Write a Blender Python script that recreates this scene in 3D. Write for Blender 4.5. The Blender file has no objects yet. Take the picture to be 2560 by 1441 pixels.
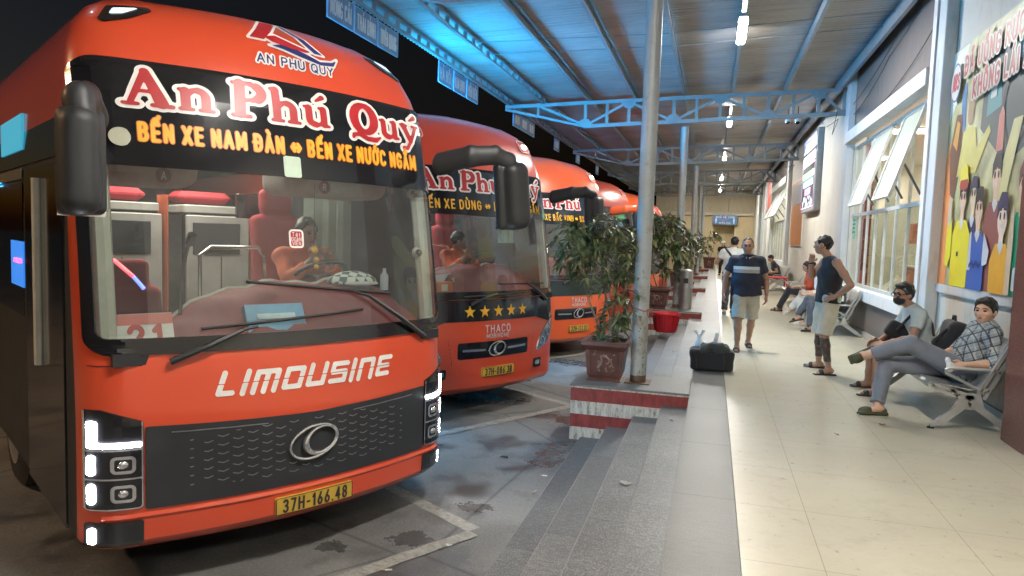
import bpy, math, random, unicodedata
import numpy as np
from mathutils import Vector, Matrix
R = math.radians
SC = bpy.context.scene
COL = SC.collection
random.seed(7); RNG = np.random.default_rng(7)

# ---------------------------------------------------------------- camera
cam = bpy.data.cameras.new('camera')
cam.lens = 1750 / 2560 * 36; cam.sensor_width = 36; cam.clip_end = 500; cam.clip_start = 0.05
cam_o = bpy.data.objects.new('camera', cam); COL.objects.link(cam_o)
r_ = Vector((0.96078895, 0.27538731, 0.03234844)); u_ = Vector((-0.0514712, 0.06249641, 0.99671707)); f_ = Vector((-0.27246157, 0.95929976, -0.07422038))
cam_o.matrix_world = Matrix(((r_.x, u_.x, -f_.x, 0), (r_.y, u_.y, -f_.y, 0), (r_.z, u_.z, -f_.z, 1.6), (0, 0, 0, 1)))
SC.camera = cam_o
# ---------------------------------------------------------------- night sky, faint moon, exposure
wd = bpy.data.worlds.new("World"); SC.world = wd; wd.use_nodes = True
wn = wd.node_tree
sky = wn.nodes.new('ShaderNodeTexSky'); sky.sky_type = 'NISHITA'; sky.sun_disc = False
sky.sun_elevation = R(-4.2); sky.sun_rotation = R(250)
bg = wn.nodes['Background']; wn.links.new(sky.outputs[0], bg.inputs[0]); bg.inputs[1].default_value = 0.15
sun = bpy.data.lights.new('moon_light', 'SUN'); sun.energy = 0.015; sun.angle = R(0.5); sun.color = (0.8, 0.88, 1)
sun_o = bpy.data.objects.new('moon_light', sun); COL.objects.link(sun_o); sun_o.rotation_euler = (R(45), 0, R(250))
SC.view_settings.view_transform = 'Standard'; SC.view_settings.look = 'None'
SC.view_settings.exposure = 1.15; SC.view_settings.gamma = 1
LAMP_W = 62.0          # watts of each tube lamp under the canopy
SC.render.engine = 'CYCLES'
SC.cycles.max_bounces = 7; SC.cycles.transparent_max_bounces = 16; SC.cycles.glossy_bounces = 3; SC.cycles.diffuse_bounces = 3
SC.cycles.sample_clamp_indirect = 4; SC.cycles.caustics_reflective = False; SC.cycles.caustics_refractive = False

# ---------------------------------------------------------------- materials
MATS = {}
def nodes_of(name):
    m = bpy.data.materials.new(name); m.use_nodes = True
    t = m.node_tree; b = t.nodes['Principled BSDF']
    return m, t, b
def N(t, typ, **kw):
    n = t.nodes.new('ShaderNode' + typ)
    for k, v in kw.items():
        if k[0] == 'i' and k[1:].isdigit(): n.inputs[int(k[1:])].default_value = v
        else: setattr(n, k, v)
    return n
def col4(c): return (c[0], c[1], c[2], 1)
def coordn(t): return t.nodes.new('ShaderNodeTexCoord').outputs['Object']
def ramp(t, src, stops):
    n = t.nodes.new('ShaderNodeValToRGB'); e = n.color_ramp.elements
    while len(e) < len(stops): e.new(0.5)
    for i, (p, c) in enumerate(stops): e[i].position = p; e[i].color = col4(c)
    t.links.new(src, n.inputs[0]); return n.outputs[0]
def mixc(t, fac, a, b, mode='MIX'):
    n = t.nodes.new('ShaderNodeMix'); n.data_type = 'RGBA'; n.blend_type = mode
    for s, v in ((n.inputs[0], fac), (n.inputs[6], a), (n.inputs[7], b)):
        if hasattr(v, 'links') or hasattr(v, 'is_output'): t.links.new(v, s)
        elif isinstance(v, (int, float)): s.default_value = v
        else: s.default_value = col4(v)
    return n.outputs[2]
def mathn(t, op, a, b=0.0, c=0.0):
    n = t.nodes.new('ShaderNodeMath'); n.operation = op
    for i, v in enumerate((a, b, c)):
        if isinstance(v, (int, float)): n.inputs[i].default_value = v
        else: t.links.new(v, n.inputs[i])
    return n.outputs[0]
def noise(t, scale, detail=4, rough=0.55, vec=None, stretch=None):
    n = N(t, 'TexNoise'); n.inputs['Scale'].default_value = scale; n.inputs['Detail'].default_value = detail; n.inputs['Roughness'].default_value = rough
    v = vec or coordn(t)
    if stretch:
        mp = N(t, 'Mapping'); mp.inputs['Scale'].default_value = stretch; t.links.new(v, mp.inputs[0]); v = mp.outputs[0]
    t.links.new(v, n.inputs['Vector']); return n.outputs['Fac']
def bump(t, b, h, strength=0.2, dist=0.01):
    n = N(t, 'Bump'); n.inputs['Strength'].default_value = strength; n.inputs['Distance'].default_value = dist
    t.links.new(h, n.inputs['Height']); t.links.new(n.outputs[0], b.inputs['Normal'])
def mat(name, c, rough=0.5, metal=0.0, var=0.12, vs=6.0, bmp=0.0, bs=60.0, coat=0.0, spec=0.5, stretch=None, sheen=0.0):
    """plain surface: colour with some mottling, roughness variation and fine bump"""
    if name in MATS: return MATS[name]
    m, t, b = nodes_of(name)
    nz = noise(t, vs, 5, 0.6, stretch=stretch)
    lo = tuple(x * (1 - var) for x in c); hi = tuple(min(1, x * (1 + var)) for x in c)
    t.links.new(ramp(t, nz, [(0.3, lo), (0.7, hi)]), b.inputs['Base Color'])
    rr = mathn(t, 'MULTIPLY_ADD', nz, 0.25 * rough, rough * 0.87); t.links.new(rr, b.inputs['Roughness'])
    b.inputs['Metallic'].default_value = metal; b.inputs['Specular IOR Level'].default_value = spec
    if coat: b.inputs['Coat Weight'].default_value = coat; b.inputs['Coat Roughness'].default_value = 0.06
    if sheen: b.inputs['Sheen Weight'].default_value = sheen
    if bmp: bump(t, b, noise(t, bs, 4, 0.6), bmp, 0.004)
    MATS[name] = m; return m
def emit(name, c, s, base=(0.8, 0.8, 0.8)):
    if name in MATS: return MATS[name]
    m, t, b = nodes_of(name)
    b.inputs['Base Color'].default_value = col4(base); b.inputs['Emission Color'].default_value = col4(c); b.inputs['Emission Strength'].default_value = s
    MATS[name] = m; return m
def glass(name, tint=(0.85, 0.9, 0.88), f0=1.6, dirt_veil=0.02):
    if name in MATS: return MATS[name]
    m, t, b = nodes_of(name); t.nodes.remove(b)
    tr = N(t, 'BsdfTransparent'); tr.inputs[0].default_value = col4(tint)
    gl = N(t, 'BsdfGlossy'); gl.inputs['Roughness'].default_value = 0.015
    lw = N(t, 'LayerWeight'); lw.inputs[0].default_value = .5
    fr = N(t, 'Math', operation='MULTIPLY_ADD'); t.links.new(mathn(t, 'POWER', lw.outputs['Facing'], 4.2), fr.inputs[0]); fr.inputs[1].default_value = .75 * f0 - .3; fr.inputs[2].default_value = .085
    mx = N(t, 'MixShader'); t.links.new(fr.outputs[0], mx.inputs[0]); t.links.new(tr.outputs[0], mx.inputs[1]); t.links.new(gl.outputs[0], mx.inputs[2])
    df = N(t, 'BsdfDiffuse'); df.inputs[0].default_value = (0.6, 0.62, 0.6, 1)
    m2 = N(t, 'MixShader'); nz = noise(t, 9, 6, 0.7)
    t.links.new(mathn(t, 'MULTIPLY', nz, dirt_veil), m2.inputs[0])  # pale film over the glass; paints a milky reflection veil on windscreens
    t.links.new(mx.outputs[0], m2.inputs[1]); t.links.new(df.outputs[0], m2.inputs[2])
    t.links.new(m2.outputs[0], t.nodes['Material Output'].inputs[0])
    MATS[name] = m; return m
def special(name, fn):
    if name in MATS: return MATS[name]
    m, t, b = nodes_of(name); fn(t, b); MATS[name] = m; return m

# ---------------------------------------------------------------- objects
ORG = {}
def tag(o, label=None, cat=None, group=None, kind=None):
    for k, v in (('label', label), ('category', cat), ('group', group), ('kind', kind)):
        if v: o[k] = v
    return o
def thing(name, label, cat, loc=(0, 0, 0), rz=0.0, group=None):
    o = bpy.data.objects.new(name, None); COL.objects.link(o); o.empty_display_size = 0.1
    o.location = loc; o.rotation_euler = (0, 0, rz)
    ORG[o.name] = Matrix.Translation(loc) @ Matrix.Rotation(rz, 4, 'Z')
    return tag(o, label, cat, group)
def link_mesh(name, verts, faces, material, parent=None, smooth=False, world=False, mats=None, midx=None, label=None):
    me = bpy.data.meshes.new(name)
    if world and parent is not None:
        M = np.array(ORG[parent.name].inverted()); v = np.asarray(verts, float)
        verts = v @ M[:3, :3].T + M[:3, 3]
    me.from_pydata([tuple(map(float, v)) for v in verts], [], [tuple(int(i) for i in f) for f in faces])
    for m in (mats or [material]): me.materials.append(m)
    if midx is not None: me.polygons.foreach_set('material_index', np.asarray(midx, dtype=np.int32))
    if smooth: me.polygons.foreach_set('use_smooth', np.ones(len(me.polygons), dtype=bool))
    me.update()
    o = bpy.data.objects.new(name, me); COL.objects.link(o)
    if parent is not None: o.parent = parent; ORG[o.name] = ORG[parent.name]
    else: ORG[o.name] = Matrix.Identity(4)
    if label: o['label'] = label
    return o
class MB:
    """collects boxes, tubes, prisms into one mesh"""
    def __init__(s): s.v = []; s.f = []; s.m = []; s.cur = 0; s.sm = []; s.smooth = False
    def add(s, vs, fs):
        b = len(s.v); s.v += [tuple(p) for p in vs]
        for f in fs: s.f.append(tuple(b + i for i in f)); s.m.append(s.cur)
        return s
    def box(s, a, b, bev=0.0):
        x0, y0, z0 = [min(p, q) for p, q in zip(a, b)]; x1, y1, z1 = [max(p, q) for p, q in zip(a, b)]
        if bev <= 0:
            return s.add([(x0, y0, z0), (x1, y0, z0), (x1, y1, z0), (x0, y1, z0), (x0, y0, z1), (x1, y0, z1), (x1, y1, z1), (x0, y1, z1)],
                         [(0, 3, 2, 1), (4, 5, 6, 7), (0, 1, 5, 4), (1, 2, 6, 5), (2, 3, 7, 6), (3, 0, 4, 7)])
        e = min(bev, (x1 - x0) / 2.01, (y1 - y0) / 2.01, (z1 - z0) / 2.01)
        rows = []
        for z, i in ((z0, e), (z0 + e, 0), (z1 - e, 0), (z1, e)):
            q = e if i == 0 else e * 1.6
            rows.append([(x0 + q, y0 + i, z), (x1 - q, y0 + i, z), (x1 - i, y0 + q, z), (x1 - i, y1 - q, z), (x1 - q, y1 - i, z), (x0 + q, y1 - i, z), (x0 + i, y1 - q, z), (x0 + i, y0 + q, z)])
        return s.rings(rows, True)
    def obox(s, c, ax, ay, az, hx, hy, hz):
        c = Vector(c); ax = Vector(ax).normalized(); ay = Vector(ay).normalized(); az = Vector(az).normalized()
        P = [c + ax * hx * i + ay * hy * j + az * hz * k for k in (-1, 1) for i, j in ((-1, -1), (1, -1), (1, 1), (-1, 1))]
        return s.add(P, [(0, 3, 2, 1), (4, 5, 6, 7), (0, 1, 5, 4), (1, 2, 6, 5), (2, 3, 7, 6), (3, 0, 4, 7)])
    def bar(s, a, b, w, h, up=(0, 0, 1)):
        a = Vector(a); b = Vector(b); d = (b - a); L = d.length; d.normalize(); u = Vector(up)
        x = d.cross(u)
        if x.length < 1e-4: x = d.cross(Vector((1, 0, 0)))
        x.normalize(); u = x.cross(d)
        return s.obox((a + b) / 2, x, d, u, w / 2, L / 2, h / 2)
    def rings(s, rows, caps=True, closed=True):
        b = len(s.v); n = len(rows[0])
        for r in rows: s.v += [tuple(p) for p in r]
        for i in range(len(rows) - 1):
            for j in range(n if closed else n - 1):
                k = (j + 1) % n
                s.f.append((b + i * n + j, b + i * n + k, b + (i + 1) * n + k, b + (i + 1) * n + j)); s.m.append(s.cur)
        if caps:
            s.f.append(tuple(b + j for j in range(n))[::-1]); s.m.append(s.cur)
            s.f.append(tuple(b + (len(rows) - 1) * n + j for j in range(n))); s.m.append(s.cur)
        return s
    def tube(s, pts, r, n=10, caps=True):
        pts = [Vector(p) for p in pts]; rs = r if hasattr(r, '__len__') else [r] * len(pts)
        rows = []; up = None
        for i, p in enumerate(pts):
            d = (pts[min(i + 1, len(pts) - 1)] - pts[max(i - 1, 0)]).normalized()
            if up is None:
                up = d.cross(Vector((0, 0, 1)));
                if up.length < 1e-3: up = d.cross(Vector((1, 0, 0)))
            up = (up - d * up.dot(d)).normalized(); w = d.cross(up)
            rows.append([p + (up * math.cos(a) + w * math.sin(a)) * rs[i] for a in (2 * math.pi * k / n for k in range(n))])
        return s.rings(rows, caps)
    def lathe(s, prof, c=(0, 0, 0), n=20):
        rows = [[(c[0] + r * math.cos(2 * math.pi * k / n), c[1] + r * math.sin(2 * math.pi * k / n), c[2] + z) for k in range(n)] for r, z in prof]
        return s.rings(rows, True)
    def prism(s, poly, d0, d1, fn):
        """poly in 2D, extruded between depths; fn(x,y,d) -> point"""
        n = len(poly)
        vs = [fn(x, y, d0) for x, y in poly] + [fn(x, y, d1) for x, y in poly]
        return s.add(vs, [tuple(range(n))[::-1], tuple(range(n, 2 * n))] + [(i, (i + 1) % n, n + (i + 1) % n, n + i) for i in range(n)])
    def sphere(s, c, r, n=12, m=8, sc=(1, 1, 1)):
        rows = [[(c[0] + sc[0] * r * math.sin(t) * math.cos(p), c[1] + sc[1] * r * math.sin(t) * math.sin(p), c[2] - sc[2] * r * math.cos(t)) for p in (2 * math.pi * k / n for k in range(n))] for t in (math.pi * (i + 0.02) / (m + 0.04) for i in range(m + 1))]
        return s.rings(rows, True)
    def build(s, name, material, parent=None, smooth=False, world=False, label=None):
        ms = material if isinstance(material, list) else None
        o = link_mesh(name, s.v, s.f, material, parent, False, world, ms, s.m if ms else None, label)
        me = o.data
        import bmesh
        bm = bmesh.new(); bm.from_mesh(me); bmesh.ops.recalc_face_normals(bm, faces=bm.faces); bm.to_mesh(me); bm.free()
        if smooth:
            me.polygons.foreach_set('use_smooth', np.ones(len(me.polygons), dtype=bool))
            me.set_sharp_from_angle(angle=R(smooth if smooth is not True else 40))
        return o

# ---------------------------------------------------------------- 2D patches cut from distance fields (lettering, panels that follow a surface)
def seg_d(X, Y, pts, rads=None, r=0.0, cheb=False):
    D = np.full(X.shape, 9.0)
    for i in range(len(pts) - 1):
        (ax, ay), (bx, by) = pts[i], pts[i + 1]; ux, uy = bx - ax, by - ay; L = ux * ux + uy * uy + 1e-12
        t = np.clip(((X - ax) * ux + (Y - ay) * uy) / L, 0, 1)
        rr = (rads[i] + t * (rads[i + 1] - rads[i])) if rads else r
        D = np.minimum(D, np.hypot(X - ax - t * ux, Y - ay - t * uy) - rr)
    return D
def rbox_d(X, Y, x0, y0, x1, y1, r):
    dx = np.abs(X - (x0 + x1) / 2) - (x1 - x0) / 2 + r; dy = np.abs(Y - (y0 + y1) / 2) - (y1 - y0) / 2 + r
    return np.hypot(np.maximum(dx, 0), np.maximum(dy, 0)) + np.minimum(np.maximum(dx, dy), 0) - r
def poly_d(X, Y, poly):
    D = np.full(X.shape, 1e9); ins = np.zeros(X.shape, bool); n = len(poly)
    for i in range(n):
        (ax, ay), (bx, by) = poly[i], poly[(i + 1) % n]; ux, uy = bx - ax, by - ay
        t = np.clip(((X - ax) * ux + (Y - ay) * uy) / (ux * ux + uy * uy + 1e-12), 0, 1)
        D = np.minimum(D, np.hypot(X - ax - t * ux, Y - ay - t * uy))
        c = ((ay > Y) != (by > Y)) & (X < (bx - ax) * (Y - ay) / ((by - ay) if abs(by - ay) > 1e-12 else 1e-12) + ax); ins ^= c
    return np.where(ins, -D, D)
def patch(fn, box, res, mp, thick=0.0, run=8):
    """fn(X,Y)->signed distance; mp(x,y,d)->points; returns verts, faces. Inside cells become strips; thick gives the rim depth"""
    x0, y0, x1, y1 = box; nx = max(2, int((x1 - x0) / res) + 2); ny = max(2, int((y1 - y0) / res) + 2)
    xs = x0 + np.arange(nx) * res; ys = y0 + np.arange(ny) * res
    X, Y = np.meshgrid(xs, ys, indexing='ij'); D = fn(X, Y) + 1e-7; S = D < 0
    c = S[:-1, :-1].astype(int) + S[1:, :-1] + S[:-1, 1:] + S[1:, 1:]
    P = []; F = []; E = []; cache = {}
    def vid(k, x, y):
        if k not in cache: cache[k] = len(P); P.append((x, y))
        return cache[k]
    def corner(i, j): return vid((0, i, j), xs[i], ys[j])
    def cross(i, j, ax):
        if ax == 0: t = D[i, j] / (D[i, j] - D[i + 1, j]); return vid((1, i, j), xs[i] + t * res, ys[j])
        t = D[i, j] / (D[i, j] - D[i, j + 1]); return vid((2, i, j), xs[i], ys[j] + t * res)
    for j in range(ny - 1):
        row = c[:, j]; i = 0
        while i < nx - 1:
            if row[i] == 4:
                k = i
                while k + 1 < nx - 1 and row[k + 1] == 4 and k + 1 - i < run: k += 1
                F.append((corner(i, j), corner(k + 1, j), corner(k + 1, j + 1), corner(i, j + 1))); i = k + 1; continue
            if row[i] > 0:
                cs = ((i, j), (i + 1, j), (i + 1, j + 1), (i, j + 1)); poly = []; cr = []
                for q in range(4):
                    a = cs[q]; b = cs[(q + 1) % 4]
                    if S[a]: poly.append(corner(*a))
                    if S[a] != S[b]:
                        lo = min(a, b); v = cross(lo[0], lo[1], 0 if a[1] == b[1] else 1); poly.append(v); cr.append((v, bool(S[a])))
                if len(poly) >= 3: F.append(tuple(poly))
                if thick:
                    for q in range(len(cr)):
                        if cr[q][1]: E.append((cr[q][0], cr[(q + 1) % len(cr)][0]))
            i += 1
    P = np.array(P) if P else np.zeros((0, 2)); V = mp(P[:, 0], P[:, 1], 0.0)
    if thick and E:
        n = len(P); V = np.vstack([V, mp(P[:, 0], P[:, 1], -thick)])
        F += [(b, a, a + n, b + n) for a, b in E]
    return V, F

# stroke alphabet: unit-height capitals, each glyph = width, strokes
def arc(cx, cy, rx, ry, a0, a1, n=12): return [(cx + rx * math.cos(R(a0 + (a1 - a0) * i / n)), cy + ry * math.sin(R(a0 + (a1 - a0) * i / n))) for i in range(n + 1)]
GL = {
 'A': (.66, [[(0, 0), (.33, 1), (.66, 0)], [(.12, .32), (.54, .32)]]),
 'B': (.56, [[(0, 0), (0, 1), (.3, 1)] + arc(.3, .77, .22, .23, 90, -90) + [(0, .54)], [(.3, .54)] + arc(.3, .27, .26, .27, 90, -90) + [(0, 0)]]),
 'C': (.58, [arc(.3, .72, .3, .28, 20, 180, 8) + arc(.3, .28, .3, .28, 180, 340, 8)]),
 'D': (.58, [[(0, 0), (0, 1), (.22, 1)] + arc(.22, .64, .36, .36, 90, 0, 6) + arc(.22, .36, .36, .36, 0, -90, 6) + [(0, 0)]]),
 'E': (.48, [[(.48, 0), (0, 0), (0, 1), (.48, 1)], [(0, .52), (.42, .52)]]),
 'G': (.6, [arc(.3, .72, .3, .28, 20, 180, 8) + arc(.3, .28, .3, .28, 180, 360, 8) + [(.6, .46), (.34, .46)]]),
 'H': (.58, [[(0, 0), (0, 1)], [(.58, 0), (.58, 1)], [(0, .52), (.58, .52)]]),
 'I': (.02, [[(0, 0), (0, 1)]]),
 'K': (.58, [[(0, 0), (0, 1)], [(.55, 1), (.04, .48), (.58, 0)]]),
 'L': (.46, [[(0, 1), (0, 0), (.46, 0)]]),
 'M': (.74, [[(0, 0), (0, 1), (.37, .2), (.74, 1), (.74, 0)]]),
 'N': (.58, [[(0, 0), (0, 1), (.58, 0), (.58, 1)]]),
 'O': (.62, [arc(.31, .69, .31, .31, 0, 180, 8) + arc(.31, .31, .31, .31, 180, 360, 8) + [(.62, .69)]]),
 'P': (.54, [[(0, 0), (0, 1), (.28, 1)] + arc(.28, .74, .26, .26, 90, -90) + [(0, .48)]]),
 'R': (.56, [[(0, 0), (0, 1), (.28, 1)] + arc(.28, .75, .25, .25, 90, -90) + [(0, .5)], [(.28, .5), (.56, 0)]]),
 'S': (.54, [arc(.27, .745, .26, .255, 30, 270, 10) + arc(.27, .245, .27, .245, 90, -150, 10)]),
 'T': (.56, [[(0, 1), (.56, 1)], [(.28, 1), (.28, 0)]]),
 'U': (.58, [[(0, 1), (0, .29)] + arc(.29, .29, .29, .29, 180, 360, 8) + [(.58, 1)]]),
 'V': (.62, [[(0, 1), (.31, 0), (.62, 1)]]),
 'X': (.6, [[(0, 0), (.6, 1)], [(0, 1), (.6, 0)]]),
 'Y': (.6, [[(0, 1), (.3, .48), (.6, 1)], [(.3, .48), (.3, 0)]]),
 'W': (.86, [[(0, 1), (.2, 0), (.43, .8), (.66, 0), (.86, 1)]]), 'Q': (.62, [arc(.31, .69, .31, .31, 0, 180, 8) + arc(.31, .31, .31, .31, 180, 360, 8) + [(.62, .69)], [(.36, .22), (.64, -.06)]]),
 'F': (.48, [[(0, 0), (0, 1), (.48, 1)], [(0, .52), (.4, .52)]]), 'Z': (.54, [[(0, 1), (.54, 1), (0, 0), (.54, 0)]]), 'J': (.4, [[(.4, 1), (.4, .2)] + arc(.2, .2, .2, .2, 0, -160, 8)]),
 '0': (.5, [arc(.25, .75, .25, .25, 0, 180, 8) + arc(.25, .25, .25, .25, 180, 360, 8) + [(.5, .75)]]),
 '1': (.22, [[(0, .78), (.2, 1), (.2, 0)]]),
 '2': (.5, [arc(.25, .74, .25, .26, 170, -20, 10) + [(0, 0), (.5, 0)]]),
 '3': (.5, [arc(.24, .76, .24, .24, 150, -90, 10) + arc(.24, .26, .26, .26, 90, -150, 10)]),
 '4': (.54, [[(.4, 0), (.4, 1), (0, .3), (.54, .3)]]),
 '6': (.5, [[(.36, 1), (.05, .42)] + arc(.25, .27, .25, .27, 150, 510, 16)]),
 '7': (.48, [[(0, 1), (.48, 1), (.16, 0)]]),
 '8': (.5, [arc(.25, .76, .22, .24, -90, 270, 16), arc(.25, .26, .25, .26, 90, 450, 16)]),
 '5': (.5, [[(.46, 1), (.06, 1), (.02, .55)] + arc(.24, .3, .26, .3, 110, -150, 10)]),
 '9': (.5, [[(.14, 0), (.45, .58)] + arc(.25, .73, .25, .27, -30, 330, 16)]),
 '-': (.26, [[(0, .45), (.26, .45)]]), '.': (.02, [[(0, .02), (.02, .02)]]), '/': (.4, [[(0, 0), (.4, 1)]]),
 '=': (.9, [[(.02, .45), (.88, .45)], [(.24, .68), (.0, .45), (.24, .22)], [(.66, .68), (.9, .45), (.66, .22)]]),
 'a': (.42, [arc(.2, .28, .2, .28, 0, 360, 12), [(.42, .58), (.42, 0)]]), 'i': (.02, [[(0, 0), (0, .58)], [(0, .82), (0, .84)]]),
 'e': (.44, [[(.02, .3), (.43, .3)] + arc(.22, .29, .22, .29, 5, 320, 12)]), 'n': (.4, [[(0, 0), (0, .58)], [(0, .36)] + arc(.2, .38, .2, .2, 170, 0, 8) + [(.4, 0)]]),
 'o': (.44, [arc(.22, .29, .22, .29, 0, 360, 12)]), 't': (.3, [[(.12, .9), (.12, .1), (.28, 0)], [(0, .58), (.28, .58)]]), 'x': (.4, [[(0, 0), (.4, .58)], [(0, .58), (.4, 0)]]),
}
def letters(s, h, wx=1.0, r=0.08, sp=0.16, shear=0.0, low=False):
    """strokes of a string at height h; returns strokes [(pts, radius)], width"""
    out = []; x = 0.0
    for ch in s:
        if ch == ' ': x += (0.34 + sp) * h * wx; continue
        bar = ch in 'Đđ'
        base, *marks = unicodedata.normalize('NFD', {'Đ': 'D', '↔': '=', 'đ': 'D'}.get(ch, ch))
        w, st = GL[base] if base in GL else GL[base.upper()]
        H = .58 if base.islower() else 1.0
        ex = []
        if bar: ex.append([(-.12, .52), (.24, .52)])
        cxm = w / 2; top = H + .16; circ = '\u0302' in marks
        for m in marks:
            if m == '\u0302': ex.append([(cxm - .18, top), (cxm, top + .16), (cxm + .18, top)])
            elif m == '\u0306': ex.append(arc(cxm, top + .14, .17, .14, 180, 360, 6))
            elif m == '\u0301': d = .2 if circ or '\u0306' in marks else 0; ex.append([(cxm + d - .04, top + .02 + d * .6), (cxm + d + .12, top + .2 + d * .6)])
            elif m == '\u0300': d = .2 if circ else 0; ex.append([(cxm + d + .04, top + .02 + d * .6), (cxm + d - .12, top + .2 + d * .6)])
            elif m == '\u0303': ex.append([(cxm - .2, top + .02), (cxm - .08, top + .13), (cxm + .08, top + .03), (cxm + .2, top + .14)])
            elif m == '\u0309': ex.append(arc(cxm, top + .1, .08, .08, 170, -90, 6))
            elif m == '\u031b': ex.append([(w, H * .92), (w + .12, H * .98), (w + .15, H + .12)])
            elif m == '\u0323': ex.append([(cxm, -.22), (cxm + .01, -.22)])
        for p in list(st) + ex:
            out.append([((x + px * h * wx + shear * py * h), py * h) for px, py in p])
        x += (w + sp) * h * wx + 2 * r * h
    return out, x - sp * h * wx - 2 * r * h
def text_fn(strokes, r, grow=0.0):
    def fn(X, Y):
        D = np.full(X.shape, 9.0)
        for p in strokes:
            a = np.array(p); m = r + grow + 0.03
            i0, i1 = np.searchsorted(X[:, 0], [a[:, 0].min() - m, a[:, 0].max() + m]); j0, j1 = np.searchsorted(Y[0], [a[:, 1].min() - m, a[:, 1].max() + m])
            if i1 > i0 and j1 > j0:
                sl = (slice(i0, i1), slice(j0, j1)); D[sl] = np.minimum(D[sl], seg_d(X[sl], Y[sl], p, r=r) - grow)
        return D
    return fn
def text_mesh(s, h, mp, x0=0.0, y0=0.0, width=None, wx=0.7, r=0.08, sp=0.16, grow=0.0, res=None, thick=0.0, shear=0.0, center=False, slope=0.0):
    st, w = letters(s, h, wx, r, sp, shear)
    if width:
        k = (width - 2 * r * h) / w; st = [[(px * k, py) for px, py in p] for p in st]; w = w * k
    ox = x0 - (w / 2 if center else -r * h)
    st = [[(px + ox, py + y0 + slope * px) for px, py in p] for p in st]
    a = np.array([q for p in st for q in p]); m = r * h + grow + 0.012
    return patch(text_fn(st, r * h, grow), (a[:, 0].min() - m, a[:, 1].min() - m, a[:, 0].max() + m, a[:, 1].max() + m), res or h / 22, mp, thick, run=4)

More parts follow.
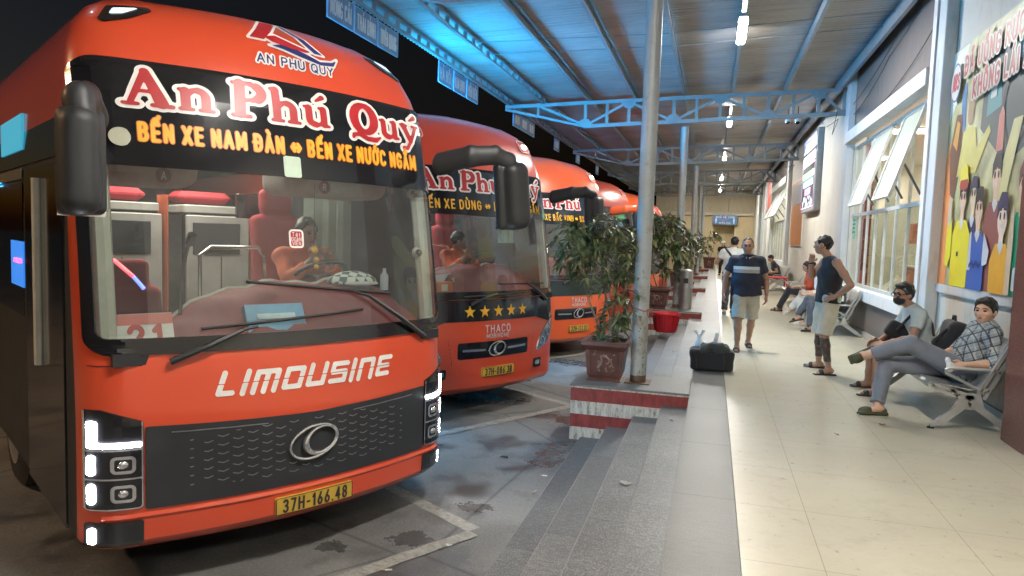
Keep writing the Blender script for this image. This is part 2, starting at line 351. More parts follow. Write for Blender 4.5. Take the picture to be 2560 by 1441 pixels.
# ---------------------------------------------------------------- organic solids from 3D distance fields (surface nets)
class Solid:
    def __init__(s, k=0.02): s.p = []; s.k = k
    def cap(s, a, b, ra, rb=None, **kw): s.p.append(('c', np.array(a, float), np.array(b, float), ra, ra if rb is None else rb, kw)); return s
    def chain(s, pts, rs, **kw):
        for i in range(len(pts) - 1): s.cap(pts[i], pts[i + 1], rs[i], rs[i + 1], **kw)
        return s
    def ell(s, c, r, M=None, **kw): s.p.append(('e', np.array(c, float), np.array(r, float), M, None, kw)); return s
    def box(s, c, h, r, M=None, **kw): s.p.append(('b', np.array(c, float), np.array(h, float), r, M, kw)); return s
    def mesh(s, res, wob=0.0, wf=20.0, seed=0):
        lo = np.full(3, 9e9); hi = -lo; bb = []
        for p in s.p:
            t, a, b, c, d, kw = p
            if t == 'c':
                f = kw['flat'][1] if 'flat' in kw else 1.0; rr = max(c, d) * max(1, f); l = np.minimum(a, b) - rr; h = np.maximum(a, b) + rr
            elif t == 'e': rr = b.max(); l = a - (b if c is None else rr); h = a + (b if c is None else rr)
            else: rr = np.linalg.norm(b); l = a - (b if d is None else rr); h = a + (b if d is None else rr)
            bb.append((l, h))
            if not kw.get('sub'): lo = np.minimum(lo, l); hi = np.maximum(hi, h)
        lo -= 3 * res + wob; hi += 3 * res + wob; n = np.ceil((hi - lo) / res).astype(int) + 1
        D = np.full(n, 0.6, np.float32)
        for (t, a, b, c, d, kw), (l, h) in zip(s.p, bb):
            k = kw.get('k', s.k); mg = k + 3 * res + 0.01
            i0 = np.clip(np.floor((l - mg - lo) / res).astype(int), 0, n - 1); i1 = np.clip(np.ceil((h + mg - lo) / res).astype(int) + 1, 1, n)
            if (i1 <= i0).any(): continue
            ax = [(lo[q] + np.arange(i0[q], i1[q]) * res).astype(np.float32) for q in range(3)]
            X, Y, Z = ax[0][:, None, None], ax[1][None, :, None], ax[2][None, None, :]
            if t == 'c':
                u = b - a; L = float(u @ u) + 1e-12; px, py, pz = X - a[0], Y - a[1], Z - a[2]; w = None
                tt = np.clip((px * u[0] + py * u[1] + pz * u[2]) / L, 0, 1)
                qx, qy, qz = px - tt * u[0], py - tt * u[1], pz - tt * u[2]
                if 'flat' in kw:
                    v, f = np.array(kw['flat'][0], float), kw['flat'][1]; v = v / np.linalg.norm(v); e = (qx * v[0] + qy * v[1] + qz * v[2]) * (1 / f - 1)
                    qx, qy, qz = qx + e * v[0], qy + e * v[1], qz + e * v[2]
                dd = np.sqrt(qx * qx + qy * qy + qz * qz) - (c + tt * (d - c))
            else:
                px, py, pz = X - a[0], Y - a[1], Z - a[2]; M = c if t == 'e' else d
                if M is not None:
                    M = np.array(M, float); px, py, pz = (M[0, 0] * px + M[0, 1] * py + M[0, 2] * pz, M[1, 0] * px + M[1, 1] * py + M[1, 2] * pz, M[2, 0] * px + M[2, 1] * py + M[2, 2] * pz)
                if t == 'e':
                    k0 = np.sqrt((px / b[0]) ** 2 + (py / b[1]) ** 2 + (pz / b[2]) ** 2); k1 = np.sqrt((px / b[0] ** 2) ** 2 + (py / b[1] ** 2) ** 2 + (pz / b[2] ** 2) ** 2) + 1e-6
                    dd = k0 * (k0 - 1) / k1
                else:
                    r = c; qx, qy, qz = np.abs(px) - b[0] + r, np.abs(py) - b[1] + r, np.abs(pz) - b[2] + r
                    dd = np.sqrt(np.maximum(qx, 0) ** 2 + np.maximum(qy, 0) ** 2 + np.maximum(qz, 0) ** 2) + np.minimum(np.maximum(np.maximum(qx, qy), qz), 0) - r
            for (pt, nn) in kw.get('cut', ()):
                dd = np.maximum(dd, (X - pt[0]) * nn[0] + (Y - pt[1]) * nn[1] + (Z - pt[2]) * nn[2])
            sl = tuple(slice(i0[q], i1[q]) for q in range(3)); O = D[sl]
            if kw.get('sub'): D[sl] = np.maximum(O, -dd)
            elif k > 0:
                hh = np.maximum(k - np.abs(O - dd), 0) / k; D[sl] = np.minimum(O, dd) - hh * hh * k * 0.25
            else: D[sl] = np.minimum(O, dd)
        if wob:
            g = np.random.default_rng(seed); ax = [(lo[q] + np.arange(n[q]) * res) for q in range(3)]
            X, Y, Z = ax[0][:, None, None], ax[1][None, :, None], ax[2][None, None, :]; W = 0
            for q in range(6):
                v = g.normal(size=3); v = v / np.linalg.norm(v) * wf * (0.6 + 0.9 * q / 5); W = W + np.sin(X * v[0] + Y * v[1] + Z * v[2] + g.uniform(0, 6.3)).astype(np.float32)
            D = D + wob * W / 3
        S = D < 0; c = np.zeros(n - 1, np.int8)
        for i in (0, 1):
            for j in (0, 1):
                for k in (0, 1): c += S[i:n[0] - 1 + i, j:n[1] - 1 + j, k:n[2] - 1 + k]
        m = (c > 0) & (c < 8); cells = np.argwhere(m); idx = np.full(n - 1, -1, np.int64); idx[m] = np.arange(len(cells))
        pos = np.zeros((len(cells), 3)); cnt = np.zeros(len(cells)); off = np.array([[i, j, k] for i in (0, 1) for j in (0, 1) for k in (0, 1)])
        for a in off:
            for q in range(3):
                if a[q]: continue
                b = a.copy(); b[q] = 1; A = cells + a; B = cells + b
                da = D[A[:, 0], A[:, 1], A[:, 2]].astype(float); db = D[B[:, 0], B[:, 1], B[:, 2]].astype(float)
                x = (da < 0) != (db < 0); t = np.where(x, da / np.where(x, da - db, 1), 0)
                pos += x[:, None] * (a + t[:, None] * (b - a)); cnt += x
        V = lo + (cells + pos / np.maximum(cnt, 1)[:, None]) * res; F = []
        for q in range(3):
            u, w = [(1, 2), (2, 0), (0, 1)][q]
            A = np.moveaxis(S, q, 0); e = np.argwhere(np.moveaxis(A[:-1] != A[1:], 0, q)); e = e[(e[:, u] > 0) & (e[:, w] > 0) & (e[:, u] < n[u] - 1) & (e[:, w] < n[w] - 1)]
            if not len(e): continue
            du = np.zeros(3, int); du[u] = 1; dw = np.zeros(3, int); dw[w] = 1
            g = [idx[tuple((e - o).T)] for o in (du + dw, dw, 0 * du, du)]
            fl = S[tuple(e.T)]; Q = np.stack(g, 1); Q = np.where(fl[:, None], Q, Q[:, ::-1]); Q = Q[(Q >= 0).all(1)]; F.append(Q)
        return V, np.vstack(F)
    def build(s, name, material, parent=None, res=0.01, world=False, wob=0.0, wf=20.0, label=None, seed=0):
        V, F = s.mesh(res, wob, wf, seed)
        return link_mesh(name, V, F, material, parent, True, world, label=label)
G = -0.62                      # level of the bus yard; the platform floor is 0
# ---------------------------------------------------------------- surface materials
def m_ground(t, b):
    co = coordn(t); n1 = noise(t, .35, 6, .6, co); n2 = noise(t, 55, 5, .7, co); n3 = noise(t, 2.2, 5, .65, co)
    base = ramp(t, n1, [(.36, (.10, .10, .10)), (.5, (.17, .165, .155)), (.64, (.24, .23, .21))])
    base = mixc(t, .35, base, ramp(t, n2, [(.3, (.05, .05, .05)), (.7, (.32, .31, .29))]))
    st = ramp(t, n3, [(.36, (.25, .25, .26)), (.5, (1, 1, 1))]); base = mixc(t, .8, base, st, 'MULTIPLY')
    v = N(t, 'TexVoronoi', feature='DISTANCE_TO_EDGE'); v.inputs['Scale'].default_value = .32; t.links.new(co, v.inputs['Vector'])
    base = mixc(t, 1, base, ramp(t, v.outputs[0], [(0, (.45, .45, .45)), (.006, (1, 1, 1))]), 'MULTIPLY')
    wet = None; nw = noise(t, 5.5, 7, .75, co)
    for cx, cy, sx, sy in ((-2.0, 4.55, 3.2, 5), (-1.75, 5.3, 5, 8), (-2.45, 4.25, 5, 9), (-1.46, 6.9, 4, 1.9), (-2.9, 9.0, 1.2, 3), (-2.2, 12.2, 1.6, 2.5), (-2.5, 3.4, 3, 6), (-1.6, 8.3, 4, 2.5)):
        mp = N(t, 'Mapping', vector_type='POINT'); mp.inputs['Location'].default_value = (-cx * sx, -cy * sy, 0); mp.inputs['Scale'].default_value = (sx, sy, 0); t.links.new(co, mp.inputs[0]); ln = N(t, 'VectorMath', operation='LENGTH'); t.links.new(mp.outputs[0], ln.inputs[0])
        w_ = mathn(t, 'SUBTRACT', 1.55, mathn(t, 'MULTIPLY_ADD', nw, 2.2, mathn(t, 'MULTIPLY', ln.outputs[1], .55))); wet = w_ if wet is None else mathn(t, 'MAXIMUM', wet, w_)
    wet = ramp(t, wet, [(.0, (0,) * 3), (.22, (1,) * 3)]); base = mixc(t, mathn(t, 'MULTIPLY', wet, .48), base, (.035, .036, .038)); t.links.new(base, b.inputs['Base Color'])
    rg = ramp(t, n3, [(.34, (.30,) * 3), (.47, (.62,) * 3)]); t.links.new(mixc(t, wet, rg, (.14, .14, .14)), b.inputs['Roughness']); bump(t, b, mathn(t, 'MULTIPLY_ADD', n2, 1, nw), .3, .004)
def m_granite(t, b):
    co = coordn(t); n1 = noise(t, 140, 3, .8, co, (1, .6, 1)); n2 = noise(t, 1.6, 4, .6, co); n3 = noise(t, 14, 5, .7, co, (1, 3.5, 1))
    c = ramp(t, n1, [(.30, (.055, .055, .057)), (.5, (.20, .20, .197)), (.70, (.47, .465, .45))])
    c = mixc(t, .8, c, ramp(t, n3, [(.36, (.42, .43, .44)), (.58, (1, 1, 1))]), 'MULTIPLY'); c = mixc(t, .7, c, ramp(t, n2, [(.3, (.62, .62, .62)), (.7, (1, 1, 1))]), 'MULTIPLY')
    sp = N(t, 'SeparateXYZ'); t.links.new(co, sp.inputs[0])
    fy = mathn(t, 'FRACT', mathn(t, 'DIVIDE', mathn(t, 'ADD', sp.outputs[1], 40.9), 1.82)); j = mathn(t, 'LESS_THAN', fy, .0035)
    xx = mathn(t, 'ADD', sp.outputs[0], 1.0)
    tr = N(t, 'TexWhiteNoise', noise_dimensions='2D'); cv = N(t, 'CombineXYZ'); t.links.new(mathn(t, 'FLOOR', mathn(t, 'DIVIDE', mathn(t, 'ADD', sp.outputs[0], 1.298), .2855)), cv.inputs[0]); t.links.new(mathn(t, 'FLOOR', mathn(t, 'DIVIDE', mathn(t, 'ADD', sp.outputs[1], 40.9), 1.82)), cv.inputs[1]); t.links.new(cv.outputs[0], tr.inputs['Vector'])
    c = mixc(t, 1, c, ramp(t, tr.outputs[0], [(0, (.72, .73, .74)), (1, (1.0, .99, .97))]), 'MULTIPLY')
    fx = mathn(t, 'FRACT', mathn(t, 'DIVIDE', mathn(t, 'ADD', sp.outputs[0], 1.298), .2855)); c = mixc(t, mathn(t, 'MULTIPLY', mathn(t, 'LESS_THAN', fx, .022), .3), c, (.42, .41, .39)); gr_ = mathn(t, 'MULTIPLY', mathn(t, 'GREATER_THAN', mathn(t, 'MULTIPLY_ADD', n3, .25, fx), 1.03), .45); c = mixc(t, gr_, c, (.05, .05, .048))  # pale worn tread edges also paint in the nosing highlight; grime at risers
    c = mixc(t, j, c, (.05, .05, .05)); t.links.new(c, b.inputs['Base Color'])
    t.links.new(ramp(t, n3, [(.3, (.36,) * 3), (.7, (.55,) * 3)]), b.inputs['Roughness']); bump(t, b, n1, .12, .002)
def m_edge(t, b):
    co = coordn(t); n1 = noise(t, 120, 3, .8, co); n3 = noise(t, 9, 5, .7, co, (1, 3, 1)); n2 = noise(t, 1.2, 3, .5, co)
    c = ramp(t, n1, [(.28, (.07, .07, .068)), (.5, (.14, .138, .13)), (.72, (.24, .235, .22))])
    c = mixc(t, .8, c, ramp(t, n3, [(.34, (.62, .62, .6)), (.56, (1, 1, 1))]), 'MULTIPLY'); c = mixc(t, .6, c, ramp(t, n2, [(.3, (.7, .7, .7)), (.7, (1, 1, 1))]), 'MULTIPLY')
    sp = N(t, 'SeparateXYZ'); t.links.new(co, sp.inputs[0])
    fy = mathn(t, 'FRACT', mathn(t, 'DIVIDE', mathn(t, 'ADD', sp.outputs[1], 40.28), 1.21)); c = mixc(t, mathn(t, 'LESS_THAN', fy, .008), c, (.04, .04, .04))
    t.links.new(c, b.inputs['Base Color']); t.links.new(ramp(t, n3, [(.3, (.36,) * 3), (.7, (.52,) * 3)]), b.inputs['Roughness']); b.inputs['Specular IOR Level'].default_value = .35
def m_tiles(t, b):
    co = coordn(t); n1 = noise(t, 1.1, 5, .6, co); n2 = noise(t, 16, 6, .7, co); n4 = noise(t, 45, 3, .6, co)
    c = ramp(t, n2, [(.25, (.44, .41, .315)), (.75, (.50, .465, .365))])
    c = mixc(t, .75, c, ramp(t, n1, [(.3, (.84, .82, .79)), (.65, (1, 1, 1))]), 'MULTIPLY')
    sp = N(t, 'SeparateXYZ'); t.links.new(co, sp.inputs[0]); g = None
    for i, off, siz in ((0, 40.185, .8), (1, 40.35, .8)):
        fy = mathn(t, 'FRACT', mathn(t, 'DIVIDE', mathn(t, 'ADD', sp.outputs[i], off), siz)); l = mathn(t, 'LESS_THAN', fy, .006); g = l if g is None else mathn(t, 'MAXIMUM', g, l)
    c = mixc(t, mathn(t, 'MULTIPLY', g, .7), c, (.16, .14, .11)); c = mixc(t, .6, c, ramp(t, noise(t, 3.2, 7, .75, co), [(.32, (.76, .73, .69)), (.46, (1, 1, 1))]), 'MULTIPLY'); t.links.new(c, b.inputs['Base Color'])
    t.links.new(ramp(t, n2, [(.3, (.26,) * 3), (.7, (.36,) * 3)]), b.inputs['Roughness']); b.inputs['Specular IOR Level'].default_value = .4
def m_bands(t, b):
    co = coordn(t); sp = N(t, 'SeparateXYZ'); t.links.new(co, sp.inputs[0]); z = mathn(t, 'MULTIPLY_ADD', sp.outputs[2], -1 / .29, .014)
    w = mathn(t, 'GREATER_THAN', mathn(t, 'FRACT', z), .5)
    marb = ramp(t, noise(t, 16, 6, .75, co, (1.4, 1.4, .35)), [(.36, (.10, .10, .09)), (.47, (.42, .41, .36)), (.6, (.58, .57, .51))])
    red = ramp(t, noise(t, 12, 5, .7, co, (1, 1, .5)), [(.3, (.13, .022, .02)), (.6, (.27, .045, .04)), (.8, (.30, .07, .06))])
    c = mixc(t, w, red, marb); t.links.new(c, b.inputs['Base Color']); b.inputs['Roughness'].default_value = .55
def m_wall(name, c, dirt_veil=.12):
    def f(t, b):
        co = coordn(t); n = noise(t, .9, 6, .65, co); n2 = noise(t, 6, 5, .7, co, (1, 1, .3))
        k = ramp(t, n, [(.3, tuple(x * (1 - dirt_veil) for x in c)), (.7, c)])
        k = mixc(t, .6, k, ramp(t, n2, [(.30, (.72, .70, .65)), (.48, (1, 1, 1))]), 'MULTIPLY'); sp = N(t, 'SeparateXYZ'); t.links.new(co, sp.inputs[0]); k = mixc(t, .8, k, ramp(t, mathn(t, 'MULTIPLY_ADD', n2, .5, mathn(t, 'MULTIPLY', sp.outputs[2], .8)), [(.25, (.62, .58, .52)), (.75, (1, 1, 1))]), 'MULTIPLY') if name == 'cream_plaster' else k; t.links.new(k, b.inputs['Base Color']); b.inputs['Roughness'].default_value = .65
        bump(t, b, noise(t, 90, 3, .6, co), .08, .003)
    return special(name, f)
def m_foil(t, b):
    co = coordn(t); n = noise(t, 26, 6, .75, co, (.45, 1.6, 1)); n2 = noise(t, 1.3, 4, .6, co, (.5, 1, 1)); n3 = noise(t, 5, 4, .7, co, (.12, 3, 1))
    c = ramp(t, n2, [(.3, (.33, .32, .31)), (.7, (.47, .46, .445))]); c = mixc(t, .7, c, ramp(t, n, [(.25, (.42, .4, .38)), (.42, (1, 1, 1))]), 'MULTIPLY'); c = mixc(t, .6, c, ramp(t, n3, [(.3, (.6, .57, .53)), (.5, (1, 1, 1))]), 'MULTIPLY')
    t.links.new(c, b.inputs['Base Color']); b.inputs['Metallic'].default_value = .35; b.inputs['Roughness'].default_value = .48; bump(t, b, n, .5, .012)
def m_galv(name, c, rust=.35, speck=False):
    def f(t, b):
        co = coordn(t); n = noise(t, 3, 6, .7, co); n2 = noise(t, 38, 5, .7, co, (1, 1, .6))
        k = ramp(t, n, [(.3, tuple(x * .75 for x in c)), (.7, c)])
        sp = N(t, 'SeparateXYZ'); t.links.new(co, sp.inputs[0])
        if speck:
            low = ramp(t, mathn(t, 'MULTIPLY_ADD', sp.outputs[2], -.22, .78), [(.2, (0,) * 3), (1, (1,) * 3)])
            spk = mathn(t, 'GREATER_THAN', mathn(t, 'MULTIPLY_ADD', low, .13, n2), .69)
            k = mixc(t, spk, k, (.045, .04, .035))
            rs = ramp(t, mathn(t, 'MULTIPLY_ADD', low, .25, noise(t, 5, 6, .7, co)), [(.6, (0,) * 3), (.75, (1,) * 3)]); k = mixc(t, mathn(t, 'MULTIPLY', rs, .6), k, (.22, .17, .09))
            ft = mathn(t, 'LESS_THAN', sp.outputs[2], mathn(t, 'MULTIPLY_ADD', n, .1, .04)); k = mixc(t, ft, k, (.12, .075, .05))
        t.links.new(k, b.inputs['Base Color']); b.inputs['Metallic'].default_value = .25; b.inputs['Roughness'].default_value = .5; bump(t, b, n2, .15, .003)
    return special(name, f)
def m_brownstone(t, b):
    co = coordn(t); n = noise(t, 110, 3, .8, co); c = ramp(t, n, [(.3, (.055, .022, .018)), (.5, (.14, .05, .04)), (.72, (.30, .17, .14))]); t.links.new(c, b.inputs['Base Color']); b.inputs['Roughness'].default_value = .3
def m_dado(t, b):
    co = coordn(t); n = noise(t, 150, 3, .8, co); c = ramp(t, n, [(.3, (.09, .075, .065)), (.5, (.16, .13, .115)), (.72, (.26, .22, .2))]); t.links.new(c, b.inputs['Base Color']); b.inputs['Roughness'].default_value = .35

# ---------------------------------------------------------------- ground, steps, platform
def struct(name, mb, m): return tag(mb.build(name, m), kind='structure')
def slab(name, a, b, m): return struct(name, MB().box(a, b), m)
g = MB(); g.add([(-160, -60, G), (60, -60, G), (60, 200, G), (-160, 200, G)], [(0, 1, 2, 3)]); struct('ground', g, special('yard_concrete', m_ground))
Y0, Y1 = -6.0, 52.0
EDGE = [-.156, -.438, -.733, -1.014, -1.298]
st = MB()
for i in range(4):
    st.box((EDGE[i + 1], Y0, G - .1), (EDGE[i] if i else EDGE[0] - .003, Y1, -.145 * (i + 1)), .006)
struct('steps', st, special('step_granite', m_granite))
slab('platform_edge', (EDGE[0], Y0, G - .1), (.214, Y1, 0), special('edge_stone', m_edge))
slab('platform_floor', (.217, Y0, -.4), (2.70, Y1, 0.001), special('floor_tiles', m_tiles))
# painted bay lines, wet patches
def strip(name, label, p, q, w, m, z=.004):
    p = Vector((p[0], p[1], G + z)); q = Vector((q[0], q[1], G + z)); d = (q - p).normalized(); n = Vector((-d.y, d.x, 0)) * w / 2; L = (q - p).length; k = max(2, int(L / .12)); mb = MB(); rows = []
    for i in range(k + 1):
        c = p + (q - p) * i / k; j = [RNG.normal() * .008 for _ in (0, 1)]; rows.append([c - n * (1 + j[0] * 8), c + n * (1 + j[1] * 8)])
    mb.rings(rows, False, False); o = mb.build(name, m); return tag(o, kind='structure')
def m_line(t, b):
    co = coordn(t); n = noise(t, 22, 6, .8, co); c = ramp(t, n, [(.36, (.16, .155, .145)), (.55, (.31, .295, .26)), (.8, (.40, .38, .34))]); t.links.new(c, b.inputs['Base Color']); b.inputs['Roughness'].default_value = .7
ML = special('worn_bay_paint', m_line)
LD = Vector((math.cos(R(59)), math.sin(R(59)), 0)); FD = Vector((math.sin(R(59)), -math.cos(R(59)), 0))
for i, (ex, ey) in enumerate(((-1.62, 4.87), (-1.70, 9.05), (-1.95, 13.85), (-1.9, 18.4), (-1.9, 22.8))):
    e = Vector((ex, ey, 0)); a = e - FD * 9.0; strip('bay_line', '', a, e, .12, ML); strip('bay_line', '', e + FD * .05 - LD * .05, e + FD * .05 - LD * 2.9, .12, ML, .008)
# ---------------------------------------------------------------- planter blocks, columns
BANDS = special('painted_bands', m_bands)
BY = [7.5, 16.4, 25.2, 34.3, 43.4]
where = ['nearest in the row, carrying the biggest pot', 'second along, beside the red basket', 'third along the steps', 'fourth along the steps', 'farthest, by the toilet doorway']
for i, y in enumerate(BY):
    t = thing('step_end_block', 'red and white banded step block, ' + where[i], 'stone block', (-.79, y, G), 0, 'banded blocks dividing the steps')
    MB().box((-1.42, y, G - .05), (EDGE[0] - .002, y + .82, -.022), .004).build('block_body', BANDS, t, world=True)
    MB().box((-1.428, y - .006, -.02), (EDGE[0] - .002, y + .83, .003), .004).build('top_slab', mat('slab_granite', (.17, .165, .155), .5, var=.35, vs=60), t, world=True)
COLP = m_galv('weathered_column_paint', (.44, .47, .47), speck=True)
CX = [(-.735, 7.9), (-.775, 17.25), (-.70, 25.95), (-.68, 35.0), (-.66, 44.0)]
cl = ['nearest steel pipe column, peeling and rust-specked, behind the big planter', 'second steel pipe column, blue-lit on its outer side', 'third steel pipe column along the platform', 'fourth steel pipe column along the platform', 'farthest steel pipe column by the toilet wall']
for (x, y), l in zip(CX, cl):
    t = thing('steel_column', l, 'column', (x, y, 0), 0, 'pipe columns holding the canopy')
    MB().tube([(0, 0, .012), (0, 0, 1.2), (0, 0, 2.4), (0, 0, 4.30)], .088, 20).build('pipe', COLP, t, smooth=True)
    MB().box((-.14, -.14, .003), (.14, .14, .015)).build('base_plate', COLP, t)

# ---------------------------------------------------------------- canopy
STEEL = m_galv('canopy_steel_paint', (.30, .34, .36)); FOIL = special('foil_roof_lining', m_foil)
zc = lambda x: 5.10 + (x - 2.7) * .0304
zb = lambda x: 4.52 + (x - 2.7) * .0373
can = thing('platform_canopy', 'long steel truss canopy with foil lined roof over the platform', 'canopy', (-1.2, 17.2, 0))
nY = 2400; ys = np.linspace(-6.5, 52, nY); V = []; F = []
xs_r = [-5.45, -4.2, -2, 0, 2.72]
for i, y in enumerate(ys):
    w = .011 * math.sin(y * 2 * math.pi / .13)
    V += [(x, y, zc(x) + .215 + w) for x in xs_r]
for i in range(nY - 1):
    for j in range(4): a = i * 5 + j; F.append((a, a + 1, a + 6, a + 5))
link_mesh('roof_sheet', V, F, FOIL, can, True, True)
MB().box((-5.6, -6.6, 5.42), (2.9, 52.2, 5.45)).build('roof_cover', STEEL, can, world=True)
for y in (-1.2, 7.9, 17.2, 26.1, 35.1, 44.2):
    t = MB(); a = .035
    t.bar((-5.2, y, zc(-5.2) - .03), (2.69, y, zc(2.69) - .03), .10, .085); t.bar((-3.19, y, zb(-3.19) + .03), (2.69, y, zb(2.69) + .03), .10, .085)
    t.bar((-5.2, y, zc(-5.2) - .09), (-3.19, y, zb(-3.19) + .03), .08, .06); t.bar((-4.35, y, zc(-4.35) - .04), (-3.22, y, zb(-3.19) + .08), .05, .06)
    t.bar((-4.35, y, zc(-4.35) - .05), (-4.35, y, zc(-4.35) - .34), .05, .05)
    n = 11; xs_ = [-3.16 + i * (5.80 / n) for i in range(n + 1)]
    for i, x in enumerate(xs_):
        t.bar((x, y, zb(x) + .05), (x, y, zc(x) - .05), .07, .065, (1, 0, 0))
        up = i % 4 == 2; node = i % 2 == 0
        if node:
            z = zc(x) - .09 if up else zb(x) + .09; s = -1 if up else 1
            t.prism([(-.17, 0), (.17, 0), (.17, s * .05), (.08, s * .14), (-.08, s * .14), (-.17, s * .05)], -.012, .012, lambda px, pz, d: (x + px, y + d - .03, z + pz - s * .03))
    for i in range(0, n, 2):
        lo = i % 4 == 0; xa, xb = xs_[i], xs_[min(i + 2, n)]
        za, zb_ = (zb(xa) + .06, zc(xb) - .06) if lo else (zc(xa) - .06, zb(xb) + .06)
        if i + 2 > n: xb = xs_[n]
        t.bar((xa + .03, y + .012, za), (xb - .03, y + .012, zb_), .055, .06)
    t.build('truss', STEEL, can, world=True)
for x in (-3.11, -2.0, -.86, .24, 1.39, 2.5):
    z = zc(x) + .01; p = MB(); p.box((x - .004, -6.4, z), (x + .004, 51.9, z + .165)); p.box((x + .005, -6.4, z), (x + .055, 51.9, z + .006)); p.box((x + .005, -6.4, z + .158), (x + .055, 51.9, z + .164)); p.box((x + .05, -6.4, z + .007), (x + .055, 51.9, z + .025))
    p.build('purlin', STEEL, can, world=True)
for x in (-4.23, -5.08):
    z = zc(x) + .0; p = MB(); p.box((x - .03, -6.4, z), (x + .03, 51.9, z + .035)); p.box((x - .03, -6.4, z + .15), (x + .03, 51.9, z + .19))
    for k in range(int(58 / .42)):
        yy = -6.2 + k * .42; p.box((x - .025, yy, z + .036), (x + .025, yy + .06, z + .149))
    p.build('ladder_beam', STEEL, can, world=True)
for y in (3.2, 12.4, 13.2, 21.4, 30.5, 39.6):
    MB().tube([(-4.2, y - .4, zc(-4.2) + .1), (-.8, y, zc(-.8) + .12), (2.6, y - .25, zc(2.6) + .13)], .007, 6).build('sag_rod', STEEL, can, world=True)
# wall beam carrying the canopy
MB().box((2.44, -6.4, zc(2.6) - .14), (2.5, 51.9, zc(2.6) + .02)).build('wall_beam', STEEL, can, world=True)

# ---------------------------------------------------------------- tube lamps (their own light is the glowing tube)
DARKM_ = mat('lamp_bracket', (.3, .3, .3), .5); TUBE = emit('lamp_tube', (1.0, .955, .88), LAMP_W * 6.2); HOUS = mat('lamp_housing', (.7, .7, .7), .4)
ly = [-5.6, 2.6, 11.9, 20.6, 29.5, 38.6, 47.4]; ll = ['', '', 'nearest', 'second', 'third', 'fourth', 'farthest']
for y, w in zip(ly, ll):
    t = thing('tube_lamp', (w + ' of the lit tube lamps under the canopy purlin') if w else 'lit tube lamp under the canopy behind the viewer', 'ceiling lamp', (.27, y, zc(.27) - .085), 0, 'tube lamps along the canopy')
    m = MB(); m.rings([[(x, y, z) for x, z in ((-.075, -.012), (-.062, -.012), (-.058, .032), (.058, .032), (.062, -.012), (.075, -.012), (.068, .05), (-.068, .05))] for y in (-.66, .66)]); m.build('housing', HOUS, t); MB().box((-.02, -.3, .051), (.02, .3, .085)).build('bracket', DARKM_, t)
    l = MB()
    for x in (-.029, .029): l.tube([(x, -.64, -.004), (x, .64, -.004)], .022, 10)
    l.build('tube', TUBE, t, smooth=True)

# ---------------------------------------------------------------- terminal building
CREAM = m_wall('cream_plaster', (.66, .64, .57)); GREYP = m_wall('pale_grey_paint', (.60, .63, .64)); WHITE = m_wall('white_trim', (.72, .72, .70), .06); TAUPE = m_wall('taupe_panel', (.17, .145, .135), .1); YELLOW = m_wall('yellow_plaster', (.62, .50, .30), .1)
DARKM = m_galv('dark_metal', (.12, .12, .115)); DADO = special('brown_granite_dado', m_dado); GLASS = glass('window_glass', (.80, .87, .82), 1.45, .03)
FRAME = mat('aluminium_frame', (.62, .64, .62), .4, .3)
tb = thing('terminal_building', 'cream waiting hall building with glazed fronts along the platform', 'building', (2.7, 17, 0))
W0, W1 = 2.7, 2.92
wl = MB()
def wall_seg(y0, y1, z0, z1): wl.box((W0, y0, z0), (W1, y1, z1))
wall_seg(-6, 10.2, 0, 5.6); wall_seg(10.2, 15.95, 0, .80); wall_seg(10.2, 15.95, 3.86, 5.6); wall_seg(15.95, 28.5, 0, 5.6)
wall_seg(28.5, 35.4, 0, .95); wall_seg(28.5, 35.4, 4.15, 5.6); wall_seg(35.4, 40, 0, 5.6); wall_seg(40, 43.5, 3.6, 5.6); wall_seg(43.5, 45, 0, 5.6); wall_seg(45, 48.5, 3.6, 5.6); wall_seg(48.5, 52, 0, 5.6)
wl.build('wall', CREAM, tb, world=True)
for y0, y1 in ((9.72, 10.16), (15.98, 16.4), (27.9, 28.45), (35.45, 35.9), (39.5, 39.95), (44.6, 44.95)):
    MB().box((2.56, y0, 0), (2.697, y1, 5.6), .008).build('pilaster', GREYP, tb, world=True)
MB().box((2.535, 10.02, 0.0), (2.557, 10.17, 5.6)).build('pilaster_strip', WHITE, tb, world=True)
for y0, y1, z0, z1 in ((10.2, 15.95, 3.93, 5.55), (28.5, 35.4, 4.3, 5.55)):
    MB().box((2.672, y0, z0), (2.698, y1, z1)).build('upper_panel', TAUPE, tb, world=True)
MB().box((2.50, 10.2, 3.70), (2.698, 15.95, 3.92), .005).build('window_hood', WHITE, tb, world=True)
MB().box((2.52, 28.5, 3.95), (2.698, 35.4, 4.22), .005).build('window_hood', WHITE, tb, world=True)
MB().box((2.60, 10.2, .64), (2.698, 15.95, .835), .004).build('window_sill', WHITE, tb, world=True)
MB().box((2.60, 28.5, .74), (2.698, 35.4, .955), .004).build('window_sill', WHITE, tb, world=True)
MB().box((2.675, 10.2, .02), (2.698, 15.95, .63)).build('dado', DADO, tb, world=True)
sk = MB()
for y0, y1 in ((-6, 9.7), (10.2, 15.95), (16.4, 27.9), (28.5, 35.4)): sk.box((2.655, y0, 0.0), (2.674, y1, .11))
sk.build('skirting', m_wall('beige_skirting', (.55, .47, .37)), tb, world=True)
